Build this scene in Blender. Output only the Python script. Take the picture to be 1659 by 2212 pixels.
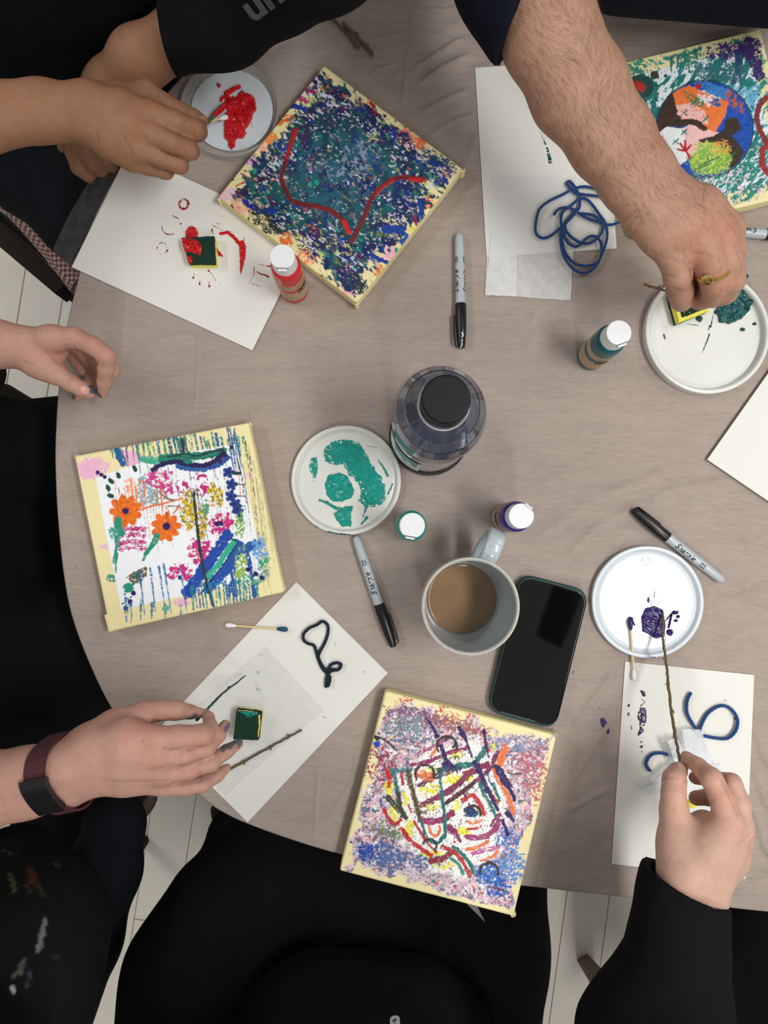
import bpy, math, random
import numpy as np
from math import pi, sin, cos, radians, atan2, sqrt
from mathutils import Vector
from mathutils.bvhtree import BVHTree

for _o in list(bpy.data.objects):
    bpy.data.objects.remove(_o)
S = bpy.context.scene
COL = S.collection
# ------------------------------------------------------------ camera, light, exposure
IW, IH = 1659.0, 2212.0
FPX = 1530.0
TILT = math.atan(44.0 / FPX)
CAMZ = 1.586
TZ = 0.75                       # table top height
cd = bpy.data.cameras.new('camera')
cam = bpy.data.objects.new('camera', cd)
COL.objects.link(cam)
cam.location = (0, 0, CAMZ)
cam.rotation_euler = (TILT, 0, 0)
cd.sensor_fit = 'VERTICAL'
cd.sensor_height = 36.0
cd.sensor_width = 27.0
cd.lens = FPX / IH * 36.0
cd.clip_start = 0.02
S.camera = cam
wd = bpy.data.worlds.new('room_air')
S.world = wd
wd.use_nodes = True
bgn = wd.node_tree.nodes['Background']
bgn.inputs[0].default_value = (1.0, 0.985, 0.95, 1)
bgn.inputs[1].default_value = 0.34

def area(name, loc, target, sx, sy, watts, color):
    ld = bpy.data.lights.new(name, 'AREA')
    ld.shape = 'RECTANGLE'
    ld.size, ld.size_y = sx, sy
    ld.energy = watts
    ld.color = color
    o = bpy.data.objects.new(name, ld)
    COL.objects.link(o)
    o.location = loc
    o.rotation_euler = (Vector(target) - Vector(loc)).to_track_quat('-Z', 'Y').to_euler()
    return o
area('ceiling_tube_light', (1.0, -0.22, 2.7), (1.0, -0.22, 0), 0.30, 0.9, 30, (1.0, 0.985, 0.96))
area('ceiling_tube_light', (0.3, -1.9, 2.7), (0.3, -1.9, 0), 0.30, 1.2, 19, (1.0, 0.97, 0.92))
area('ceiling_tube_light', (-2.0, 0.9, 2.7), (-2.0, 0.9, 0), 0.30, 1.2, 25, (1.0, 0.98, 0.95))
area('ceiling_tube_light', (1.8, 1.2, 2.7), (1.8, 1.2, 0), 0.30, 1.2, 14, (1.0, 0.98, 0.95))
S.view_settings.view_transform = 'Standard'
S.view_settings.look = 'None'
S.view_settings.exposure = 0.0
S.view_settings.gamma = 1.0
S.view_settings.use_curve_mapping = False

# ------------------------------------------------------------ geometry helpers
CT, ST = cos(TILT), sin(TILT)
def P(px, py, z=TZ):
    """point of the world that stands at height z on the line of sight through a pixel"""
    dx = (px - IW / 2) / FPX
    dy = -(py - IH / 2) / FPX
    wy = dy * CT + ST
    wz = dy * ST - CT
    t = (z - CAMZ) / wz
    return np.array([dx * t, wy * t, z + 0 * (dx + t)])
def px_of(x, y, z):
    X = x
    Z = z - CAMZ
    cy = y * CT + Z * ST
    cz = -y * ST + Z * CT
    return IW / 2 + FPX * X / (-cz), IH / 2 - FPX * cy / (-cz)
def rpx(r, z):
    return r * (CAMZ - z) / FPX
def lin(c):
    c = np.array(c[:3], float) / 255.0
    return np.where(c <= 0.04045, c / 12.92, ((c + 0.055) / 1.055) ** 2.4)

ORG = {}
def link(o, parent=None, org=None):
    COL.objects.link(o)
    if parent is not None:
        o.parent = parent
        po = ORG[parent.name]
        o.location = tuple(np.array(org) - po)
    else:
        o.location = tuple(org)
    ORG[o.name] = np.array(org, float)
    return o
def tag(o, label=None, cat=None, group=None, kind=None):
    if label: o['label'] = label
    if cat: o['category'] = cat
    if group: o['group'] = group
    if kind: o['kind'] = kind
    return o
def thing(name, label, cat, loc, group=None):
    o = bpy.data.objects.new(name, None)
    o.empty_display_size = 0.02
    link(o, None, np.array(loc, float))
    return tag(o, label, cat, group)
def mesh_np(name, V, Fc):
    me = bpy.data.meshes.new(name)
    V = np.asarray(V, np.float64)
    if isinstance(Fc, np.ndarray):
        me.vertices.add(len(V))
        me.vertices.foreach_set('co', V.astype(np.float32).ravel())
        k = Fc.shape[1]
        me.loops.add(Fc.size)
        me.loops.foreach_set('vertex_index', Fc.astype(np.int32).ravel())
        me.polygons.add(len(Fc))
        me.polygons.foreach_set('loop_start', np.arange(0, Fc.size, k, dtype=np.int32))
        me.update(calc_edges=True)
        me.validate()
    else:
        me.from_pydata([tuple(v) for v in V], [], [tuple(int(i) for i in f) for f in Fc])
        me.update()
    return me
def obj(name, V, Fc, m, parent=None, smooth=True, col=None, org=None, label=None, kind=None, flat_ang=45):
    V = np.asarray(V, float)
    if org is None:
        if parent is not None:
            org = ORG[parent.name]
        else:
            mn, mx = V.min(0), V.max(0)
            org = np.array([(mn[0] + mx[0]) / 2, (mn[1] + mx[1]) / 2, mn[2]])
    org = np.array(org, float)
    me = mesh_np(name, V - org, Fc)
    if smooth:
        me.polygons.foreach_set('use_smooth', np.ones(len(me.polygons), bool))
    if flat_ang is not None:
        try:
            me.set_sharp_from_angle(angle=radians(flat_ang))
        except Exception:
            pass
    if m is not None:
        me.materials.append(m)
    if col is not None:
        ca = me.color_attributes.new('Col', 'FLOAT_COLOR', 'POINT')
        cc = np.ones((len(V), 4), np.float32)
        cc[:, :3] = col
        ca.data.foreach_set('color', cc.ravel())
    o = bpy.data.objects.new(name, me)
    link(o, parent, org)
    if label: o['label'] = label
    if kind: o['kind'] = kind
    return o
def join(parts):
    V, Fc, n = [], [], 0
    for v, f in parts:
        v = np.asarray(v, float)
        V.append(v)
        for q in f:
            Fc.append([int(i) + n for i in q])
        n += len(v)
    return np.vstack(V), Fc
def lathe(prof, c, n=64, cap0=False, cap1=False):
    V, Fc = [], []
    pr = [prof[0]]
    for (r0, z0_), (r1, z1_) in zip(prof[:-1], prof[1:]):
        L_ = math.hypot(r1 - r0, z1_ - z0_)
        if L_ > 0.0035:
            e_ = min(0.0005, L_ * .2) / L_
            pr += [(r0 + (r1 - r0) * e_, z0_ + (z1_ - z0_) * e_), (r1 - (r1 - r0) * e_, z1_ - (z1_ - z0_) * e_)]
        pr.append((r1, z1_))
    prof = pr
    for r, z in prof:
        for i in range(n):
            a = 2 * pi * i / n
            V.append((c[0] + r * cos(a), c[1] + r * sin(a), c[2] + z))
    m = len(prof)
    for j in range(m - 1):
        for i in range(n):
            k = (i + 1) % n
            Fc.append((j * n + i, j * n + k, (j + 1) * n + k, (j + 1) * n + i))
    if cap0: Fc.append(tuple(range(n))[::-1])
    if cap1: Fc.append(tuple((m - 1) * n + i for i in range(n)))
    return np.array(V), Fc
def catmull(pts, per=8, closed=False):
    pts = np.array(pts, float)
    n = len(pts)
    out = []
    rng = range(n) if closed else range(n - 1)
    for i in rng:
        if closed:
            p0, p1, p2, p3 = pts[(i - 1) % n], pts[i], pts[(i + 1) % n], pts[(i + 2) % n]
        else:
            p0, p1, p2, p3 = pts[max(i - 1, 0)], pts[i], pts[i + 1], pts[min(i + 2, n - 1)]
        for k in range(per):
            t = k / per
            out.append(0.5 * ((2 * p1) + (-p0 + p2) * t + (2 * p0 - 5 * p1 + 4 * p2 - p3) * t * t + (-p0 + 3 * p1 - 3 * p2 + p3) * t ** 3))
    if not closed:
        out.append(pts[-1])
    return np.array(out)
def tube(path, rad, n=10, ply=0, twist=0.0, depth=0.0, rough=0.0, seed=0, caps=True):
    path = np.array(path, float)
    m = len(path)
    if np.isscalar(rad): rad = np.full(m, rad)
    rng = np.random.RandomState(seed)
    T = np.gradient(path, axis=0)
    T /= np.linalg.norm(T, axis=1)[:, None] + 1e-12
    up = np.array([0, 0, 1.0]) if abs(T[0][2]) < 0.9 else np.array([1.0, 0, 0])
    nrm = up - T[0] * np.dot(up, T[0])
    nrm /= np.linalg.norm(nrm)
    V = []
    s = 0
    for i in range(m):
        if i:
            s += np.linalg.norm(path[i] - path[i - 1])
            nrm = nrm - T[i] * np.dot(nrm, T[i])
            nrm /= np.linalg.norm(nrm) + 1e-12
        b = np.cross(T[i], nrm)
        for j in range(n):
            a = 2 * pi * j / n
            r = rad[i]
            if ply:
                r = r * (1 - depth + depth * abs(cos(0.5 * ply * (a - twist * s))))
            if rough:
                r = r * (1 + rough * (rng.rand() - .5))
            V.append(path[i] + (nrm * cos(a) + b * sin(a)) * r)
    Fc = []
    for i in range(m - 1):
        for j in range(n):
            k = (j + 1) % n
            Fc.append((i * n + j, i * n + k, (i + 1) * n + k, (i + 1) * n + j))
    if caps:
        Fc.append(tuple(range(n))[::-1])
        Fc.append(tuple((m - 1) * n + j for j in range(n)))
    return np.array(V), Fc
def prism(poly, z0, z1, bev=0.0, segs=3):
    """closed polygon (Nx2) extruded with a rounded upper edge"""
    poly = np.array(poly, float)
    a = 0.5 * np.sum(poly[:, 0] * np.roll(poly[:, 1], -1) - np.roll(poly[:, 0], -1) * poly[:, 1])
    if a < 0: poly = poly[::-1]
    n = len(poly)
    e = np.roll(poly, -1, 0) - poly
    e /= np.linalg.norm(e, axis=1)[:, None] + 1e-12
    nr = np.stack([e[:, 1], -e[:, 0]], 1)
    vn = nr + np.roll(nr, 1, 0)
    vn /= np.maximum(0.4, (np.sum(vn * vn, 1) / 2))[:, None]
    rings = [(0, z0)]
    if bev > 0:
        for k in range(segs + 1):
            t = k / segs * pi / 2
            rings.append((-bev * (1 - cos(t)), z1 - bev + bev * sin(t)))
        rings.append((-bev - 0.0006, z1))
    else:
        rings.append((0, z1))
    V = []
    for off, z in rings:
        q = poly + vn * off
        for x, y in q: V.append((x, y, z))
    Fc = [tuple(range(n))[::-1]]
    m = len(rings)
    for j in range(m - 1):
        for i in range(n):
            k = (i + 1) % n
            Fc.append((j * n + i, j * n + k, (j + 1) * n + k, (j + 1) * n + i))
    Fc.append(tuple((m - 1) * n + i for i in range(n)))
    return np.array(V), Fc
def round_poly(c, r, seg=6):
    """corners Nx2 -> polygon with rounded corners"""
    c = np.array(c, float)
    out = []
    n = len(c)
    for i in range(n):
        p, a, b = c[i], c[i - 1], c[(i + 1) % n]
        u = (a - p) / np.linalg.norm(a - p)
        v = (b - p) / np.linalg.norm(b - p)
        s, e = p + u * r, p + v * r
        for k in range(seg + 1):
            t = k / seg
            out.append((1 - t) ** 2 * s + 2 * t * (1 - t) * (p * 0.82 + (s + e) * 0.09) + t * t * e)
    return np.array(out)
def text_mesh(s, size, bold=0.0, shear=0.0, ext=0.0):
    cu = bpy.data.curves.new('lettering', 'FONT')
    cu.body = s
    cu.size = size
    cu.shear = shear
    cu.offset = bold
    cu.extrude = ext
    cu.align_x = 'CENTER'
    cu.align_y = 'CENTER'
    cu.resolution_u = 3
    o = bpy.data.objects.new('lettering', cu)
    COL.objects.link(o)
    bpy.context.view_layer.update()
    me = bpy.data.meshes.new_from_object(o)
    V = np.array([v.co[:] for v in me.vertices])
    Fc = [tuple(p.vertices) for p in me.polygons]
    bpy.data.objects.remove(o)
    bpy.data.curves.remove(cu)
    bpy.data.meshes.remove(me)
    return V, Fc
def subdivide_x(V, Fc, n):
    return V, Fc

# ------------------------------------------------------------ noise (numpy)
_tabs = {}
def vnoise(x, y, seed=0):
    if seed not in _tabs:
        _tabs[seed] = np.random.RandomState(seed + 11).rand(256, 256).astype(np.float32)
    t = _tabs[seed]
    xi = np.floor(x).astype(np.int64)
    yi = np.floor(y).astype(np.int64)
    fx = x - xi
    fy = y - yi
    fx = fx * fx * (3 - 2 * fx)
    fy = fy * fy * (3 - 2 * fy)
    a = t[xi & 255, yi & 255]
    b = t[(xi + 1) & 255, yi & 255]
    c = t[xi & 255, (yi + 1) & 255]
    d = t[(xi + 1) & 255, (yi + 1) & 255]
    return (a * (1 - fx) + b * fx) * (1 - fy) + (c * (1 - fx) + d * fx) * fy
def fbm(x, y, s, seed=0, octv=4, ang=0.0, asp=1.0):
    ca, sa = cos(ang), sin(ang)
    u = (x * ca + y * sa) / (s * asp)
    v = (-x * sa + y * ca) / s
    tot, amp, nn = 0, 1.0, 0
    for i in range(octv):
        tot = tot + amp * vnoise(u * 2 ** i + 17.3 * i, v * 2 ** i + 5.1 * i, seed + i)
        nn += amp
        amp *= 0.55
    return np.clip((tot / nn - 0.5) * 1.6 + 0.5, 0, 1)
def sstep(a, b, x):
    t = np.clip((x - a) / (b - a), 0, 1)
    return t * t * (3 - 2 * t)
def polydist(X, Y, pts):
    """distance to an open polyline, arc length position and total length"""
    pts = np.array(pts, float)
    best = np.full(X.shape, 1e9)
    along = np.zeros(X.shape)
    side = np.zeros(X.shape)
    s = 0.0
    for i in range(len(pts) - 1):
        a, b = pts[i], pts[i + 1]
        d = b - a
        L = sqrt(d @ d) + 1e-9
        t = np.clip(((X - a[0]) * d[0] + (Y - a[1]) * d[1]) / (L * L), 0, 1)
        qx, qy = X - a[0] - t * d[0], Y - a[1] - t * d[1]
        dd = np.sqrt(qx * qx + qy * qy)
        m = dd < best
        best = np.where(m, dd, best)
        along = np.where(m, s + t * L, along)
        side = np.where(m, (qx * d[1] - qy * d[0]) / L, side)
        s += L
    return best, along, side, s
def inpoly(X, Y, pts):
    pts = np.array(pts, float)
    ins = np.zeros(X.shape, bool)
    n = len(pts)
    for i in range(n):
        x0, y0 = pts[i - 1]
        x1, y1 = pts[i]
        c = ((y0 > Y) != (y1 > Y))
        ins ^= c & (X < (x1 - x0) * (Y - y0) / ((y1 - y0) if abs(y1 - y0) > 1e-9 else 1e-9) + x0)
    return ins
def polysdf(X, Y, pts):
    pts = list(pts)
    d = polydist(X, Y, pts + [pts[0]])[0]
    return np.where(inpoly(X, Y, pts), d, -d)      # positive inside

# ------------------------------------------------------------ materials
def mat(name, color=None, rough=0.5, metal=0.0, spec=0.5, vcol=False, noise=None, bump=None, trans=0.0,
        alpha=1.0, sheen=0.0, sss=0.0, coat=0.0, ior=1.45, scale_xyz=None):
    m = bpy.data.materials.new(name)
    m.use_nodes = True
    nt = m.node_tree
    N, L = nt.nodes, nt.links
    b = N['Principled BSDF']
    b.inputs['Roughness'].default_value = rough
    b.inputs['Metallic'].default_value = metal
    b.inputs['Specular IOR Level'].default_value = spec
    b.inputs['IOR'].default_value = ior
    b.inputs['Transmission Weight'].default_value = trans
    b.inputs['Alpha'].default_value = alpha
    b.inputs['Sheen Weight'].default_value = sheen
    b.inputs['Coat Weight'].default_value = coat
    if sss:
        b.inputs['Subsurface Weight'].default_value = sss
        b.inputs['Subsurface Radius'].default_value = (0.006, 0.0025, 0.0015)
        b.inputs['Subsurface Scale'].default_value = 1.0
    c = tuple(lin(color)) + (1,) if color is not None else (0.5, 0.5, 0.5, 1)
    b.inputs['Base Color'].default_value = c
    src = None
    if vcol:
        a = N.new('ShaderNodeVertexColor')
        a.layer_name = 'Col'
        src = a.outputs['Color']
    tc = N.new('ShaderNodeTexCoord')
    coord = tc.outputs['Object']
    if scale_xyz:
        mp = N.new('ShaderNodeMapping')
        mp.inputs['Scale'].default_value = scale_xyz[:3]
        if len(scale_xyz) > 3: mp.inputs['Rotation'].default_value = (0, 0, scale_xyz[3])
        L.new(coord, mp.inputs['Vector'])
        coord = mp.outputs['Vector']
    if noise:
        for (sc, amt, col2) in noise:
            nz = N.new('ShaderNodeTexNoise')
            nz.inputs['Scale'].default_value = sc
            nz.inputs['Detail'].default_value = 5
            L.new(coord, nz.inputs['Vector'])
            mr = N.new('ShaderNodeMapRange')
            mr.inputs['From Min'].default_value = 0.35
            mr.inputs['From Max'].default_value = 0.7
            mr.inputs['To Max'].default_value = amt
            L.new(nz.outputs['Fac'], mr.inputs['Value'])
            mx = N.new('ShaderNodeMix')
            mx.data_type = 'RGBA'
            L.new(mr.outputs['Result'], mx.inputs['Factor'])
            if src is not None:
                L.new(src, mx.inputs['A'])
            else:
                mx.inputs['A'].default_value = c
            mx.inputs['B'].default_value = tuple(lin(col2)) + (1,)
            src = mx.outputs['Result']
    if src is not None:
        L.new(src, b.inputs['Base Color'])
    if bump:
        prev = None
        for (sc, st, dist, kind) in bump:
            if kind == 'v':
                nz = N.new('ShaderNodeTexVoronoi')
                out = nz.outputs['Distance']
            elif kind == 'w':
                nz = N.new('ShaderNodeTexWave')
                nz.inputs['Distortion'].default_value = 2
                out = nz.outputs['Fac']
            else:
                nz = N.new('ShaderNodeTexNoise')
                nz.inputs['Detail'].default_value = 4
                out = nz.outputs['Fac']
            nz.inputs['Scale'].default_value = sc
            L.new(coord, nz.inputs['Vector'])
            bp = N.new('ShaderNodeBump')
            bp.inputs['Strength'].default_value = st
            bp.inputs['Distance'].default_value = dist
            L.new(out, bp.inputs['Height'])
            if prev is not None: L.new(prev, bp.inputs['Normal'])
            prev = bp.outputs['Normal']
        L.new(prev, b.inputs['Normal'])
    return m
def sheer(name, color, opacity, rough=0.7, noise=True, var=0.25):
    """thin translucent sheet: diffuse + translucent, with real gaps between the fibres"""
    m = bpy.data.materials.new(name)
    m.use_nodes = True
    nt = m.node_tree
    N, L = nt.nodes, nt.links
    for n in list(N):
        if n.type != 'OUTPUT_MATERIAL': N.remove(n)
    out = [n for n in N if n.type == 'OUTPUT_MATERIAL'][0]
    df = N.new('ShaderNodeBsdfDiffuse')
    df.inputs['Color'].default_value = tuple(lin(color)) + (1,)
    tl = N.new('ShaderNodeBsdfTranslucent')
    tl.inputs['Color'].default_value = tuple(lin(color)) + (1,)
    tp = N.new('ShaderNodeBsdfTransparent')
    m1 = N.new('ShaderNodeMixShader')
    m1.inputs[0].default_value = 0.12
    L.new(df.outputs[0], m1.inputs[1]); L.new(tl.outputs[0], m1.inputs[2])
    m2 = N.new('ShaderNodeMixShader')
    L.new(tp.outputs[0], m2.inputs[1]); L.new(m1.outputs[0], m2.inputs[2])
    nz = N.new('ShaderNodeTexNoise')
    nz.inputs['Scale'].default_value = 90
    nz.inputs['Detail'].default_value = 6
    tc = N.new('ShaderNodeTexCoord')
    L.new(tc.outputs['Object'], nz.inputs['Vector'])
    mr = N.new('ShaderNodeMapRange')
    mr.inputs['From Min'].default_value = 0.3
    mr.inputs['From Max'].default_value = 0.7
    mr.inputs['To Min'].default_value = max(0, opacity - var / 2)
    mr.inputs['To Max'].default_value = min(1, opacity + var / 2)
    L.new(nz.outputs['Fac'], mr.inputs['Value'])
    L.new(mr.outputs['Result'], m2.inputs[0])
    L.new(m2.outputs[0], out.inputs['Surface'])
    return m

# ------------------------------------------------------------ implicit surfaces -> mesh (surface nets)
def surfnets(D, org, h):
    s = D < 0
    nx, ny, nz = D.shape
    pos = np.zeros((nx - 1, ny - 1, nz - 1, 3), np.float32)
    cnt = np.zeros((nx - 1, ny - 1, nz - 1), np.float32)
    sl = [slice(0, -1), slice(1, None)]
    for ax in range(3):
        o1, o2 = [a for a in range(3) if a != ax]
        for i in range(2):
            for j in range(2):
                ia = [None] * 3
                ib = [None] * 3
                ia[ax], ib[ax] = sl[0], sl[1]
                ia[o1] = ib[o1] = sl[i]
                ia[o2] = ib[o2] = sl[j]
                a, b = D[tuple(ia)], D[tuple(ib)]
                cr = (a < 0) != (b < 0)
                t = np.where(cr, a / np.where(cr, a - b, 1), 0)
                pos[..., ax] += t
                pos[..., o1] += i * cr
                pos[..., o2] += j * cr
                cnt += cr
    act = cnt > 0
    idx = np.full(act.shape, -1, np.int64)
    ii = np.argwhere(act)
    idx[act] = np.arange(len(ii))
    V = (ii + pos[act] / cnt[act][:, None]) * h + np.array(org)
    F = []
    for ax in range(3):
        o1, o2 = [(1, 2), (2, 0), (0, 1)][ax]
        ia = [slice(None)] * 3
        ib = [slice(None)] * 3
        ia[ax], ib[ax] = slice(0, -1), slice(1, None)
        for o in (o1, o2):
            ia[o] = ib[o] = slice(1, -1)
        sa, sb = s[tuple(ia)], s[tuple(ib)]
        for flip, msk in ((False, sa & ~sb), (True, ~sa & sb)):
            e = np.argwhere(msk)
            if not len(e): continue
            e = e.copy()
            c = e.copy(); c[:, o1] += 1; c[:, o2] += 1
            def g(d1, d2):
                q = c.copy(); q[:, o1] += d1; q[:, o2] += d2
                return idx[q[:, 0], q[:, 1], q[:, 2]]
            quad = np.stack([g(-1, -1), g(0, -1), g(0, 0), g(-1, 0)], 1)
            if flip: quad = quad[:, ::-1]
            F.append(quad)
    F = np.vstack(F)
    F = F[(F >= 0).all(1)]
    return V, F
def smin(a, b, k):
    if k <= 0: return np.minimum(a, b)
    h = np.clip(0.5 + 0.5 * (b - a) / k, 0, 1)
    return b + (a - b) * h - k * h * (1 - h)
class Field:
    def __init__(s, lo, hi, h):
        s.h = h
        s.lo = np.array(lo, float)
        s.n = np.ceil((np.array(hi) - s.lo) / h).astype(int) + 2
        s.ax = [s.lo[i] + h * np.arange(s.n[i]) for i in range(3)]
    def empty(s): return np.full(s.n, 1.0, np.float32)
    def cap(s, D, a, b, ra, rb, k):
        a = np.array(a, float); b = np.array(b, float)
        m = max(ra, rb) + k * 1.2 + 3 * s.h
        lo = np.minimum(a, b) - m
        hi = np.maximum(a, b) + m
        i0 = np.clip(np.floor((lo - s.lo) / s.h).astype(int), 0, s.n)
        i1 = np.clip(np.ceil((hi - s.lo) / s.h).astype(int) + 1, 0, s.n)
        if (i1 <= i0).any(): return
        x = s.ax[0][i0[0]:i1[0]][:, None, None]
        y = s.ax[1][i0[1]:i1[1]][None, :, None]
        z = s.ax[2][i0[2]:i1[2]][None, None, :]
        d = b - a
        L2 = d @ d + 1e-12
        t = np.clip(((x - a[0]) * d[0] + (y - a[1]) * d[1] + (z - a[2]) * d[2]) / L2, 0, 1)
        dd = np.sqrt((x - a[0] - t * d[0]) ** 2 + (y - a[1] - t * d[1]) ** 2 + (z - a[2] - t * d[2]) ** 2) - (ra + t * (rb - ra))
        sub = D[i0[0]:i1[0], i0[1]:i1[1], i0[2]:i1[2]]
        sub[...] = smin(sub, dd.astype(np.float32), k)
    def chain(s, D, pts, k):
        for i in range(len(pts) - 1):
            a, b = pts[i], pts[i + 1]
            s.cap(D, a[:3], b[:3], a[3], b[3], k)
def relax(V, F, it=2, lam=0.5):
    n = len(V)
    for _ in range(it):
        acc = np.zeros_like(V); cn = np.zeros(n)
        for a, b in ((0, 1), (1, 2), (2, 3), (3, 0)):
            np.add.at(acc, F[:, a], V[F[:, b]]); np.add.at(cn, F[:, a], 1)
            np.add.at(acc, F[:, b], V[F[:, a]]); np.add.at(cn, F[:, b], 1)
        V = V + lam * (acc / np.maximum(cn, 1)[:, None] - V)
    return V
def hp(lst):
    """(px,py,z,r_px) -> world (x,y,z,r)"""
    out = []
    for px, py, z, r in lst:
        q = P(px, py, z)
        out.append((q[0], q[1], q[2], rpx(r, z)))
    return out
def build_flesh(palm, fingers, vox=0.0022, kp=0.012, kf=0.0012, kj=0.007, relax_it=2, cuts=()):
    allp = [p for c in palm + fingers for p in c]
    A = np.array(allp)
    lo = (A[:, :3] - A[:, 3:4]).min(0) - 0.012
    hi = (A[:, :3] + A[:, 3:4]).max(0) + 0.012
    f = Field(lo, hi, vox)
    D = f.empty()
    for c in palm: f.chain(D, c, kp)
    Fg = f.empty()
    for c in fingers:
        one = f.empty()
        f.chain(one, c, 0.003)
        Fg = smin(Fg, one, kf)
    D = smin(D, Fg, kj)
    for (a, b, r, k) in cuts:
        C = f.empty()
        f.cap(C, a, b, r, r, 0.001)
        D = -smin(-D, C, k)
    V, F = surfnets(D, f.lo, vox)
    V = relax(V, F, relax_it, 0.45)
    return V, F
def joinq(lst):
    V = np.vstack([v for v, f in lst])
    n = 0
    F = []
    for v, f in lst:
        F.append(f + n)
        n += len(v)
    return V, np.vstack(F)

def vnormals(V, F):
    n = np.cross(V[F[:, 1]] - V[F[:, 0]], V[F[:, 3]] - V[F[:, 0]])
    out = np.zeros_like(V)
    for k in range(4): np.add.at(out, F[:, k], n)
    return out / (np.linalg.norm(out, axis=1)[:, None] + 1e-12)
def crease_mesh(flesh, lines, depth=.0007, w=1.8):
    """skin folds along lines drawn over the hand"""
    V, F = flesh
    nr = vnormals(V, F)
    px, py = px_of(V[:, 0], V[:, 1], V[:, 2])
    V = V.copy()
    for ln in lines:
        d, al, sd, L = polydist(px, py, ln)
        g = np.exp(-(d / w) ** 2) * (nr[:, 2] > .1)
        V -= nr * (g * depth)[:, None]
    return V, F
# ============================================================ MATERIALS
M = {}
M['floor'] = mat('floor_paint', (233, 229, 216), 0.45, noise=[(3, 0.35, (222, 215, 198)), (60, 0.10, (204, 194, 176))], bump=[(25, 0.15, 0.002, 'n')])
M['gap'] = mat('dark_gap', (70, 60, 48), 0.9)
M['wood'] = mat('dark_wood', (30, 24, 20), 0.7, spec=.2, noise=[(20, 0.5, (24, 19, 16))])
M['brownwood'] = mat('brown_wood', (92, 76, 60), 0.5, noise=[(20, 0.5, (60, 48, 38))], scale_xyz=(1, 1, 0.2))
M['paper'] = mat('paper', (224, 223, 216), 0.8, bump=[(900, 0.06, 0.0005, 'n')], spec=0.2)
M['lid'] = mat('white_plastic', (208, 216, 222), 0.22, noise=[(14, 0.25, (200, 209, 217))], sss=0.0)
M['lidcream'] = mat('cream_plastic', (216, 217, 211), 0.35)
M['frost'] = sheer('frosted_plastic', (205, 203, 200), 0.42, noise=True, var=0.1)
M['cap'] = mat('white_cap', (226, 228, 230), 0.38)
M['black'] = mat('black_plastic', (26, 26, 28), 0.28)
M['blackmatt'] = mat('black_matt_plastic', (20, 20, 21), 0.5, spec=.35)
M['barrel'] = mat('grey_barrel', (176, 184, 190), 0.3)
M['ink'] = mat('printed_ink', (22, 22, 24), 0.6)
M['kraft'] = mat('kraft_paper', (180, 157, 126), 0.7, noise=[(300, 0.4, (172, 142, 106))])
M['tissue'] = sheer('tissue_paper', (242, 243, 242), 0.62, var=0.2)
M['tissue2'] = sheer('waxed_tissue', (232, 233, 232), 0.42, var=0.35)
M['flap'] = sheer('sheer_cloth_flap', (96, 96, 98), 0.55, var=0.3)
M['twig'] = mat('twig_bark', (112, 94, 62), 0.75, noise=[(160, 0.6, (74, 58, 38))], bump=[(400, 0.5, 0.001, 'n')])
M['stick'] = mat('swab_stick', (222, 202, 150), 0.6)
M['cotton'] = mat('cotton', (238, 238, 240), 0.95, bump=[(900, 0.5, 0.001, 'n')])
M['gold'] = mat('gold', (232, 200, 120), 0.2, metal=1.0)
M['bluewool'] = mat('blue_wool', (16, 68, 128), 0.9, noise=[(260, 0.6, (10, 44, 96))], bump=[(1500, 0.5, 0.0006, 'n')], sheen=0.3)
M['navywool'] = mat('navy_wool', (22, 36, 52), 0.9, noise=[(260, 0.5, (14, 24, 38))], bump=[(1500, 0.5, 0.0006, 'n')])
M['tape'] = mat('masking_tape', (236, 224, 168), 0.6, noise=[(30, 0.3, (226, 212, 150))], bump=[(220, 0.2, 0.0006, 'n')])
M['canvaspaint'] = mat('acrylic_on_canvas', vcol=True, rough=0.5, spec=0.35, bump=[(700, 0.28, 0.0008, 'n'), (160, 0.2, 0.001, 'n')])
def paintmat(n, c, c2, rough=0.25):
    return mat(n, c, rough, noise=[(120, 0.7, c2)], bump=[(150, 0.5, 0.0010, 'n'), (500, 0.25, 0.0005, 'n')], coat=0.1)
M['red'] = paintmat('red_acrylic', (206, 26, 34), (170, 14, 24))
M['teal'] = paintmat('teal_acrylic', (14, 150, 136), (8, 126, 116))
M['dteal'] = paintmat('deep_green_acrylic', (8, 84, 86), (6, 60, 64))
M['purple'] = paintmat('purple_acrylic', (48, 26, 104), (32, 14, 74))
M['darkred'] = paintmat('dried_red_acrylic', (150, 24, 30), (120, 14, 20), 0.5)
M['navyp'] = paintmat('navy_acrylic', (34, 30, 62), (18, 16, 34), 0.5)
M['scour'] = mat('scouring_pad', (22, 62, 46), 0.95, noise=[(500, 0.7, (8, 34, 26))], bump=[(900, 1.0, 0.002, 'n')])
M['foam'] = mat('yellow_foam', (236, 228, 96), 0.9, noise=[(500, 0.4, (216, 200, 70))], bump=[(800, 0.8, 0.001, 'v')])
M['case'] = mat('green_phone_case', (20, 62, 62), 0.5)
M['screen'] = mat('phone_screen', (9, 9, 10), 0.04, spec=0.6)
M['screenblack'] = mat('screen_notch', (4, 4, 5), 0.2)

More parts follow.
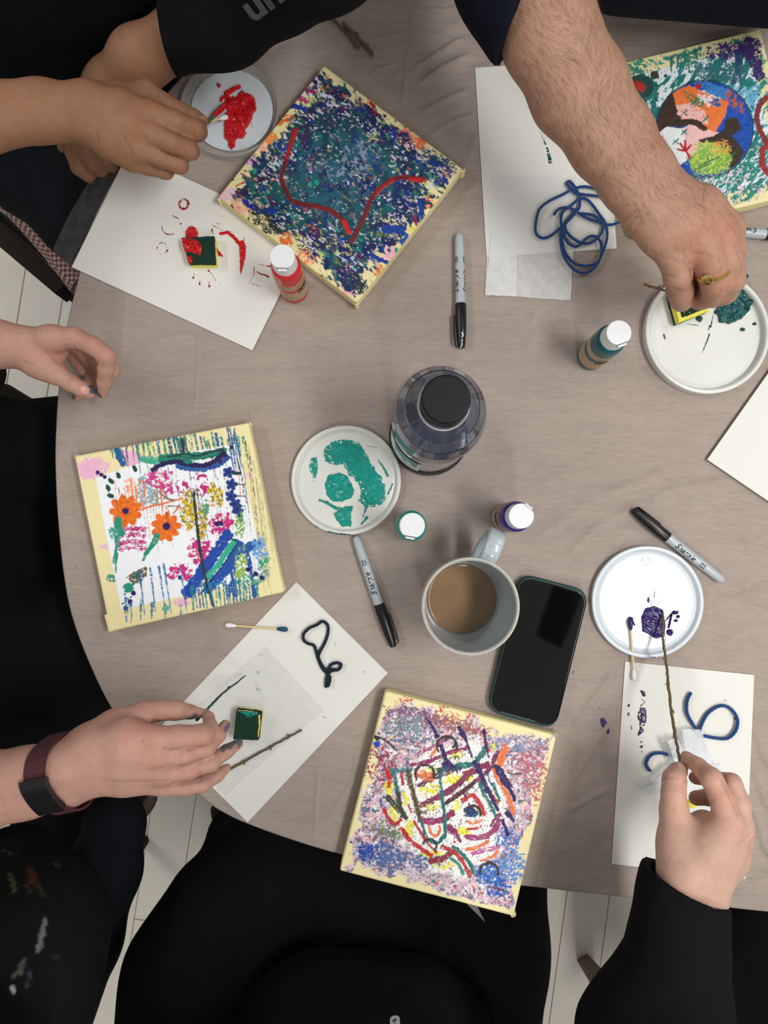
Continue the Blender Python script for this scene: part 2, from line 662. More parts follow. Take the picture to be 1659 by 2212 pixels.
# ============================================================ FLOOR
fl = obj('floor', [(-2.6, -2.4, -0.03), (2.6, -2.4, -0.03), (2.6, 2.4, -0.03), (-2.6, 2.4, -0.03)], [(0, 1, 2, 3)], M['gap'], None, False, org=(0, 0, 0))
tag(fl, 'cream painted wooden floorboards under the table and chairs', 'floor', kind='structure')
PD = np.array([0.147, 1.0]); PD /= np.linalg.norm(PD)
PN = np.array([PD[1], -PD[0]])
q0 = P(303, 1900, 0)[:2]
PW = 0.0936
base_n = q0 @ PN
rs = random.Random(4)
plank_cache = {}
for k in range(-17, 19):
    cuts = [-2.2, rs.uniform(-1.3, -0.9), rs.uniform(0.3, 0.9), 2.2]
    for j in range(3):
        a, b = cuts[j] + 0.0009, cuts[j + 1] - 0.0009
        n0 = base_n + k * PW + 0.0007
        n1 = base_n + (k + 1) * PW - 0.0007
        dz = rs.uniform(-0.0006, 0.0006)
        c = [PN * n0 + PD * a, PN * n1 + PD * a, PN * n1 + PD * b, PN * n0 + PD * b]
        V, F = prism(np.array(c), -0.02, dz, 0.0012, 1)
        pl = obj('plank', V, F, M['floor'], fl, smooth=False)

# ============================================================ TABLE + CLOTH
TO = catmull([(122, 1000), (127, 860), (143, 720), (172, 597), (192, 505), (224, 432), (253, 378), (300, 292), (368, 195), (455, 112), (560, 20),
              (740, -50), (1000, -80), (1400, -85), (1900, -40), (2400, 140), (2680, 520), (2720, 1000), (2600, 1480), (2250, 1850), (1900, 1985),
              (1659, 1968), (1500, 1950), (1360, 1937), (1180, 1917), (960, 1890), (735, 1843), (560, 1787), (470, 1745), (415, 1700), (320, 1625), (250, 1540), (190, 1420), (150, 1300), (130, 1150)], 8, True)
TOW = np.array([P(x, y, TZ)[:2] for x, y in TO])
TC = TOW.mean(0)
tb = thing('dining_table', 'oval table carrying all the painting things under a taupe cloth', 'table', (TC[0], TC[1], 0))
V, F = prism((TOW - TC) * 0.992 + TC, TZ - 0.034, TZ - 0.004, 0.004, 2)
obj('tabletop', V, F, M['brownwood'], tb)
for sx, sy in ((-0.34, -0.24), (0.42, -0.24), (-0.30, 0.30), (0.42, 0.34)):
    V, F = lathe([(0.022, 0.0), (0.024, 0.02), (0.030, 0.4), (0.036, 0.716)], (TC[0] + sx, TC[1] + sy, 0), 20, True, True)
    obj('leg', V, F, M['brownwood'], tb)

clothm = mat('taupe_tablecloth', (163, 150, 141), 0.75, sheen=0.0, spec=0.25,
             noise=[(9, 0.35, (156, 145, 138)), (300, 0.34, (130, 115, 106)), (70, 0.30, (180, 166, 154))],
             bump=[(300, 0.22, 0.0008, 'n'), (1000, 0.15, 0.0004, 'n')], scale_xyz=(0.22, 1.0, 1.0, 0.16))
creases = []
def crease(pts, w, h): creases.append((np.array(pts, float), w, h))
crease([(893, -60), (886, 60), (876, 140), (868, 260)], 2.2, 0.0012)
crease([(735, 120), (800, 128), (876, 138), (960, 143)], 2.0, 0.0008)
crease([(790, 172), (815, 150), (845, 142), (876, 138)], 2.6, 0.0012)
crease([(846, 175), (862, 155), (876, 140)], 2.2, 0.0009)
crease([(800, 87), (850, 77), (884, 66)], 2.6, 0.0010)
crease([(765, 68), (800, 75), (830, 78)], 2.2, 0.0008)
crease([(840, 52), (870, 54), (886, 48)], 2.2, 0.0008)
crease([(760, 0), (800, 8), (855, 9)], 4, 0.0010)
crease([(900, 190), (950, 152), (1020, 118)], 7, 0.0030)
crease([(880, 165), (940, 120), (1010, 78)], 6, 0.0022)
crease([(905, 60), (960, 80), (1010, 95)], 4, 0.0008)
crease([(885, 20), (960, 22), (1000, 10)], 4, 0.0008)
crease([(900, 250), (960, 215), (1020, 190)], 6, 0.0018)
crease([(920, 300), (980, 260), (1030, 245)], 5, 0.0014)
crease([(1000, 380), (1020, 320), (1028, 280)], 6, 0.0016)
crease([(985, 430), (1030, 400), (1060, 300)], 5, 0.0010)
crease([(1335, 545), (1370, 580), (1400, 592)], 5, 0.0016)
crease([(1325, 560), (1360, 600), (1395, 608)], 4, 0.0010)
crease([(1611, 560), (1640, 563), (1700, 570)], 4, 0.0012)
crease([(1090, 655), (1200, 640), (1300, 620)], 6, 0.0012)
crease([(1130, 720), (1180, 640), (1230, 600)], 7, 0.0008)
crease([(1180, 1240), (1300, 1130), (1450, 1060), (1700, 1010)], 9, 0.0014)
crease([(1130, 1180), (1280, 1080), (1500, 990)], 9, 0.0010)
crease([(1240, 1330), (1280, 1300)], 5, 0.0010)
crease([(1220, 1600), (1290, 1500), (1340, 1430)], 7, 0.0012)
crease([(1230, 1700), (1290, 1600), (1330, 1540)], 6, 0.0012)
crease([(1215, 1760), (1280, 1720), (1330, 1700)], 6, 0.0012)
crease([(1625, 1560), (1650, 1640), (1700, 1700)], 6, 0.0018)
crease([(1622, 1640), (1655, 1740), (1720, 1800)], 6, 0.0018)
crease([(1618, 1720), (1650, 1830), (1700, 1900)], 6, 0.0018)
crease([(1560, 1930), (1640, 1890), (1720, 1880)], 7, 0.0014)
crease([(1500, 1300), (1600, 1290), (1700, 1240)], 7, 0.0012)
crease([(1580, 1100), (1640, 1230), (1700, 1300)], 7, 0.0010)
crease([(700, 1780), (760, 1690), (780, 1600)], 5, 0.0008)
crease([(680, 1830), (682, 1730), (690, 1650)], 2, 0.0008)
crease([(260, 350), (275, 560), (262, 800)], 1.6, 0.0004)
crease([(455, 430), (430, 700), (418, 960)], 1.6, 0.0004)
crease([(1195, 1010), (1192, 1100), (1160, 1240)], 1.4, 0.0005)
crease([(1620, 1080), (1612, 1250), (1600, 1450)], 1.8, 0.0006)
crease([(1410, 1350), (1412, 1430)], 1.8, 0.0006)
crease([(560, 120), (640, 60), (700, 30)], 8, 0.0016)
NS, NR = len(TOW), 260
rings = []
fr = np.linspace(0, 1, NR) ** 0.8
VV = []
for f_ in fr:
    VV.append(TC + (TOW - TC) * f_)
VV = np.array(VV)
# refine angularly
k3 = 5
VV = np.stack([np.array([VV[:, i] * (1 - t / k3) + VV[:, (i + 1) % NS] * (t / k3) for t in range(k3)]) for i in range(NS)], 0).reshape(NS * k3, NR, 2).transpose(1, 0, 2)
NS *= k3
X, Y = VV[..., 0], VV[..., 1]
PX, PY = px_of(X, Y, np.full(X.shape, TZ))
Z = np.full(X.shape, TZ)
for pts, w, h in creases:
    lo = pts.min(0) - 5 * w; hi = pts.max(0) + 5 * w
    m = (PX > lo[0]) & (PX < hi[0]) & (PY > lo[1]) & (PY < hi[1])
    if not m.any(): continue
    w = max(w, 2.8)
    d, al, sd, L = polydist(PX[m], PY[m], pts)
    t = np.clip(al / L, 0, 1)
    Z[m] += 1.7 * h * np.exp(-(d / w) ** 2) * np.clip(np.minimum(t, 1 - t) * 5, 0, 1)
reg = sstep(850, 1000, PX) * sstep(620, 250, PY) + sstep(1130, 1350, PX) * sstep(900, 1200, PY) * 0.8
Z += 0.0030 * reg * (fbm(PX, PY, 46, 21, 3, ang=-0.65, asp=5.0) - 0.5)
Z += 0.0006 * (fbm(PX, PY, 90, 25, 2) - 0.5)
flat = np.zeros(PX.shape)
for qd in ([(155, 577), (278, 328), (668, 508), (545, 757)], [(1026, 147), (1305, 128), (1332, 537), (1051, 556)], [(1047, 540), (1245, 540), (1236, 652), (1044, 640)],
           [(640, 1257), (838, 1454), (535, 1776), (337, 1579)], [(1350, 1429), (1629, 1458), (1610, 1898), (1321, 1866)], [(1527, 993), (1688, 766), (2030, 1000), (1870, 1230)]):
    flat = np.maximum(flat, sstep(-14, -2, polysdf(PX, PY, qd)))
for bx, by, br in ((495, 233, 112), (747, 1037, 120), (1400, 1300, 122), (1530, 716, 140), (1274, 772, 34)):
    flat = np.maximum(flat, sstep(br + 12, br, np.hypot(PX - bx, PY - by)))
Z = TZ + (Z - TZ) * (1 - flat)
edge = (NR - 1 - np.arange(NR))[:, None]
Z = np.where(edge < 3, TZ, Z) 
# roll over the edge and hang
skirt = []
dirs = (TOW - TC); dirs = np.repeat(dirs, k3, 0)
for k in range(1, k3):
    dirs[k::k3] = dirs[0::k3] * (1 - k / k3) + np.roll(dirs[0::k3], -1, 0) * (k / k3)
dl = np.linalg.norm(dirs, axis=1)[:, None]
un = dirs / dl
th = np.arange(NS) / NS * 2 * pi
V = [np.stack([X[j], Y[j], Z[j]], 1) for j in range(NR)]
for (o_, dz) in ((0.0015, -0.001), (0.0026, -0.004), (0.0028, -0.012), (0.002, -0.03), (-0.004, -0.06), (-0.012, -0.085)):
    wob = (0.003 * np.sin(th * 46) + 0.003 * np.sin(th * 29 + 1))[:, None] * min(1, -dz * 12)
    V.append(np.hstack([X[-1][:, None] + un[:, :1] * (o_ + wob), Y[-1][:, None] + un[:, 1:] * (o_ + wob), np.full((NS, 1), TZ + dz)]))
V = np.array(V)
nr = len(V)
gi = np.arange(nr * NS).reshape(nr, NS)
F = np.stack([gi[:-1], np.roll(gi, -1, 1)[:-1], np.roll(gi, -1, 1)[1:], gi[1:]], -1).reshape(-1, 4)
cl = obj('tablecloth', V.reshape(-1, 3), F, clothm, None, org=(TC[0], TC[1], TZ))
tag(cl, 'taupe woven-look cloth stretched over the whole oval table', 'tablecloth')
# loose sheer flap of the cloth at the upper left edge
fp = [(260, 366, TZ), (191, 393, TZ - .012), (150, 462, TZ - .016), (116, 534, TZ - .015), (115, 544, TZ - .014), (142, 572, TZ - .008), (173, 598, TZ - 0.001), (194, 507, TZ), (226, 434, TZ)]
w = [P(*p) for p in fp]
tri = [(0, 1, 8), (1, 2, 7), (1, 7, 8), (2, 3, 7), (3, 4, 5), (3, 5, 6), (3, 6, 7)]
obj('hem_flap', w, tri, M['flap'], cl, smooth=False, label='sheer grey flap of cloth hanging over the upper left edge')
w = [P(1008, 1952, TZ - .004), P(1028, 1952, TZ - .004), P(1049, 1993, TZ - .03), P(1030, 1972, TZ - .02)]
obj('hem_corner', w, [(0, 3, 2), (0, 2, 1)], mat('grey_hem', (120, 120, 118), 0.8), cl, smooth=False, label='grey pointed scrap of hem below the table edge')

# ============================================================ PAPER + FLAT PRINTS
def rect_px(a, b, c, d, z): return [P(*q, z)[:2] for q in (a, b, c, d)]
def sheet(name, label, cat, corners, z, thick, m, group=None, curl=0.0):
    """thin sheet as a real slab with a slight waviness"""
    A, B, C_, D_ = [np.array(P(*q, z)[:2]) for q in corners]
    n = 24
    V = []
    for s in (0, 1):
        for i in range(n + 1):
            for j in range(n + 1):
                u, v = i / n, j / n
                p = (A * (1 - u) + B * u) * (1 - v) + (D_ * (1 - u) + C_ * u) * v
                e = min(u, 1 - u, v, 1 - v)
                zz = z + curl * (1 - min(1, e * 6)) * (0.4 + 0.6 * sin(u * 3 + v * 5) ** 2) * (0.3 + 0.7 * vnoise(np.array(u * 3), np.array(v * 3), 3))
                V.append((p[0], p[1], zz + s * thick))
    m1 = (n + 1) ** 2
    F = []
    for i in range(n):
        for j in range(n):
            a = i * (n + 1) + j
            F.append((a, a + 1, a + n + 2, a + n + 1))
            F.append((m1 + a, m1 + a + n + 1, m1 + a + n + 2, m1 + a + 1))
    bd = [i * (n + 1) for i in range(n + 1)] + [n * (n + 1) + j for j in range(1, n + 1)] + [i * (n + 1) + n for i in range(n - 1, -1, -1)] + [j for j in range(n - 1, 0, -1)]
    for i in range(len(bd)):
        a, b = bd[i], bd[(i + 1) % len(bd)]
        F.append((a, b, b + m1, a + m1))
    o = obj(name, V, F, m, None, smooth=False)
    return tag(o, label, cat, group)

def patch(name, parent, shapes, z0, m, h=0.0008, step=0.7, seed=0, noise=1.2, nscale=7, ridge=0.5, org=None, label=None, dry=0.0, dscale=3.0, ang=0.0, asp=1.0, zfun=None, soft=3.0):
    """raised paint: a height field inside the union of blobs, strokes and polygons given where the photo shows them"""
    pts = []
    for s in shapes:
        if s[0] == 'b': pts += [(s[1] - s[3] - 4, s[2] - s[4] - 4), (s[1] + s[3] + 4, s[2] + s[4] + 4)]
        elif s[0] == 's':
            wm = max(s[2], s[3]) + 4
            pts += [(p[0] - wm, p[1] - wm) for p in s[1]] + [(p[0] + wm, p[1] + wm) for p in s[1]]
        else: pts += [(p[0] - 4, p[1] - 4) for p in s[1]] + [(p[0] + 4, p[1] + 4) for p in s[1]]
    pts = np.array(pts)
    lo, hi = pts.min(0), pts.max(0)
    xs = np.arange(lo[0], hi[0] + step, step)
    ys = np.arange(lo[1], hi[1] + step, step)
    X, Y = np.meshgrid(xs, ys, indexing='ij')
    f = np.full(X.shape, -9.0)
    for s in shapes:
        if s[0] == 'b':
            _, cx, cy, rx, ry, a = s[:6]
            ca, sa = cos(radians(a)), sin(radians(a))
            u = ((X - cx) * ca + (Y - cy) * sa) / rx
            v = (-(X - cx) * sa + (Y - cy) * ca) / ry
            g = (1 - np.sqrt(u * u + v * v)) * min(rx, ry)
        elif s[0] == 's':
            d, al, sd, L = polydist(X, Y, s[1])
            t = np.clip(al / L, 0, 1)
            g = s[2] * (1 - t) + s[3] * t - d
        else:
            g = polysdf(X, Y, s[1])
        f = np.maximum(f, g)
    nn = fbm(X, Y, nscale, seed, 4) - 0.5
    f = f + nn * noise * 2
    if dry > 0:
        dn = fbm(X, Y, dscale, seed + 40, 3, ang=ang, asp=asp)
        f = np.where((dn < dry) & (f < 99), -1, f)
    r1 = fbm(X, Y, 6, seed + 9, 3, ang=0.6, asp=2.5)
    hh = h * sstep(0, soft, f) * (1 - ridge + ridge * 2 * r1) + 0.00005
    ok = f > 0
    q = ok[:-1, :-1] & ok[1:, :-1] & ok[1:, 1:] & ok[:-1, 1:]
    if not q.any(): return None
    # separate dabs become separate pieces; specks stay together
    qi = np.argwhere(q)
    lab = np.full(q.shape, -1)
    comps = []
    qs = q.tolist()
    H_, W_ = q.shape
    seen = lab
    for a0, b0 in qi:
        if seen[a0, b0] >= 0: continue
        c_ = len(comps); st = [(int(a0), int(b0))]; seen[a0, b0] = c_; cnt = 0
        while st:
            i, j = st.pop(); cnt += 1
            for di in (-1, 0, 1):
                for dj in (-1, 0, 1):
                    u, v = i + di, j + dj
                    if 0 <= u < H_ and 0 <= v < W_ and qs[u][v] and seen[u, v] < 0:
                        seen[u, v] = c_; st.append((u, v))
        comps.append(cnt)
    big = [i for i, c_ in enumerate(comps) if c_ * step * step > 60]
    small = [i for i in range(len(comps)) if i not in big]
    first = None
    groups = [[b_] for b_ in big] + ([small] if small else [])
    W = P(X, Y, z0)
    for gi_, gr in enumerate(groups):
        qq = np.isin(lab, gr) & q
        idx = np.full(X.shape, -1)
        use = np.zeros(X.shape, bool)
        use[:-1, :-1] |= qq; use[1:, :-1] |= qq; use[1:, 1:] |= qq; use[:-1, 1:] |= qq
        idx[use] = np.arange(use.sum())
        ii = np.argwhere(qq)
        g = lambda a, b: idx[ii[:, 0] + a, ii[:, 1] + b]
        F = np.stack([g(0, 0), g(0, 1), g(1, 1), g(1, 0)], 1)
        qc = np.zeros(X.shape, int)
        qc[:-1, :-1] += qq; qc[1:, :-1] += qq; qc[1:, 1:] += qq; qc[:-1, 1:] += qq
        hz = np.where(qc[use] < 4, 0.00005, hh[use])
        V = np.stack([W[0][use], W[1][use], z0 + hz], 1)
        is_small = bool(small) and gi_ == len(groups) - 1
        o = obj('paint_specks' if is_small and big else name, V, F, m, parent, label=label if gi_ == 0 else None, kind='stuff' if is_small and len(small) > 1 else None)
        first = first or o
    return first
def P_arr(): pass
def Zc(ox, oy, s): return lambda pts: [(ox + x / s, oy + y / s) + tuple(r) for x, y, *r in pts]

def thin(pts, w0=0.6, w1=0.6): return ('s', pts, w0, w1)
# left sheet with red prints
TP = TZ + 0.0008
pa = sheet('paper_sheet', 'cream sheet with red prints on the left, under the red-smeared sponge', 'paper', [(155, 577), (278, 328), (668, 508), (545, 757)], TP + 0.0012, 0.0004, M['paper'])
zp = TP + 0.0017
c7 = Zc(380, 470, 6.9125)
def arc(cx, cy, r, a0, a1, n=14, ry=None):
    return [(cx + r * cos(radians(a0 + (a1 - a0) * i / n)), cy + (ry or r) * sin(radians(a0 + (a1 - a0) * i / n))) for i in range(n + 1)]
patch('paint_print', pa, [('s', arc(397, 441, 10, 0, 360, ry=10.5), 2.6, 2.6)], zp, M['darkred'], 0.0003, 0.5, 1, 0.9, 4, dry=0.22)
patch('paint_print', pa, [('s', arc(366, 491, 16, 185, 60), 1.3, 1.6), ('s', [(373, 466), (385, 472)], 1.4, 1.4), ('b', 391, 484, 2, 3, 0)], zp, M['darkred'], 0.0003, 0.5, 2, 0.9, 4, dry=0.15)
patch('paint_print', pa, [('s', arc(350, 537, 11, 0, 360, ry=13), 0.9, 0.9), ('s', arc(351, 537, 11, -30, 50, ry=13), 1.8, 1.8)], zp, M['darkred'], 0.0003, 0.5, 3, 0.9, 4, dry=0.35)
patch('paint_smear', pa, [('s', c7([(665, 240), (780, 225), (860, 290), (930, 370), (1000, 420)]), 3.5, 5), ('p', c7([(920, 350), (1000, 330), (1055, 420), (1040, 600), (1010, 720), (975, 860), (955, 850), (950, 620), (940, 450)])), ('s', c7([(1025, 285), (1010, 360)]), 0.7, 1.4)], zp, M['red'], 0.0007, 0.6, 5, 1.0, 5)
patch('paint_smear', pa, [('s', c7([(590, 410), (630, 500), (690, 575)]), 1.6, 2.2), ('s', c7([(620, 500), (650, 570)]), 2, 2)], zp, M['red'], 0.0004, 0.5, 6, 0.8, 4)
patch('paint_smear', pa, [('s', c7([(1180, 685), (1300, 712), (1330, 718)]), 0.7, 0.9), ('s', c7([(1350, 722), (1415, 728)]), 1.3, 1.8), ('s', c7([(1170, 740), (1165, 850), (1120, 930), (1085, 975)]), 1.0, 0.4), ('s', c7([(1200, 800), (1260, 840), (1340, 860), (1380, 885)]), 1, 2.3), ('s', c7([(1090, 975), (1160, 995), (1260, 1028)]), 0.5, 0.8)], zp, M['darkred'], 0.0003, 0.45, 7, 0.55, 3)
patch('paint_drip', pa, [('s', c7([(275, 830), (268, 880)]), 0.5, 0.7), ('b', *c7([(260, 897)])[0], 2.3, 3.0, 0), ('s', c7([(357, 925), (356, 975)]), 0.5, 0.7), ('b', *c7([(355, 990)])[0], 2.4, 3.2, 0), ('s', c7([(490, 965), (495, 1010)]), 0.5, 0.8), ('b', *c7([(499, 1025)])[0], 2.6, 3.4, 0), ('b', *c7([(488, 795)])[0], 2, 2.8, 0), ('s', c7([(470, 745), (600, 948)]), 0.6, 0.6), ('s', c7([(645, 950), (672, 1018)]), 0.5, 0.5)], zp, M['darkred'], 0.0004, 0.4, 8, 0.4, 3)
patch('paint_scratch', pa, [thin(c7([(505, 60), (530, 105), (700, 180), (935, 238)]), .5, .5), thin(c7([(600, 85), (650, 95), (685, 88)]), .5, .5), thin(c7([(430, 440)]) + c7([(545, 150)]), .5, .5), ('s', c7([(530, 200), (545, 150), (550, 240)]), 1, 1), thin(c7([(520, 100), (690, 195)]), .5, .8)], zp, M['darkred'], 0.0002, 0.4, 9, 0.35, 3, dry=0.3)
# big sheet upper right
pb = sheet('paper_sheet', 'cream sheet at top right under the tissue and the tangled blue yarn', 'paper', [(1026, 147), (1305, 128), (1332, 537), (1051, 556)], TP, 0.0004, M['paper'])
patch('paint_smear', pb, [('s', [(1182, 320), (1189, 350)], 2.5, 4.5), ('s', [(1168, 285), (1178, 312)], 0.8, 2)], TP + 0.0005, M['dteal'], 0.0005, 0.5, 12, 1, 4, dry=0.25)
# lower-left small sheet
pc = sheet('paper_sheet', 'cream sheet at lower left under the navy yarn and green sponge', 'paper', [(640, 1257), (838, 1454), (535, 1776), (337, 1579)], TP, 0.0004, M['paper'])
patch('paint_fleck', pc, [('s', [(785, 1451), (789, 1452)], .7, .7), ('s', [(697, 1548), (706, 1551)], .7, .8), ('b', 660, 1381, 1, 1, 0), ('b', 645, 1377, 1, 1, 0), ('s', [(722, 1388), (727, 1398)], .4, .4), ('b', 735, 1447, 1, 1.3, 0), ('b', 747, 1468, 1, .8, 0)], TP + 0.0005, M['navyp'], 0.0002, 0.4, 13, 0.3, 3)
# right sheet
pd_ = sheet('paper_sheet', 'cream sheet at lower right with purple smears under blue yarn loops', 'paper', [(1350, 1429), (1629, 1458), (1610, 1898), (1321, 1866)], TP, 0.0004, M['paper'])
c5 = Zc(1200, 1080, 2.5425)
patch('paint_smear', pd_, [('p', c5([(460, 1040), (490, 1050), (500, 1080), (480, 1085)])), ('s', c5([(470, 1090), (490, 1110), (470, 1130)]), 1, 2), ('p', c5([(455, 1140), (495, 1140), (500, 1190), (490, 1240), (465, 1250), (450, 1190)])), ('s', c5([(470, 1250), (455, 1290), (480, 1270)]), 3, 2), ('b', *c5([(470, 1330)])[0], 3, 3, 0), ('b', *c5([(472, 1355)])[0], 4, 2.5, 0), ('b', *c5([(475, 1385)])[0], 1, 2, 0), ('b', *c5([(402, 1128)])[0], 3, 5, 10), ('b', *c5([(403, 1180)])[0], 3, 5.5, 0), ('b', *c5([(416, 1250)])[0], 2.5, 4.5, 0), ('s', c5([(413, 1210), (415, 1225)]), .6, .6), ('b', *c5([(932, 1100)])[0], 1.2, 1.2, 0), ('b', *c5([(985, 1200)])[0], 2, 3.5, 0)], TP + 0.0005, M['navyp'], 0.0006, 0.45, 14, 1.1, 5, dry=0.27)
patch('paint_smear', pd_, [('p', c5([(462, 1150), (500, 1150), (498, 1230), (470, 1230)])), ('s', c5([(455, 1290), (480, 1260)]), 1.5, 2), ('b', *c5([(472, 1357)])[0], 3, 2, 0)], TP + 0.0006, M['purple'], 0.0006, 0.5, 15, 1.3, 4, dry=0.25)
# dried purple fleck on the cloth
pf = patch('paint_fleck', cl, [('p', [(1296, 1552), (1304, 1549), (1316, 1566), (1317, 1584), (1305, 1586), (1300, 1570)])], TZ + 0.0006, M['purple'], 0.0004, 0.6, 16, 0.6, 5, dry=0.15, label='dried purple paint fleck on the cloth')
patch('paint_fleck', cl, [('s', [(1294, 1530), (1298, 1532)], .7, .7), ('s', [(1237, 1455), (1240, 1450)], .7, .7), ('b', 1259, 1473, .8, .8, 0), ('b', 1261, 1470, .8, .8, 0), ('b', 1327, 802, 1.2, 1, 0), ('b', 163, 1224, 1.2, 1.2, 0)], TZ + 0.0007, M['navyp'], 0.0002, 0.4, 17, 0.3, 3, label='tiny dark paint flecks on the cloth')
# sketch pad at the right edge
A_ = np.array([1527, 993.]); d1 = np.array([.577, -.817]); d2 = np.array([.826, .563])
cs = [A_, A_ + d1 * 279, A_ + d1 * 279 + d2 * 420, A_ + d2 * 420]
pad = thing('sketch_pad', 'cream pad of drawing paper at the right edge, cropped by the frame', 'pad', (*P(1700, 960, TZ)[:2], TZ))
for i, (off, z) in enumerate(((0.0, 0.0026), (1.5, 0.0036), (0.3, 0.0046))):
    cc = [P(*(c + off * d1), TZ + z)[:2] for c in cs]
    V, F = prism(np.array(cc), TZ + z, TZ + z + 0.0009, 0)
    obj('page', V, F, M['paper'], pad, smooth=False)

# tissues
def tissue(name, label, poly, z, m, seed, amp=0.0008, n=26, zf=None, parent=None):
    A, B, C_, D_ = [np.array(p, float) for p in poly]
    V = []
    for i in range(n + 1):
        for j in range(n + 1):
            u, v = i / n, j / n
            p = (A * (1 - u) + B * u) * (1 - v) + (D_ * (1 - u) + C_ * u) * v
            e = 1.2 * (vnoise(np.array(u * 9.), np.array(v * 9.), seed + 2) - .5)
            if min(i, j, n - i, n - j) == 0: p = p + e * 1.5
            zz = z + amp * float(fbm(np.array(p[0]), np.array(p[1]), 40, seed, 3))
            if zf: zz += zf(u, v, p)
            V.append(P(p[0], p[1], zz))
    F = [(i * (n + 1) + j, i * (n + 1) + j + 1, (i + 1) * (n + 1) + j + 1, (i + 1) * (n + 1) + j) for i in range(n) for j in range(n)]
    o = obj(name, V, F, m, parent)
    return o
t1 = tissue('tissue_sheet', '', [(1063, 377), (1247, 381), (1233, 649), (1047, 636)], TP + 0.0008, M['tissue'], 31)
tag(t1, 'white translucent tissue under blue yarn, hanging past the top right sheet', 'tissue')
t1b = tissue('fold', '', [(1063, 500), (1116, 520), (1115, 640), (1048, 637)], TP + 0.0020, M['tissue'], 32, parent=t1)
t2 = tissue('tissue_sheet', '', [(573, 1395), (700, 1534), (487, 1720), (352, 1590)], TP + 0.0008, M['tissue2'], 33)
tag(t2, 'translucent waxy tissue with faint green prints under the green sponge', 'tissue')
patch('paint_print', t2, [('b', 559, 1453, 7, 3, 0), ('b', 560, 1488, 9, 4, 5)], TP + 0.0019, mat('faint_teal', (140, 186, 184), .6), 0.0001, 0.5, 35, 1.6, 4, dry=0.52)
patch('paint_print', t2, [('b', 564, 1415, 3, 5, 10)], TP + 0.0019, mat('faint_grey', (150, 158, 160), .6), 0.0001, 0.5, 36, 1.4, 4, dry=0.45)
# crumpled tissue by the right hand
t3 = thing('crumpled_tissue', 'white crumpled tissue beside the hand holding the long twig', 'tissue', (*P(1460, 1640, TP)[:2], TP))
def crumple(poly, seed, hz, n=22):
    A, B, C_, D_ = [np.array(p, float) for p in poly]
    V = []
    for i in range(n + 1):
        for j in range(n + 1):
            u, v = i / n, j / n
            p = (A * (1 - u) + B * u) * (1 - v) + (D_ * (1 - u) + C_ * u) * v
            q = 1 - 2 * abs(float(vnoise(np.array(u * 1.9), np.array(v * 2.3), seed)) - .5)
            q2 = abs(float(vnoise(np.array(u * 3.6), np.array(v * 3.1), seed + 1)) - .5)
            z = TP + 0.0015 + hz * (0.25 + 0.55 * q + 0.5 * q2) * min(1, 3.5 * min(u, 1 - u) + 0.15)
            V.append(P(p[0] + 6 * (q - .5), p[1] + 5 * q2, z))
    return V, [(i * (n + 1) + j, i * (n + 1) + j + 1, (i + 1) * (n + 1) + j + 1, (i + 1) * (n + 1) + j) for i in range(n) for j in range(n)]
ts = sheer('tissue_crumpled', (236, 240, 244), 0.72, var=0.2)
V, F = crumple([(1463, 1575), (1517, 1574), (1560, 1668), (1440, 1660)], 41, 0.018)
obj('fold', V, F, ts, t3)
V, F = crumple([(1428, 1603), (1470, 1590), (1490, 1660), (1445, 1640)], 43, 0.02)
obj('fold', V, F, ts, t3)
V, F = crumple([(1382, 1700), (1455, 1640), (1475, 1655), (1399, 1716)], 44, 0.016)
obj('fold', V, F, ts, t3)
V, F = crumple([(1450, 1650), (1560, 1650), (1600, 1790), (1440, 1770)], 45, 0.010)
obj('fold', V, F, ts, t3)
patch('paint_smear', t3, [('s', [(1478, 1567), (1486, 1570), (1500, 1578)], .6, .8)], TP + 0.012, M['purple'], 0.0003, 0.4, 46, .4, 3)
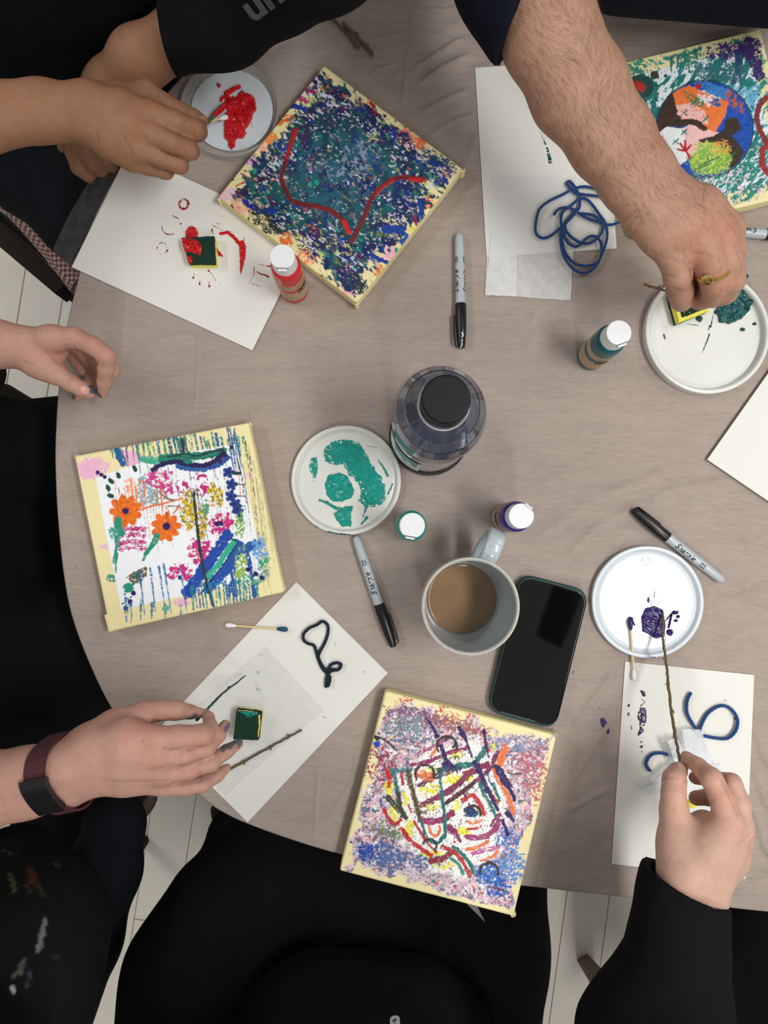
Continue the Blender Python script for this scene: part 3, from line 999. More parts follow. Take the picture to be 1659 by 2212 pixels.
# ============================================================ PAINTED CANVASES
class Paint:
    def __init__(s, X, Y, U, Vv, conv):
        s.X, s.Y, s.U, s.V = X, Y, U, Vv
        s.ox, s.oy, s.s = conv
        s.C = np.zeros(X.shape + (3,))
        s.H = np.zeros(X.shape)
        s.k = 0
    def fill(s, col): s.C[:] = lin(col)
    def c(s, pts): return [(s.ox + x / s.s, s.oy + y / s.s) for x, y in pts]
    def blend(s, m, col, h=0.0, sl=None):
        col = lin(col) if not isinstance(col, np.ndarray) else col
        if sl is None:
            s.C += (col - s.C) * m[..., None]
            s.H = s.H + m * h
        else:
            s.C[sl] += (col - s.C[sl]) * m[..., None]
            s.H[sl] += m * h
    def box(s, lo, hi):
        m = (s.X > lo[0]) & (s.X < hi[0]) & (s.Y > lo[1]) & (s.Y < hi[1])
        if not m.any(): return None
        i = np.where(m.any(1))[0]; j = np.where(m.any(0))[0]
        return (slice(i[0], i[-1] + 1), slice(j[0], j[-1] + 1))
    def stroke(s, pts, w, col, dry=0.0, h=0.0002, w1=None, rag=0.25, col2=None, soft=0.9):
        """brush stroke in zoomed-photo coordinates; w full width in the same units"""
        s.k += 7
        p = np.array(s.c(pts)); w0 = w / 2 / s.s; w1 = w0 if w1 is None else w1 / 2 / s.s
        if len(p) > 2: p = catmull(p, 5)
        wm = max(w0, w1) + 4
        sl = s.box(p.min(0) - wm, p.max(0) + wm)
        if sl is None: return
        X, Y = s.X[sl], s.Y[sl]
        d, al, sd, L = polydist(X, Y, p)
        t = al / L
        ww = w0 * (1 - t) + w1 * t
        ww = ww * (1 - rag + 2 * rag * fbm(X, Y, 5, s.k, 2))
        m = sstep(-soft, soft, ww - d)
        if dry > 0:
            br = vnoise(al / 14 + 3, sd / 1.1 + 50, s.k + 1) * 0.6 + fbm(X, Y, 3, s.k + 2, 3) * 0.5
            m = m * sstep(dry - .13, dry + .13, br)
        cc = lin(col)
        if col2 is not None:
            q = sstep(.35, .65, vnoise(al / 18, sd / 1.5 + 30, s.k + 3))
            cc = cc + (lin(col2) - cc) * q[..., None]
        s.blend(m, cc, h * (0.6 + 0.8 * vnoise(al / 10, sd / 1.0 + 20, s.k + 4)) if False else h, sl)
    def blob(s, x, y, rx, ry, col, ang=0, dry=0.0, h=0.0001, rag=0.5, ns=6, col2=None, soft=0.12, dns=3.0):
        s.k += 7
        cx, cy = s.c([(x, y)])[0]
        rx, ry = rx / s.s, ry / s.s
        R = max(rx, ry) * 1.6 + 3
        sl = s.box((cx - R, cy - R), (cx + R, cy + R))
        if sl is None: return
        X, Y = s.X[sl], s.Y[sl]
        ca, sa = cos(radians(ang)), sin(radians(ang))
        u = ((X - cx) * ca + (Y - cy) * sa) / rx
        v = (-(X - cx) * sa + (Y - cy) * ca) / ry
        g = 1 - np.sqrt(u * u + v * v) + rag * (fbm(X, Y, ns, s.k, 3) - .5)
        m = sstep(-soft, soft, g)
        if dry > 0: m = m * sstep(dry - .13, dry + .13, fbm(X, Y, dns * 1.3, s.k + 1, 3))
        cc = lin(col)
        if col2 is not None:
            cc = cc + (lin(col2) - cc) * sstep(.4, .6, fbm(X, Y, 4, s.k + 2, 3))[..., None]
        s.blend(m, cc, h, sl)
    def poly(s, pts, col, rag=1.0, dry=0.0, h=0.0001, ns=6, soft=0.8):
        s.k += 7
        p = np.array(s.c(pts))
        sl = s.box(p.min(0) - 5, p.max(0) + 5)
        if sl is None: return
        X, Y = s.X[sl], s.Y[sl]
        g = polysdf(X, Y, p) + rag * 2 * (fbm(X, Y, ns, s.k, 3) - .5)
        m = sstep(-soft, soft, g)
        if dry > 0: m = m * sstep(dry - .06, dry + .06, fbm(X, Y, 3, s.k + 1, 3))
        s.blend(m, lin(col), h, sl)
    def speck(s, mask, col, scale, thr, seed, h=0.0001, ang=0.0, asp=1.0, octv=3, sf=.05):
        m = sstep(thr - sf, thr + sf, fbm(s.X, s.Y, scale, seed, octv, ang=ang, asp=asp)) * mask
        s.blend(m, col, h)

def canvas(label, corners, painter, conv, ztop=TZ + 0.0205, n=350, tapes=(), folds=()):
    A, B, C_, D_ = [np.array(P(*q, ztop)[:2]) for q in corners]
    ctr = (A + B + C_ + D_) / 4
    z0 = TZ + 0.0032
    t = thing('painted_canvas', label, 'canvas', (ctr[0], ctr[1], z0), 'square canvases being painted')
    rp = round_poly([A, B, C_, D_], 0.004, 4)
    # slight wobble of the wrapped edge
    pts = []
    m = len(rp)
    for i in range(m):
        a, b = rp[i], rp[(i + 1) % m]
        L = np.linalg.norm(b - a)
        k = max(1, int(L / 0.008))
        for j in range(k): pts.append(a + (b - a) * j / k)
    pts = np.array(pts)
    rad = pts - ctr
    rad /= np.linalg.norm(rad, axis=1)[:, None]
    pts += rad * (0.0008 * (fbm(pts[:, 0] * 1000, pts[:, 1] * 1000, 24, int(abs(ctr[0]) * 1000) % 90, 2) - 0.5))[:, None]
    V, F = prism(pts, z0, ztop, 0.0025, 3)
    obj('canvas_body', V, F, M['tape'], t, flat_ang=50)
    n1 = n
    u = np.linspace(0.002, 0.998, n1)
    U, Vv = np.meshgrid(u, u, indexing='ij')
    XY = (A[None, None] * (1 - U[..., None]) + B * U[..., None]) * (1 - Vv[..., None]) + (D_ * (1 - U[..., None]) + C_ * U[..., None]) * Vv[..., None]
    PX, PY = px_of(XY[..., 0], XY[..., 1], np.full(U.shape, ztop))
    p = Paint(PX, PY, U, Vv, conv)
    painter(p)
    L = np.linalg.norm(B - A)
    e = np.minimum(np.minimum(U, 1 - U), np.minimum(Vv, 1 - Vv)) * L
    q = np.clip(1 - e / 0.0027, 0, 1)
    drop = 0.0027 * (1 - np.sqrt(1 - np.minimum(q, 0.97) ** 2))
    # corner rounding
    Z = ztop + 0.0004 - drop + np.clip(p.H, 0, 0.0012)
    du, dv = np.minimum(U, 1 - U) * L, np.minimum(Vv, 1 - Vv) * L
    keep = ~((du + dv) < 0.0024)
    G = np.arange(n1 * n1).reshape(n1, n1)
    kq = keep[:-1, :-1] & keep[1:, :-1] & keep[1:, 1:] & keep[:-1, 1:]
    F = np.stack([G[:-1, :-1], G[1:, :-1], G[1:, 1:], G[:-1, 1:]], -1)[kq]
    a = np.cross(np.append(B - A, 0), np.append(D_ - A, 0))[2]
    if a < 0: F = F[:, ::-1]
    V = np.stack([XY[..., 0], XY[..., 1], Z], -1).reshape(-1, 3)
    obj('painted_surface', V, F, M['canvaspaint'], t, col=np.clip(p.C, 0, 1).reshape(-1, 3))
    for (a, b, w) in tapes:       # tape strip wrapped along an edge, proud of the side
        a = np.array(P(*a, ztop)[:2]); b = np.array(P(*b, ztop)[:2])
        d = (b - a) / np.linalg.norm(b - a)
        nn = np.array([d[1], -d[0]])
        if nn @ (ctr - (a + b) / 2) > 0: nn = -nn
        q4 = [a + nn * 0.0009, b + nn * 0.0009, b - nn * w, a - nn * w]
        V, F = prism(np.array(q4), ztop - 0.016, ztop + 0.0008, 0.0006, 2)
        obj('masking_tape', V, F, M['tape'], t, flat_ang=50)
    for (q, r) in folds:          # bunched tape at a corner
        w0 = P(*q, ztop)
        th = np.linspace(0, 2 * pi, 9)[:-1]
        pl = np.array([(w0[0] + r * (0.8 + .35 * sin(3 * a_)) * cos(a_), w0[1] + r * (0.8 + .25 * cos(2 * a_)) * sin(a_)) for a_ in th])
        V, F = prism(pl, ztop - 0.017, ztop - 0.0005, 0.002, 2)
        obj('tape_fold', V, F, M['tape'], t, flat_ang=50)
    return t

YEL = (238, 226, 172)
def paint_dark(p):
    X, Y, U, V = p.X, p.Y, p.U, p.V
    p.fill(YEL)
    e = np.minimum(np.minimum(U, 1 - U), np.minimum(V, 1 - V))
    # ragged colours of the margin
    for (x, y, rx, ry, c) in ((640, 190, 40, 60, (236, 196, 214)), (600, 230, 30, 40, (236, 200, 216)), (90, 890, 80, 40, (240, 198, 212)), (190, 960, 90, 55, (245, 176, 150)), (340, 590, 60, 60, (244, 176, 150)), (1190, 510, 90, 50, (240, 130, 96)), (1250, 530, 50, 60, (242, 140, 120)), (1150, 560, 50, 40, (240, 170, 180)), (240, 680, 40, 25, (222, 170, 216)), (890, 1500, 60, 40, (244, 180, 206)), (1130, 1270, 40, 60, (242, 176, 204)), (600, 1290, 60, 60, (240, 150, 110)), (1500, 750, 40, 30, (232, 186, 214)), (470, 1180, 40, 50, (232, 112, 50)), (430, 430, 50, 20, (230, 120, 50)), (370, 530, 50, 40, (238, 140, 60)), (490, 410, 60, 30, (214, 106, 40)), (1380, 945, 45, 35, (238, 110, 60)), (1060, 1390, 25, 60, (236, 120, 60)), (1010, 310, 30, 50, (236, 130, 80)), (740, 170, 15, 40, (240, 150, 90)), (1330, 570, 40, 40, (236, 110, 60)), (830, 1420, 60, 30, (236, 180, 210))):
        p.blob(x, y, rx, ry, c, dry=0.3, rag=0.9, h=0.0001)
    n = fbm(X, Y, 40, 3, 4)
    n2 = fbm(X, Y, 5, 5, 3, ang=0.9, asp=2.2)
    core = e + 0.14 * (n - .5) + 0.10 * (n2 - .5)
    body = sstep(0.045, 0.075, core)
    hue = fbm(X, Y, 55, 8, 4)
    hue2 = fbm(X, Y, 22, 9, 3)
    base = lin((30, 66, 84)) + (lin((24, 42, 92)) - lin((30, 66, 84))) * sstep(.45, .7, hue)[..., None]
    base = base + (lin((52, 36, 84)) - base) * (sstep(.62, .8, hue2) * sstep(0.3, 0.12, e))[..., None]
    base = base + (lin((22, 104, 100)) - base) * (sstep(.6, .85, fbm(X, Y, 30, 10, 4)) * 0.7)[..., None]
    base = base * (0.75 + 0.5 * fbm(X, Y, 3, 12, 3, ang=0.3, asp=2)[..., None])
    p.C += (base - p.C) * body[..., None]
    p.H += body * 0.0001
    ring = sstep(0.03, 0.08, e) * (0.45 + 0.55 * sstep(0.34, 0.16, e))
    far = sstep(0.03, 0.1, e)
    for sd, col, th, sc, mk in ((31, (214, 220, 232), .80, 6, ring), (33, (196, 202, 110), .88, 7, ring), (35, (120, 140, 60), .86, 9, ring), (37, (20, 140, 124), .88, 10, far), (39, (96, 30, 84), .86, 11, ring), (41, (206, 100, 50), .91, 10, ring), (43, (24, 62, 150), .80, 13, ring), (45, (226, 190, 210), .88, 6, ring), (47, (224, 230, 240), .86, 4, far)):
        p.speck(mk * .85 * sstep(.40, .62, fbm(X, Y, 26, sd + 60, 3)), col, sc, th - .05, sd, ang=0.7, asp=1.6, h=.0002)
    p.blob(880, 690, 210, 110, (126, 146, 172), ang=-25, dry=.62, rag=.8, dns=5)
    p.blob(800, 760, 330, 300, (34, 92, 108), dry=.58, rag=.8, dns=9)
    # lone blue / dark dabs at the border
    for a, b, w, c in (((500, 320), (590, 345), 34, (30, 60, 150)), ((300, 1000), (400, 1000), 30, (26, 58, 150)), ((200, 930), (280, 990), 30, (30, 50, 140)), ((1010, 1275), (1120, 1330), 30, (24, 62, 150)), ((1100, 1110), (1210, 1120), 60, (26, 66, 150)), ((1320, 940), (1340, 1040), 26, (26, 62, 150)), ((1210, 1200), (1240, 1150), 26, (30, 80, 170)), ((1380, 680), (1460, 700), 34, (26, 56, 140)), ((1480, 790), (1500, 820), 20, (30, 60, 150)), ((1290, 1030), (1300, 1080), 16, (150, 20, 80)), ((870, 1330), (860, 1400), 14, (120, 20, 80)), ((1010, 300), (1040, 380), 14, (170, 30, 60)), ((940, 270), (955, 370), 10, (90, 26, 60)), ((180, 755), (240, 790), 10, (150, 30, 80)), ((150, 835), (195, 815), 10, (200, 60, 40)), ((555, 270), (600, 300), 26, (190, 60, 110)), ((600, 215), (650, 240), 22, (150, 40, 100)), ((950, 1480), (980, 1440), 12, (30, 40, 60)), ((1255, 1120), (1290, 1100), 18, (226, 222, 90))):
        p.stroke([a, b], w, c, dry=.18, rag=.4)
    for a, b, c in (((1350, 600), (1500, 680), (22, 66, 110)), ((1370, 640), (1530, 710), (22, 66, 110)), ((1400, 680), (1540, 740), (24, 60, 110)), ((250, 1000), (360, 1120), (36, 46, 36)), ((300, 990), (420, 1130), (40, 50, 40)), ((240, 1040), (340, 1120), (30, 40, 40)), ((330, 1120), (460, 1130), (40, 60, 50)), ((930, 1400), (980, 1500), (36, 56, 66)), ((900, 1420), (940, 1500), (40, 60, 66)), ((560, 1230), (640, 1260), (40, 44, 50)), ((700, 190), (740, 230), (60, 70, 60))):
        p.stroke([a, b], 40, c, dry=.52, rag=.4)
    for x, y in ((755, 152), (130, 795), (378, 482), (990, 1527), (1335, 268 + 500), (825, 1140)):
        p.blob(x, y, 7, 6, (26, 30, 40))
    for x, y in ((265, 740), (625, 825), (665, 815), (1175, 1250)):
        p.blob(x, y, 12, 20, (20, 150, 130), h=.0004)
    # the two red curves
    R1, R2 = (160, 34, 34), (100, 30, 38)
    p.stroke([(530, 480), (505, 560), (480, 640), (455, 720), (440, 790), (470, 870), (510, 935), (600, 960), (700, 975), (780, 1010), (840, 1070), (865, 1125)], 26, R2, h=.0006, col2=(126, 42, 38), w1=34)
    p.stroke([(530, 480), (500, 560), (470, 660)], 34, (186, 34, 34), h=.0004, w1=16, col2=R1)
    p.stroke([(840, 1070), (866, 1130)], 30, (210, 30, 34), h=.0004)
    p.stroke([(1335, 800), (1270, 785), (1180, 785), (1110, 820), (1050, 870), (1000, 950), (970, 1030), (930, 1110), (890, 1190)], 30, R2, h=.0006, col2=(120, 44, 42))
    p.stroke([(1335, 802), (1260, 792)], 36, (182, 34, 36), h=.0005, w1=24)
    p.stroke([(1150, 800), (1080, 850), (1040, 890)], 22, R1, h=.0003)

def streaks(p, xs, y0, y1, cols, w=10, dry=.4, seed=0, lean=0.18, jit=25):
    r = random.Random(seed)
    for x in xs:
        c = r.choice(cols)
        a = y0 + r.uniform(-jit, jit)
        b = y1 + r.uniform(-jit, jit)
        p.stroke([(x + r.uniform(-8, 8), a), (x + lean * (b - a) + r.uniform(-6, 6), b)], w * r.uniform(.6, 1.5), c, dry=dry * r.uniform(.8, 1.2), rag=.5, w1=w * .5)
def flower(p, x, y, r, col, centre=(44, 24, 110), petals=9, col2=None, seed=1):
    for k in range(petals):
        a = 2 * pi * k / petals + seed
        p.blob(x + r * .55 * cos(a), y + r * .55 * sin(a), r * .42, r * (.24 if petals > 6 else .34), col, ang=math.degrees(a), rag=.35, h=.0002, col2=col2)
    p.blob(x, y, r * .45, r * .45, col, rag=.3, h=.0002, col2=col2)
    if centre: p.blob(x, y, r * .2, r * .2, centre, rag=.2, h=.0008)
def paint_flowers(p):
    X, Y = p.X, p.Y
    p.fill(YEL)
    TEAL, BLUE, PINK, NAVY, GRN = (38, 140, 132), (30, 78, 168), (186, 40, 120), (36, 26, 92), (150, 190, 60)
    for (x, y, rx, ry) in ((230, 390, 110, 70), (190, 420, 50, 60), (470, 300, 60, 30), (560, 360, 120, 60), (340, 945, 60, 20), (560, 1180, 50, 50), (850, 1340, 60, 30), (1300, 450, 60, 20)):
        p.blob(x, y, rx, ry, (236, 180, 212), dry=.25, rag=.7)
    for x in range(320, 1330, 44):
        pass
    streaks(p, range(340, 1320, 38), 175, 330, [TEAL, (40, 120, 130), BLUE, (70, 150, 110)], 20, .42, 2)
    p.poly([(250, 462), (540, 365), (800, 300), (1245, 222), (1345, 700), (1440, 1178), (960, 1268), (432, 1390), (330, 900)], (240, 243, 248), rag=.3)
    streaks(p, range(400, 1330, 46), 210, 420, [TEAL, BLUE, (70, 140, 120), (90, 90, 90)], 9, .52, 3, jit=50)
    streaks(p, range(560, 1280, 34), 420, 900, [(110, 100, 80), (120, 120, 90), (230, 130, 60), (90, 110, 110), (150, 140, 60)], 7, .58, 4, jit=120, lean=.1)
    streaks(p, range(380, 900, 40), 500, 760, [(190, 130, 90), (120, 110, 90), (235, 130, 50)], 8, .55, 5, jit=60, lean=.1)
    streaks(p, range(1290, 1440, 16), 250, 1150, [(60, 120, 90), (80, 130, 110), (90, 90, 60)], 6, .52, 6, jit=180, lean=.12)
    streaks(p, (385, 400, 415, 430), 262, 370, [(30, 110, 120), (30, 80, 170)], 16, .25, 61, lean=.4, jit=10)
    p.stroke([(395, 265), (415, 330), (445, 370)], 34, (28, 96, 150), dry=.2)
    streaks(p, range(1170, 1240, 14), 130, 400, [(20, 80, 150), (28, 110, 140)], 12, .35, 62)
    streaks(p, range(770, 900, 26), 190, 330, [(26, 110, 120), (20, 90, 120)], 18, .3, 63)
    p.stroke([(862, 190), (868, 330)], 24, (50, 50, 40), dry=.25)
    # grey blue and orange washes in the upper middle
    p.blob(600, 560, 60, 110, (130, 170, 190), dry=.45, rag=.8)
    p.blob(700, 600, 60, 70, (150, 150, 140), dry=.5, rag=.8)
    p.blob(490, 520, 45, 60, (250, 190, 170), dry=.4, rag=.8)
    streaks(p, (480, 505, 530, 560, 590, 700), 500, 680, [(236, 130, 50)], 14, .42, 7, lean=.12)
    # magenta sponge prints
    for (x, y, rx, ry) in ((700, 470, 95, 70), (760, 540, 50, 40), (660, 440, 60, 20)):
        p.blob(x, y, rx, ry, (200, 60, 140), dry=.46, rag=.8, h=.0003, dns=5)
    for (x, y) in ((860, 530), (1000, 545), (985, 460)):
        p.blob(x, y, 52, 44 if y > 500 else 26, PINK, dry=.5, rag=.7, h=.0003, dns=5)
    for dy in (0, 48, 95, 135):
        p.stroke([(420, 830 + dy), (500, 815 + dy), (590, 825 + dy)], 34, PINK, dry=.42, rag=.6, h=.0003)
    # teal/navy swoosh at the top
    p.stroke([(590, 330), (680, 345), (740, 320), (800, 325)], 52, (60, 170, 140), dry=.25, h=.0003)
    p.stroke([(720, 330), (830, 320), (910, 310), (1000, 310), (1090, 290), (1150, 280)], 56, (26, 136, 110), h=.0004, col2=(36, 96, 80))
    p.stroke([(760, 320), (880, 295), (950, 310), (1040, 290), (1150, 265)], 10, (18, 50, 60), h=.0005)
    p.stroke([(840, 380), (960, 395), (1080, 375), (1170, 320)], 52, (36, 74, 150), h=.0003, col2=(50, 100, 160))
    p.stroke([(655, 405), (720, 370), (820, 350), (920, 370), (1010, 375), (1090, 345), (1150, 290)], 34, (36, 26, 78), h=.0009)
    p.blob(900, 350, 34, 16, (30, 130, 110), h=.0005)
    for x, y in ((1165, 305), (1130, 352), (1206, 249)): p.blob(x, y, 14, 14, NAVY, h=.0006, rag=.2)
    # blue flowers chain at the right
    for x, y in ((1185, 425), (1205, 510), (1200, 592), (1232, 645), (1248, 688)):
        flower(p, x, y, 46, (34, 66, 150), (44, 22, 96), 5, (28, 50, 120), seed=x)
    p.stroke([(1215, 430), (1265, 430)], 24, (30, 70, 60), dry=.15)
    p.stroke([(1260, 720), (1275, 760)], 30, (30, 60, 120), dry=.3)
    for y in (508, 590, 660): p.stroke([(1240, y), (1300, y + 3)], 9, (40, 80, 60), dry=.25)
    p.stroke([(1215, 240), (1270, 420), (1310, 640)], 9, (40, 50, 60), dry=.45)
    # dark leaves upper left
    for (x, y, a) in ((525, 402, 70), (410, 445, 60), (360, 485, 50), (340, 535, 70), (355, 590, 10)):
        p.blob(x, y, 26, 15, (24, 74, 66), ang=a, rag=.5, h=.0004)
        p.stroke([(x, y), (x - 14, y - 30)], 4, (24, 60, 56))
    for x, y in ((266, 425), (292, 442), (316, 458)): p.blob(x, y, 14, 14, NAVY, h=.0006, rag=.3)
    # orange flowers
    flower(p, 462, 695, 122, (238, 124, 30), None, 9, (222, 96, 24), 0.3)
    flower(p, 745, 805, 112, (240, 122, 34), None, 9, (226, 100, 26), 0.6)
    streaks(p, (400, 425, 470, 500, 730, 760, 745), 640, 900, [(80, 60, 40), (120, 70, 40)], 7, .62, 8, jit=60)
    p.stroke([(560, 690), (650, 660), (760, 635), (860, 605)], 12, (226, 110, 50), dry=.2)
    p.stroke([(800, 710), (840, 660)], 12, (220, 110, 50), dry=.2)
    p.stroke([(690, 560), (760, 610), (800, 620)], 14, (130, 110, 90), dry=.3)
    p.stroke([(760, 660), (840, 665)], 12, (150, 110, 80), dry=.3)
    p.blob(463, 695, 23, 22, NAVY, h=.0008, rag=.15)
    p.blob(750, 804, 27, 27, NAVY, h=.0008, rag=.15)
    # yellow areas
    for (x, y, rx, ry) in ((905, 690, 55, 130), (990, 770, 40, 120), (1075, 580, 35, 80), (1120, 600, 24, 70)):
        p.blob(x, y, rx, ry, (222, 184, 40), dry=.38, rag=.8, dns=5)
        p.blob(x, y, rx, ry, (130, 120, 40), dry=.6, rag=.8, dns=3)
    streaks(p, (930, 950, 965, 985), 560, 880, [(60, 60, 40), (80, 80, 40)], 8, .45, 9)
    p.blob(1020, 680, 30, 60, (90, 150, 110), dry=.5, rag=.8)
    # teal stems left
    p.stroke([(410, 760), (410, 810), (430, 850)], 54, (36, 142, 118), h=.0004)
    p.blob(378, 850, 40, 40, (70, 160, 140), dry=.35)
    p.stroke([(400, 880), (400, 960), (385, 1050)], 34, (40, 146, 122), dry=.3)
    p.stroke([(395, 1070), (390, 1130)], 14, (70, 160, 150), dry=.4)
    p.blob(360, 1165, 34, 30, (50, 150, 130), dry=.4)
    p.stroke([(680, 870), (660, 920), (600, 1000)], 44, (36, 142, 118), dry=.2, h=.0004, w1=26)
    p.stroke([(600, 1000), (585, 1040)], 18, (36, 142, 118), dry=.3)
    # bird shape
    p.poly([(470, 1160), (540, 1110), (610, 1080), (605, 1150), (560, 1210), (500, 1200)], (110, 86, 66), rag=2, dry=.3)
    p.blob(540, 1150, 40, 30, (36, 100, 84), dry=.45, ang=-30)
    p.blob(480, 1235, 34, 34, (36, 146, 118), h=.0005)
    p.stroke([(470, 1260), (520, 1200)], 20, (36, 140, 116))
    for x, y in ((517, 1272), (494, 1332), (463, 1378)): p.blob(x, y, 17, 18, NAVY, h=.0008, rag=.2)
    for x, y in ((455, 1280), (500, 1300), (442, 1345), (495, 1360)): p.blob(x, y, 8, 8, (40, 130, 110))
    # pink flowers
    for x, y, r in ((1130, 790, 96), (985, 975, 98), (845, 1150, 98)):
        for k in range(9):
            a = 2 * pi * k / 9 + x
            if x == 845 and 0.3 < (a % (2 * pi)) / pi < 0.75: continue
            p.blob(x + r * .58 * cos(a), y + r * .58 * sin(a), r * .42, r * .28, (196, 44, 124), ang=math.degrees(a), dry=.42, rag=.6, h=.0003, dns=5)
    # big blue leaf shapes at the lower right
    p.stroke([(895, 1270), (1000, 1120), (1120, 950), (1180, 860)], 84, (24, 70, 164), dry=.12, h=.0003, w1=70)
    p.stroke([(1040, 1230), (1130, 1150), (1200, 1050), (1250, 940)], 74, (28, 78, 172), dry=.15, h=.0003)
    p.stroke([(1210, 960), (1300, 960), (1385, 930)], 70, (28, 88, 160), dry=.2, h=.0003)
    p.stroke([(1215, 980), (1215, 1120), (1230, 1280)], 40, (28, 82, 160), dry=.3)
    p.stroke([(1310, 980), (1340, 1110), (1370, 1290)], 34, (28, 82, 160), dry=.3)
    p.blob(1270, 1080, 50, 120, (140, 180, 70), dry=.5, rag=.8)
    p.blob(1270, 800, 40, 90, (120, 170, 60), dry=.42, rag=.8)
    p.stroke([(1040, 1160), (1120, 1060), (1180, 970), (1225, 910)], 44, (40, 162, 134), h=.0005, col2=(70, 180, 150))
    p.stroke([(1050, 1200), (1140, 1090), (1250, 920)], 8, (16, 50, 70), h=.0006)
    p.stroke([(1200, 890), (1240, 905)], 12, (16, 60, 70), h=.0005)
    p.blob(1405, 960, 50, 80, (110, 160, 216), dry=.35, rag=.7)
    p.blob(1430, 1060, 50, 30, (60, 160, 120), dry=.35, ang=-40)
    p.blob(1420, 1130, 50, 50, (110, 150, 140), dry=.5)
    p.blob(1330, 1180, 90, 40, (70, 160, 120), dry=.5)
    for x, y, in ((1130, 783), (1105, 786), (985, 972), (845, 1163), (1322, 1107), (1376, 1137), (1420, 1163)): p.blob(x, y, 17, 17, NAVY, h=.0007, rag=.3)
    p.stroke([(940, 560), (960, 780), (975, 900), (1005, 1080), (1040, 1230), (1080, 1365)], 20, (44, 50, 44), dry=.25, h=.0003)
    p.stroke([(990, 1275), (1050, 1190), (1080, 1165)], 10, (26, 40, 60))
    # streaks over the lower tape
    streaks(p, (700, 735, 560, 630, 850), 1090, 1420, [(60, 120, 180), (50, 110, 160)], 12, .35, 10, lean=.12)
    streaks(p, list(range(920, 1400, 24)), 1210, 1370, [(36, 110, 160), (30, 130, 140), (30, 90, 160)], 20, .38, 11, lean=.12)
    streaks(p, (470, 500, 570, 640, 740, 850, 1460, 1490), 1330, 1470, [(40, 130, 150), (50, 120, 170)], 22, .42, 12, lean=.0)
    p.blob(740, 1385, 30, 26, (90, 180, 140), dry=.35)

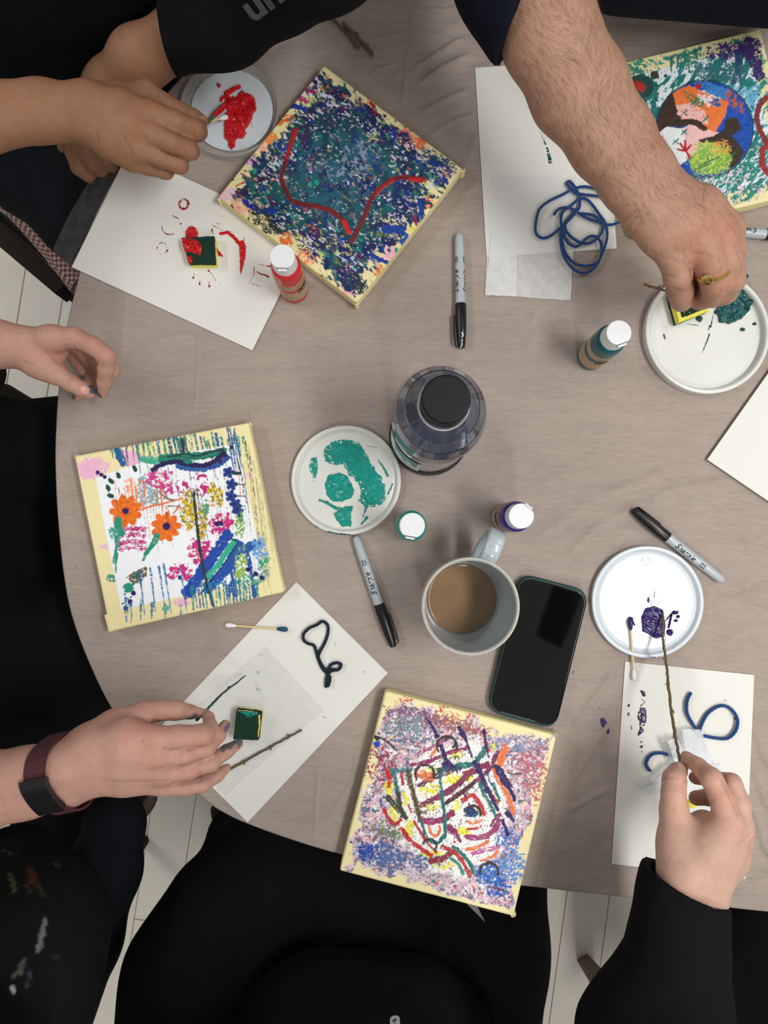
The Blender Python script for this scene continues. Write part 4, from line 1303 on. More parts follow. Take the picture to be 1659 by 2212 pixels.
def paint_face(p):
    X, Y, U, V = p.X, p.Y, p.U, p.V
    p.fill(YEL)
    e = np.minimum(np.minimum(U * 1.25, 1 - U), np.minimum(V * 0.8, (1 - V) * 1.3))
    body = sstep(0.035, 0.06, e + 0.10 * (fbm(X, Y, 30, 70, 4) - .5))
    p.blend(body * sstep(.30, .36, fbm(X, Y, 4, 71, 3)), (238, 206, 220), .0001)
    p.speck(body, (244, 238, 242), 9, .52, 73, sf=.15)
    p.speck(body, (206, 188, 204), 14, .60, 74, sf=.15)
    inner = sstep(1.0, 0.82, np.sqrt(((U - .53) / .36) ** 2 + ((V - .52) / .40) ** 2) + .3 * (fbm(X, Y, 26, 75, 3) - .5))
    p.blend(inner * 0.9, (246, 245, 240), .0001)
    outer = body * (1 - inner)
    for sd, col, th, sc in ((81, (112, 116, 136), .66, 6), (83, (140, 98, 118), .70, 7), (85, (196, 110, 100), .82, 8), (87, (80, 124, 124), .80, 7), (89, (66, 66, 80), .78, 4), (91, (224, 172, 192), .70, 8), (93, (86, 100, 150), .82, 8)):
        p.speck(outer * (.25 + .75 * sstep(.42, .58, fbm(X, Y, 34, sd + 40, 3))), col, sc, th, sd, sf=.09)
    p.blob(1430, 650, 110, 210, (186, 104, 112), dry=.5, rag=.8)
    p.blob(330, 600, 110, 130, (150, 60, 80), dry=.52, rag=.8)
    p.blob(640, 260, 260, 60, (130, 90, 120), dry=.42, rag=.8, ang=12)
    p.blob(900, 320, 230, 50, (160, 90, 90), dry=.48, rag=.8, ang=12)
    p.blob(520, 340, 140, 90, (120, 140, 150), dry=.42, rag=.8)
    p.blob(1300, 450, 180, 70, (120, 140, 170), dry=.5, rag=.8)
    for x, y in ((510, 140), (790, 210), (860, 250), (990, 260)): p.blob(x, y, 50, 24, (200, 90, 80), dry=.52, rag=.9)
    p.blob(340, 1240, 170, 80, (50, 90, 160), dry=.44, rag=.8, h=.0003, col2=(90, 120, 170))
    p.blob(230, 1230, 60, 60, (30, 70, 170), rag=.7, dry=.3, h=.0003)
    p.blob(500, 1290, 260, 70, (90, 110, 160), dry=.5, rag=.8)
    p.blob(1120, 1370, 110, 90, (36, 96, 180), dry=.3, rag=.8, h=.0003, col2=(80, 130, 200))
    p.blob(1180, 1490, 80, 60, (30, 90, 180), dry=.35, rag=.8)
    p.blob(1290, 1320, 100, 110, (90, 140, 200), dry=.45, rag=.8)
    p.blob(1240, 1130, 90, 80, (60, 110, 190), dry=.52, rag=.8)
    p.blob(380, 1060, 110, 60, (110, 130, 70), dry=.52, rag=.8, ang=25)
    # yellow patches inside
    for (x, y, rx, ry) in ((400, 770, 30, 60), (520, 830, 24, 60), (550, 1050, 34, 60), (690, 780, 80, 40), (850, 700, 60, 40), (700, 900, 60, 30), (980, 690, 40, 30), (870, 520, 60, 26), (700, 1240, 80, 24), (800, 1320, 70, 26), (880, 900, 26, 60), (440, 960, 40, 60), (1140, 480, 26, 26), (700, 640, 60, 20), (930, 1080, 50, 30)):
        p.blob(x, y, rx, ry, (236, 232, 70), dry=.36, rag=.9, h=.0003, dns=4)
    for (x, y, rx, ry) in ((830, 560, 120, 30), (690, 940, 90, 20), (900, 800, 120, 20), (600, 900, 20, 60)):
        p.blob(x, y, rx, ry, (90, 90, 60), dry=.58, rag=.9)
    MAG, GR, RD, BR, OR, PU = (140, 34, 92), (26, 110, 106), (192, 40, 44), (66, 48, 34), (232, 118, 56), (46, 22, 92)
    def st(pts, w, c, dry=.22, **k): p.stroke(pts, w, c, dry=dry, rag=.35, h=.0003, **k)
    st([(600, 530), (680, 490), (760, 450), (840, 400)], 28, (160, 80, 130), dry=.35)
    st([(560, 605), (680, 580), (790, 530), (960, 480)], 28, MAG, dry=.3)
    st([(420, 640), (480, 645), (550, 640)], 34, (60, 120, 130), dry=.3)
    st([(620, 750), (720, 690), (830, 650), (900, 620)], 40, (110, 50, 90), dry=.3)
    st([(640, 890), (760, 830), (880, 750), (1000, 650), (1100, 600)], 44, MAG, dry=.22, col2=(120, 40, 60))
    st([(820, 870), (930, 790), (1030, 710), (1120, 630), (1180, 510)], 34, MAG, dry=.28, col2=(90, 30, 70))
    st([(800, 880), (870, 840), (960, 780), (1010, 730)], 22, BR, dry=.35)
    st([(620, 990), (700, 1005), (790, 990), (850, 950)], 44, MAG, dry=.25)
    st([(640, 1010), (720, 1020)], 30, (180, 40, 110), dry=.3)
    st([(830, 1050), (880, 1100), (910, 1150)], 60, MAG, dry=.22, w1=20)
    st([(960, 1120), (1060, 1120), (1140, 1080), (1190, 1010)], 44, (160, 50, 110), dry=.3)
    st([(1130, 1040), (1190, 960)], 30, MAG, dry=.3)
    st([(1000, 1230), (1100, 1210), (1180, 1190)], 34, (190, 80, 150), dry=.4)
    st([(700, 1290), (780, 1275), (850, 1230)], 48, (140, 40, 50), dry=.2)
    # green lines
    st([(435, 660), (455, 760), (470, 860)], 26, GR, dry=.3)
    st([(465, 800), (480, 900), (520, 980)], 34, (60, 60, 36), dry=.3)
    st([(540, 650), (560, 760), (590, 880), (620, 980)], 34, (90, 70, 30), dry=.25)
    st([(765, 640), (770, 760), (785, 880), (800, 1000), (800, 1120)], 26, GR, dry=.25)
    st([(650, 1080), (680, 1140), (750, 1160), (790, 1110)], 26, GR, dry=.2)
    st([(620, 990), (660, 1090)], 20, GR, dry=.3)
    st([(760, 640), (830, 620), (900, 620)], 40, (30, 80, 90), dry=.2)
    st([(900, 600), (980, 600), (1050, 550), (1090, 480)], 40, GR, dry=.25)
    st([(1050, 730), (1090, 830), (1130, 900), (1160, 960)], 30, GR, dry=.3)
    st([(1100, 680), (1150, 760), (1190, 860)], 24, GR, dry=.35)
    st([(860, 1190), (930, 1250), (980, 1310), (1000, 1370)], 30, GR, dry=.2)
    st([(840, 1270), (900, 1320), (930, 1380)], 26, (40, 140, 120), dry=.3)
    st([(400, 840), (440, 890), (500, 960)], 44, (60, 66, 46), dry=.3)
    # reds
    st([(380, 640), (400, 690), (400, 760)], 28, RD, dry=.35)
    st([(360, 920), (400, 990), (440, 1030), (480, 1000)], 26, RD, dry=.2)
    st([(490, 1060), (560, 1150), (640, 1210), (700, 1250)], 30, RD, dry=.22)
    st([(580, 1010), (640, 1110), (690, 1180), (740, 1230)], 20, RD, dry=.2)
    st([(535, 890), (560, 940)], 14, RD)
    st([(485, 660), (500, 740)], 20, RD, dry=.2)
    st([(780, 1190), (850, 1220), (900, 1260), (950, 1340), (980, 1400)], 30, (180, 44, 50), dry=.25)
    st([(930, 860), (990, 820), (1040, 870), (1080, 950)], 36, RD, dry=.28)
    st([(960, 1060), (1010, 1060), (1060, 1040)], 18, RD, dry=.3)
    st([(1060, 690), (1110, 780), (1170, 870)], 30, RD, dry=.25)
    st([(1090, 440), (1110, 500)], 26, RD, dry=.3)
    st([(930, 660), (1010, 640), (1060, 650)], 18, (150, 40, 60), dry=.2)
    # orange
    st([(685, 1040), (700, 1090), (740, 1110), (765, 1070), (760, 1040)], 18, OR, dry=.15)
    st([(1230, 480), (1210, 540), (1190, 600)], 54, OR, dry=.3)
    st([(1150, 620), (1190, 720), (1240, 800), (1280, 900), (1290, 950)], 44, OR, dry=.25, w1=26)
    st([(620, 670), (700, 690)], 60, OR, dry=.35)
    st([(950, 1210), (1040, 1190), (1110, 1150)], 26, OR, dry=.3)
    st([(1060, 1290), (1140, 1260), (1180, 1220)], 20, OR, dry=.35)
    st([(960, 1010), (1000, 1020), (1060, 1000)], 24, OR, dry=.35)
    st([(740, 480), (700, 540)], 24, OR, dry=.4)
    # dark eye rings
    def ring(x, y, r, a0, a1, w, c, ry=None):
        p.stroke(arc(x, y, r, a0, a1, 8, ry), w, c, dry=.1, rag=.4, h=.0004)
    ring(815, 470, 72, 150, 380, 17, BR)
    ring(835, 445, 40, 220, 420, 17, (40, 50, 44))
    ring(655, 670, 68, 150, 375, 20, BR)
    ring(1000, 950, 55, 210, 380, 20, BR)
    p.blob(985, 945, 48, 40, (26, 44, 56), rag=.7, h=.0004, col2=(40, 80, 130))
    ring(1115, 1370, 66, 170, 370, 20, BR)
    ring(690, 1180, 48, 190, 400, 14, (44, 36, 30))
    st([(300, 400), (340, 410), (390, 440), (455, 500)], 14, (70, 56, 44), dry=.25)
    p.blob(312, 455, 24, 20, (30, 70, 180), h=.0005)
    p.blob(310, 410, 24, 18, (44, 56, 50), rag=.8)
    p.stroke([(1250, 660), (1290, 670), (1350, 665)], 14, (70, 60, 50), dry=.35)
    p.stroke([(1110, 1470), (1180, 1490), (1250, 1510)], 12, (90, 60, 50), dry=.35)
    # deep purple thick strokes
    def pu(pts, w=30, w1=12): p.stroke(pts, w, PU, rag=.4, h=.0009, w1=w1)
    pu([(660, 265), (700, 310), (745, 400)], 12, 30); pu([(770, 470), (810, 560), (870, 620), (890, 660)], 34, 10); pu([(800, 590), (870, 625)], 44)
    pu([(905, 335), (940, 400), (970, 480), (992, 545)], 30, 12); pu([(930, 380), (945, 420)], 44)
    pu([(1080, 360), (1095, 470), (1115, 550)], 24, 10); pu([(1020, 590), (1060, 680), (1110, 790), (1150, 870), (1180, 930)], 40, 22)
    pu([(1165, 620), (1210, 700), (1260, 770), (1300, 850)], 44, 26); pu([(1200, 650), (1280, 760)], 46)
    pu([(1250, 955), (1290, 1000)], 40, 16); pu([(1215, 1000), (1250, 1100)], 26, 24)
    pu([(970, 880), (985, 915), (1010, 885)], 10, 8); pu([(935, 815), (950, 830)], 10)
    p.speck(inner, (110, 112, 116), 3.0, .84, 97)
    p.speck(body, (60, 76, 104), 3.0, .87, 98)
    for x, y, c in ((125, 1157, (30, 70, 180)), (1258, 1553, (90, 60, 150)), (207, 1157, (40, 80, 160)), (870, 1155, (190, 60, 40)), (910, 745, (40, 30, 60))): p.blob(x, y, 9, 9, c)

def paint_planet(p):
    X, Y, U, V = p.X, p.Y, p.U, p.V
    p.fill(YEL)
    e = np.minimum(np.minimum(U * 1.2, 1 - U), np.minimum(V, (1 - V)))
    inner = sstep(.085, .10, e)
    p.blend(inner, (228, 238, 242))
    tq = fbm(X, Y, 9, 101, 4, ang=-1.0, asp=2.5)
    rag = sstep(0.02, 0.05, e + .07 * (fbm(X, Y, 12, 103, 3) - .5))
    p.blend(sstep(.40, .50, tq) * inner, (70, 150, 152), .0001)
    p.blend(sstep(.52, .60, tq) * inner, (36, 120, 116), .0001)
    p.blend(sstep(.56, .62, tq) * rag * (1 - inner), (50, 140, 124), .0001)
    low = sstep(.62, .75, V + .1 * (fbm(X, Y, 20, 105, 3) - .5))
    p.blend(low * rag * sstep(.40, .46, fbm(X, Y, 7, 106, 4, ang=-.8, asp=2)), (36, 136, 124), .0001)
    p.speck(low * inner, (214, 226, 232), 4, .70, 107, ang=-.7, asp=2.4)
    p.speck(low * rag, (238, 200, 216), 6, .76, 108)
    # purple splash top right
    p.blob(1450, 270, 110, 45, (76, 40, 116), dry=.35, rag=.8, ang=-10)
    p.blob(1560, 250, 60, 50, (66, 34, 104), dry=.2, rag=.8)
    p.stroke([(1540, 270), (1590, 330), (1610, 400)], 60, (60, 36, 100), dry=.25)
    p.stroke([(1500, 290), (1500, 380), (1480, 430)], 40, (50, 60, 110), dry=.42)
    p.blob(1400, 380, 140, 50, (60, 110, 120), dry=.4, rag=.8)
    p.blob(1230, 310, 80, 40, (50, 130, 120), dry=.45, rag=.9)
    p.blob(950, 350, 70, 44, (60, 140, 120), dry=.42, rag=.9)
    p.blob(1050, 330, 50, 20, (70, 150, 130), dry=.5, rag=.9)
    streaks(p, (1150, 1180, 1215, 1240, 1275), 290, 370, [(50, 120, 110)], 14, .3, 14, lean=0)
    for k in range(10): p.stroke([(1330 + 26 * k, 480 + 10 * k), (1420 + 20 * k, 440 + 6 * k)], 18, (90, 170, 200), dry=.5)
    p.blob(1560, 560, 60, 110, (110, 180, 220), dry=.45, rag=.8)
    # moon
    p.blob(985, 460, 70, 65, (44, 74, 72), rag=.08, soft=.03, h=.0002)
    p.poly([(950, 430), (985, 430), (1015, 462), (1000, 488), (960, 480)], (196, 40, 36), rag=.8, h=.0003)
    p.blob(1060, 398, 22, 22, (70, 62, 50), rag=.3); p.blob(1068, 452, 8, 8, (40, 80, 60)); p.blob(1117, 402, 8, 9, (40, 60, 60)); p.blob(1080, 493, 5, 5, (150, 40, 40))
    # globe
    cx, cy, R = 1322, 682, 258
    p.blob(cx, cy, R, R * .985, (24, 44, 96), rag=.0, soft=.012)
    p.blob(cx, cy, R - 4, R * .985 - 4, (22, 70, 164), rag=.0, soft=.012, col2=(26, 84, 182))
    gx, gy = p.c([(cx, cy)])[0]
    disc = sstep(0, 1.5, (R - 5) / p.s - np.hypot(X - gx, Y - gy))
    def inside(f):
        C0, H0 = p.C.copy(), p.H.copy()
        f()
        p.C = C0 + (p.C - C0) * disc[..., None]
        p.H = H0 + (p.H - H0) * disc
    def g():
        p.poly([(1060, 600), (1130, 520), (1150, 480), (1190, 600), (1250, 650), (1310, 680), (1200, 660), (1120, 680), (1060, 720)], (64, 48, 38), rag=1)
        p.poly([(1060, 720), (1120, 670), (1200, 680), (1260, 650), (1320, 690), (1260, 760), (1230, 850), (1180, 880), (1120, 800)], (232, 236, 236), rag=1)
        p.poly([(1050, 700), (1100, 720), (1160, 840), (1180, 880), (1080, 900), (1040, 800)], (200, 96, 50), rag=2, dry=.25)
        p.poly([(1210, 690), (1260, 640), (1360, 680), (1420, 720), (1300, 800), (1240, 830)], (238, 190, 188), rag=2)
        p.poly([(1150, 490), (1240, 450), (1330, 490), (1450, 540), (1430, 620), (1380, 700), (1300, 680), (1220, 640), (1180, 580)], (236, 122, 60), rag=2)
        p.poly([(1170, 560), (1260, 540), (1330, 600), (1340, 660), (1260, 650), (1190, 620)], (240, 190, 186), rag=3, dry=.3)
        p.blob(1340, 520, 60, 40, (226, 226, 224), dry=.4, rag=.8)
        p.blob(1270, 530, 70, 20, (90, 120, 80), dry=.35, ang=35, rag=.7)
        p.blob(1380, 545, 30, 20, (40, 90, 160), dry=.3, rag=.7)
        p.poly([(1270, 440), (1340, 430), (1460, 480), (1440, 530), (1330, 490)], (60, 130, 200), rag=2, dry=.2)
        p.blob(1480, 540, 70, 30, (190, 96, 50), dry=.45, ang=55, rag=.7)
        p.blob(1290, 458, 16, 16, (170, 40, 44), rag=.5)
        p.poly([(1290, 740), (1370, 720), (1420, 690), (1440, 630), (1490, 620), (1520, 680), (1470, 720), (1530, 800), (1500, 870), (1440, 900), (1430, 800), (1380, 760), (1310, 755)], (58, 44, 36), rag=2)
        p.stroke([(1190, 660), (1260, 645), (1320, 680)], 34, (60, 46, 38))
        p.blob(1350, 840, 110, 90, (190, 206, 80), dry=.15, rag=.4, col2=(120, 176, 70))
        p.blob(1410, 780, 50, 40, (228, 150, 70), dry=.5)
        p.stroke([(1290, 880), (1400, 830)], 6, (60, 110, 60)); p.stroke([(1270, 900), (1340, 870)], 6, (60, 110, 60))
        for a in ((1180, 790), (1195, 760), (1220, 745), (1250, 770)):
            p.stroke([(1222, 800), a], 12, (186, 34, 46))
        p.stroke([(1220, 790), (1245, 835)], 12, (186, 34, 46))
        for x, y in ((1215, 600), (1260, 550), (1330, 630), (1215, 700), (1170, 750)):
            p.stroke([(x - 14, y + 12), (x + 14, y - 14)], 8, (40, 110, 100), dry=.3); p.stroke([(x - 10, y - 8), (x + 16, y + 12)], 6, (40, 110, 100), dry=.3)
    inside(g)
    p.stroke(arc(cx, cy, R, 0, 360, 40), 4, (24, 30, 50), dry=.25, rag=.2, soft=.4)
    # red curl at the right
    p.stroke([(1645, 520), (1610, 570), (1600, 640), (1625, 710), (1650, 760)], 28, (140, 30, 36), h=.0006)
    p.stroke([(1660, 780), (1630, 790), (1625, 860), (1650, 910), (1690, 930)], 30, (160, 30, 36), h=.0006)
    p.speck(rag * (1 - disc), (30, 96, 90), 3, .80, 109)

canvas('canvas with dark teal-blue splatter and two red curved strokes, beside the red bottle', [(700, 141), (1000, 364), (770, 655), (470, 425)], paint_dark, (460, 120, 2.9625), folds=(((1000, 366), 0.004), ((770, 654), 0.0035), ((472, 427), .003)))
canvas('canvas with orange and pink flowers and blue leaves, at the left edge of the table', [(160, 985), (537, 912), (614, 1279), (237, 1365)], paint_flowers, (130, 890, 3.253), tapes=(((227, 1328), (237, 1365), 0.004),), folds=(((162, 985), 0.003), ((536, 914), .003)))
canvas('canvas with an abstract face in magenta and green lines, at the bottom table edge', [(833, 1492), (1203, 1588), (1110, 1980), (733, 1881)], paint_face, (720, 1470, 3.318), folds=(((1109, 1979), 0.0045), ((1202, 1589), .003)))
canvas('canvas with a painted globe on turquoise, under the hairy forearm at top right', [(1287, 149), (1643, 61), (1727, 416), (1374, 504)], paint_planet, (980, 0, 2.443))
# ============================================================ LIDS AND THEIR PAINT
def lid(label, cx, cy, r_px, z, h, m, rimw=0.08, name='paint_palette', inner=None):
    """upturned round lid: low rim, groove, flat middle"""
    c = P(cx, cy, z + h)
    R = rpx(r_px, z + h)
    t = thing(name, label, 'lid', (c[0], c[1], z), 'round plastic lids used as palettes')
    g = R * (1 - rimw)
    prof = [(0.0001, h * .25), (g * .9, h * .25), (g * .955, h * .26), (g * .965, h * .20), (g * .975, h * .26), (g * .985, h * .34), (g, h * .75), (g + (R - g) * .2, h * .96), (g + (R - g) * .5, h), (R - 0.0005, h * .92), (R, h * .75), (R * .995, 0.0), (R * .97, 0), (0.0001, 0.0)]
    V, F = lathe(prof, (c[0], c[1], z), 96)
    obj('lid_body', V, F, m, t, flat_ang=50)
    return t, z + h * .25
# red lid (frosted tub with white bottom)
RC = (495, 233)
zb = TZ + 0.001
c = P(495, 233, zb + 0.014)
rt = thing('paint_palette', 'frosted rimmed lid holding red paint beside the brown hand', 'lid', (c[0], c[1], zb), 'round plastic lids used as palettes')
R = rpx(108, zb + 0.014)
ci = P(500, 237, zb + 0.004)
Ri = rpx(90, zb + .004)
V, F = lathe([(Ri * 1.0, 0.003), (Ri * 1.03, 0.001), (R * .90, 0.0008), (R * .945, 0.004), (R * .97, 0.012), (R * .985, 0.0142), (R, 0.0138), (R * .995, 0.010), (R * .985, 0.001)], (c[0], c[1], zb), 96)
obj('rim', V, F, M['frost'], rt)
V, F = lathe([(R * .975, 0.0135), (R * .985, 0.0148), (R * 1.0, 0.0142), (R * 1.0, 0.0130)], (c[0], c[1], zb), 96)
obj('rim_bead', V, F, mat('frost_bead', (168, 164, 160), 0.3, alpha=0.8), rt)
V, F = lathe([(0.0001, 0.0035), (Ri * .985, 0.0035), (Ri, 0.003), (Ri, 0.0), (0.0001, 0.0)], (ci[0], ci[1], zb), 96)
obj('lid_disc', V, F, M['lid'], rt)
c6 = Zc(360, 110, 6.381)
patch('paint_puddle', rt, [('p', c6([(790, 700), (850, 640), (930, 650), (1000, 600), (1040, 520), (1080, 580), (1150, 605), (1220, 650), (1245, 800), (1190, 880), (1165, 990), (1080, 1090), (1110, 1140), (1050, 1210), (960, 1210), (940, 1330), (890, 1375), (850, 1330), (840, 1250), (790, 1200), (790, 1060), (800, 930), (830, 850)])),
    ('s', c6([(600, 950), (680, 850), (800, 740), (920, 660)]), 1.5, 6), ('s', c6([(830, 590), (900, 550), (1000, 500)]), 6, 4), ('s', c6([(745, 690), (780, 640), (860, 640)]), 3, 4), ('b', *c6([(718, 480)])[0], 4.5, 5, 0), ('s', c6([(1170, 990), (1180, 1060)]), 1.5, 1)], zb + 0.0036, M['red'], 0.0035, 0.6, 51, 1.2, 7, ridge=.55, label='thick puddle of red paint')
t, z1 = lid('white lid smeared with teal paint, left of the black-capped bottle', 747.5, 1037, 119, TZ + .001, 0.007, M['lidcream'])
c2 = Zc(600, 780, 2.765)
patch('paint_puddle', t, [('p', c2([(270, 520), (330, 480), (400, 470), (480, 490), (540, 560), (560, 610), (610, 680), (650, 760), (640, 830), (590, 880), (530, 870), (480, 830), (500, 780), (480, 720), (430, 690), (400, 640), (390, 620), (330, 620), (280, 600)]))], z1, M['teal'], 0.0006, 0.6, 52, 3.2, 8, ridge=.5, dry=.22, dscale=3)
patch('paint_puddle', t, [('p', c2([(310, 540), (400, 480), (500, 520), (540, 600), (600, 690), (640, 780), (600, 850), (540, 860), (510, 800), (520, 740), (450, 680), (410, 610), (330, 600)]))], z1 + .0002, M['teal'], 0.0010, 0.6, 53, 2.0, 8, ridge=.6)
patch('paint_puddle', t, [('p', c2([(280, 740), (300, 680), (370, 665), (420, 690), (440, 730), (460, 770), (440, 820), (390, 840), (330, 840), (290, 800)])), ('s', c2([(250, 830), (300, 850), (350, 880), (390, 890)]), 3, 5), ('p', c2([(330, 910), (400, 870), (450, 860), (440, 910), (440, 990), (380, 990), (350, 950)])), ('s', c2([(600, 590), (640, 650), (655, 685)]), 1.5, 3), ('s', c2([(685, 735), (660, 790)]), 1.5, 2.5), ('s', c2([(530, 870), (510, 930)]), 3, 1.5), ('s', c2([(530, 935), (500, 975)]), 4, 1.5), ('s', c2([(535, 508), (590, 515)]), 1, 1)], z1 + .0001, M['teal'], 0.0022, 0.6, 54, 1.3, 6, ridge=.55)
patch('paint_puddle', t, [('p', c2([(200, 575), (235, 570), (243, 640), (230, 700), (205, 690), (185, 630)])), ('s', c2([(215, 690), (214, 715)]), 1.5, 1)], z1, M['teal'], 0.0006, 0.6, 55, 1.2, 5, dry=.18)
patch('paint_smear', t, [('s', [(708, 1148), (730, 1153), (757, 1155)], 1.4, 1.6), ('s', [(684, 1136), (688, 1141)], 1.2, 1.2)], TZ + .008, M['dteal'], 0.0002, 0.5, 56, .8, 4)
t, z1 = lid('white lid with purple paint and a swab resting on it, lower right', 1400, 1300.5, 121, TZ + .001, 0.007, M['lid'])
patch('paint_puddle', t, [('p', c5([(470, 640), (490, 595), (540, 580), (590, 600), (605, 680), (600, 750), (550, 765), (510, 740), (475, 720)])), ('s', c5([(590, 680), (640, 620), (620, 700)]), 1.5, 3), ('b', *c5([(627, 727)])[0], 8, 8, 0), ('b', *c5([(412, 655)])[0], 7, 6, 30), ('s', c5([(420, 660), (432, 685)]), 3, 2.5), ('b', *c5([(658, 618)])[0], 7, 5, 0), ('b', *c5([(672, 640)])[0], 5, 4, 0), ('b', *c5([(662, 663)])[0], 5.5, 3.5, 0)], z1, M['purple'], 0.0024, 0.6, 57, .9, 5, ridge=.5)
patch('paint_puddle', t, [thin(c5([(545, 505), (538, 570)]), 1.2, .6), thin(c5([(525, 520), (525, 580)]), .6, .8), ('b', *c5([(510, 550)])[0], 3, 7, 0), thin(c5([(570, 545), (568, 575)]), .5, .5), thin(c5([(465, 682), (445, 684)]), .6, .5), thin(c5([(500, 765), (520, 750)]), .6, .8), thin(c5([(605, 750), (600, 790)]), .8, .8), ('b', *c5([(475, 745)])[0], 1, 1.5, 0), ('b', *c5([(475, 590)])[0], 1, 1, 0)], z1, M['purple'], 0.0004, 0.4, 58, .5, 3)
patch('paint_smear', t, [('s', [(1405, 1419), (1414, 1420)], 1.8, 2.2), ('b', 1424, 1419, 2, 1.2, 0), ('b', 1431, 1418, 2, 1.2, 0)], TZ + .0080, M['purple'], 0.0002, 0.5, 59, .6, 4)
# moulded recycling triangle
pc_ = c5([(497, 335)])[0]
for k in range(3):
    a0 = -90 + 120 * k
    pts = [P(pc_[0] + 9 * cos(radians(a)), pc_[1] + 9 * sin(radians(a)), z1 + .0002) for a in (a0 + 12, a0 + 60, a0 + 100)]
    V, F = tube(catmull(pts, 3), 0.0005, 6)
    obj('moulded_arrow', V, F, M['lid'], t)
t, z1 = lid('white lid with deep green paint under the ringed hand, right edge', 1530, 716, 136, TZ + .001, 0.012, M['lidcream'])
c9 = Zc(1280, 380, 4.377)
patch('paint_puddle', t, [('p', c9([(1140, 1290), (1200, 1200), (1300, 1130), (1400, 1060), (1440, 1040), (1500, 1100), (1515, 1200), (1470, 1290), (1400, 1360), (1290, 1400), (1190, 1385), (1180, 1320)])), ('b', *c9([(1455, 950)])[0], 5, 6, -30), ('b', *c9([(1007, 1350)])[0], 8, 7, 0), ('b', *c9([(1530, 1400)])[0], 6, 4, 20), ('b', *c9([(1415, 1455)])[0], 6, 4, 20)], z1, M['dteal'], 0.004, 0.6, 60, 1.6, 6, ridge=.55)
patch('paint_puddle', t, [thin([(1540, 682), (1537, 700), (1530, 712)], 1, 1.6), ('b', 1534, 705, 4, 3, 0), ('s', [(1532, 722), (1528, 735), (1517, 762)], 2, .8), thin([(1484, 700), (1508, 703)], .8, 1), ], z1, M['dteal'], 0.0006, 0.4, 61, .7, 4)
V, F = tube([P(1434, 722, z1 + .0006), P(1437, 732, z1 + .0006)], 0.0009, 8)
obj('twig_crumb', V, F, M['twig'], t)

# ============================================================ SPONGES
def sponge(label, quad, z0, h, pad_h, top='pad', seed=0, order=0):
    z1 = z0 + h
    cs = [P(*q, z1)[:2] for q in quad]
    c = np.mean(cs, 0)
    t = thing('sponge', label, 'sponge', (c[0], c[1], z0), 'cut pieces of kitchen sponge')
    pts = []
    for i in range(4):
        a, b = cs[i], cs[(i + 1) % 4]
        for j in range(10): pts.append(a + (b - a) * j / 10)
    pts = np.array(pts)
    r = random.Random(seed)
    pts2 = pts + np.array([[r.uniform(-1, 1), r.uniform(-1, 1)] for _ in pts]) * 0.0003
    if top == 'pad':
        V, F = prism(c + (pts - c) * 1.0, z0, z1 - pad_h, 0.0005, 1)
        obj('foam_layer', V, F, M['foam'], t, flat_ang=50)
        V, F = prism(pts2, z1 - pad_h + .0001, z1, 0.001, 2)
        obj('scouring_layer', V, F, M['scour'], t, flat_ang=50)
    else:
        V, F = prism(pts2, z0, z0 + pad_h, 0.0005, 1)
        obj('scouring_layer', V, F, M['scour'], t, flat_ang=50)
        V, F = prism(pts, z0 + pad_h + .0001, z1, 0.001, 2)
        obj('foam_layer', V, F, M['foam'], t, flat_ang=50)
    return t, z1
s1, zs = sponge('green and yellow sponge piece smeared with red paint on the left sheet', [(391.5, 513), (462, 509), (464.6, 569), (408, 569)], TP + 0.0025, 0.013, 0.006, seed=1)
patch('paint_smear', s1, [('p', c7([(80, 310), (240, 300), (270, 400), (330, 480), (370, 560), (230, 520), (120, 510)])), ('p', c7([(140, 550), (200, 570), (250, 600), (240, 670), (190, 685)])), ('p', c7([(240, 320), (340, 350), (385, 440), (370, 560), (300, 470)]))], zs, M['red'], 0.0012, 0.5, 62, 1.6, 4, ridge=.5, dry=.14, dscale=2.5)
patch('paint_smear', pa, [('p', c7([(135, 300), (140, 210), (190, 130), (250, 125), (305, 150), (335, 230), (320, 310), (240, 305)]))], zp, M['red'], 0.0025, 0.5, 63, .6, 5, ridge=.4)
s2, zs = sponge('dark green sponge piece with a teal smear on the waxy tissue', [(510.5, 1534), (564, 1541), (557, 1600), (503, 1598)], TP + 0.0035, 0.014, 0.012, seed=2)
c3 = Zc(240, 1480, 4.879)
patch('paint_smear', s2, [('p', c3([(1340, 275), (1440, 280), (1560, 300), (1500, 320), (1470, 345), (1430, 340), (1390, 300)]))], zs, M['teal'], 0.0008, 0.5, 64, 1.2, 4, dry=.2)
patch('paint_smear', s2, [('s', c3([(1562, 320), (1565, 420), (1552, 535)]), 2.2, 1.6)], zs, M['foam'], 0.0006, 0.5, 65, .8, 4)
patch('paint_smear', s2, [('s', c3([(1340, 268), (1440, 270), (1540, 290)]), .8, .8)], zs, mat('pale_foam', (200, 214, 150), .8), 0.0006, 0.5, 66, .5, 4)
s3, zs = sponge('yellow-edged sponge piece loaded with green paint, pinched by the ringed hand', [(1449, 630), (1467, 696), (1534, 670), (1518, 610)], z1 + 0.002, 0.015, 0.005, top='foam', seed=3)
patch('paint_smear', s3, [('p', [(1456, 636), (1473, 687), (1536, 663), (1520, 608)])], zs, M['scour'], 0.0012, 0.5, 67, 1.4, 4, dry=.10)

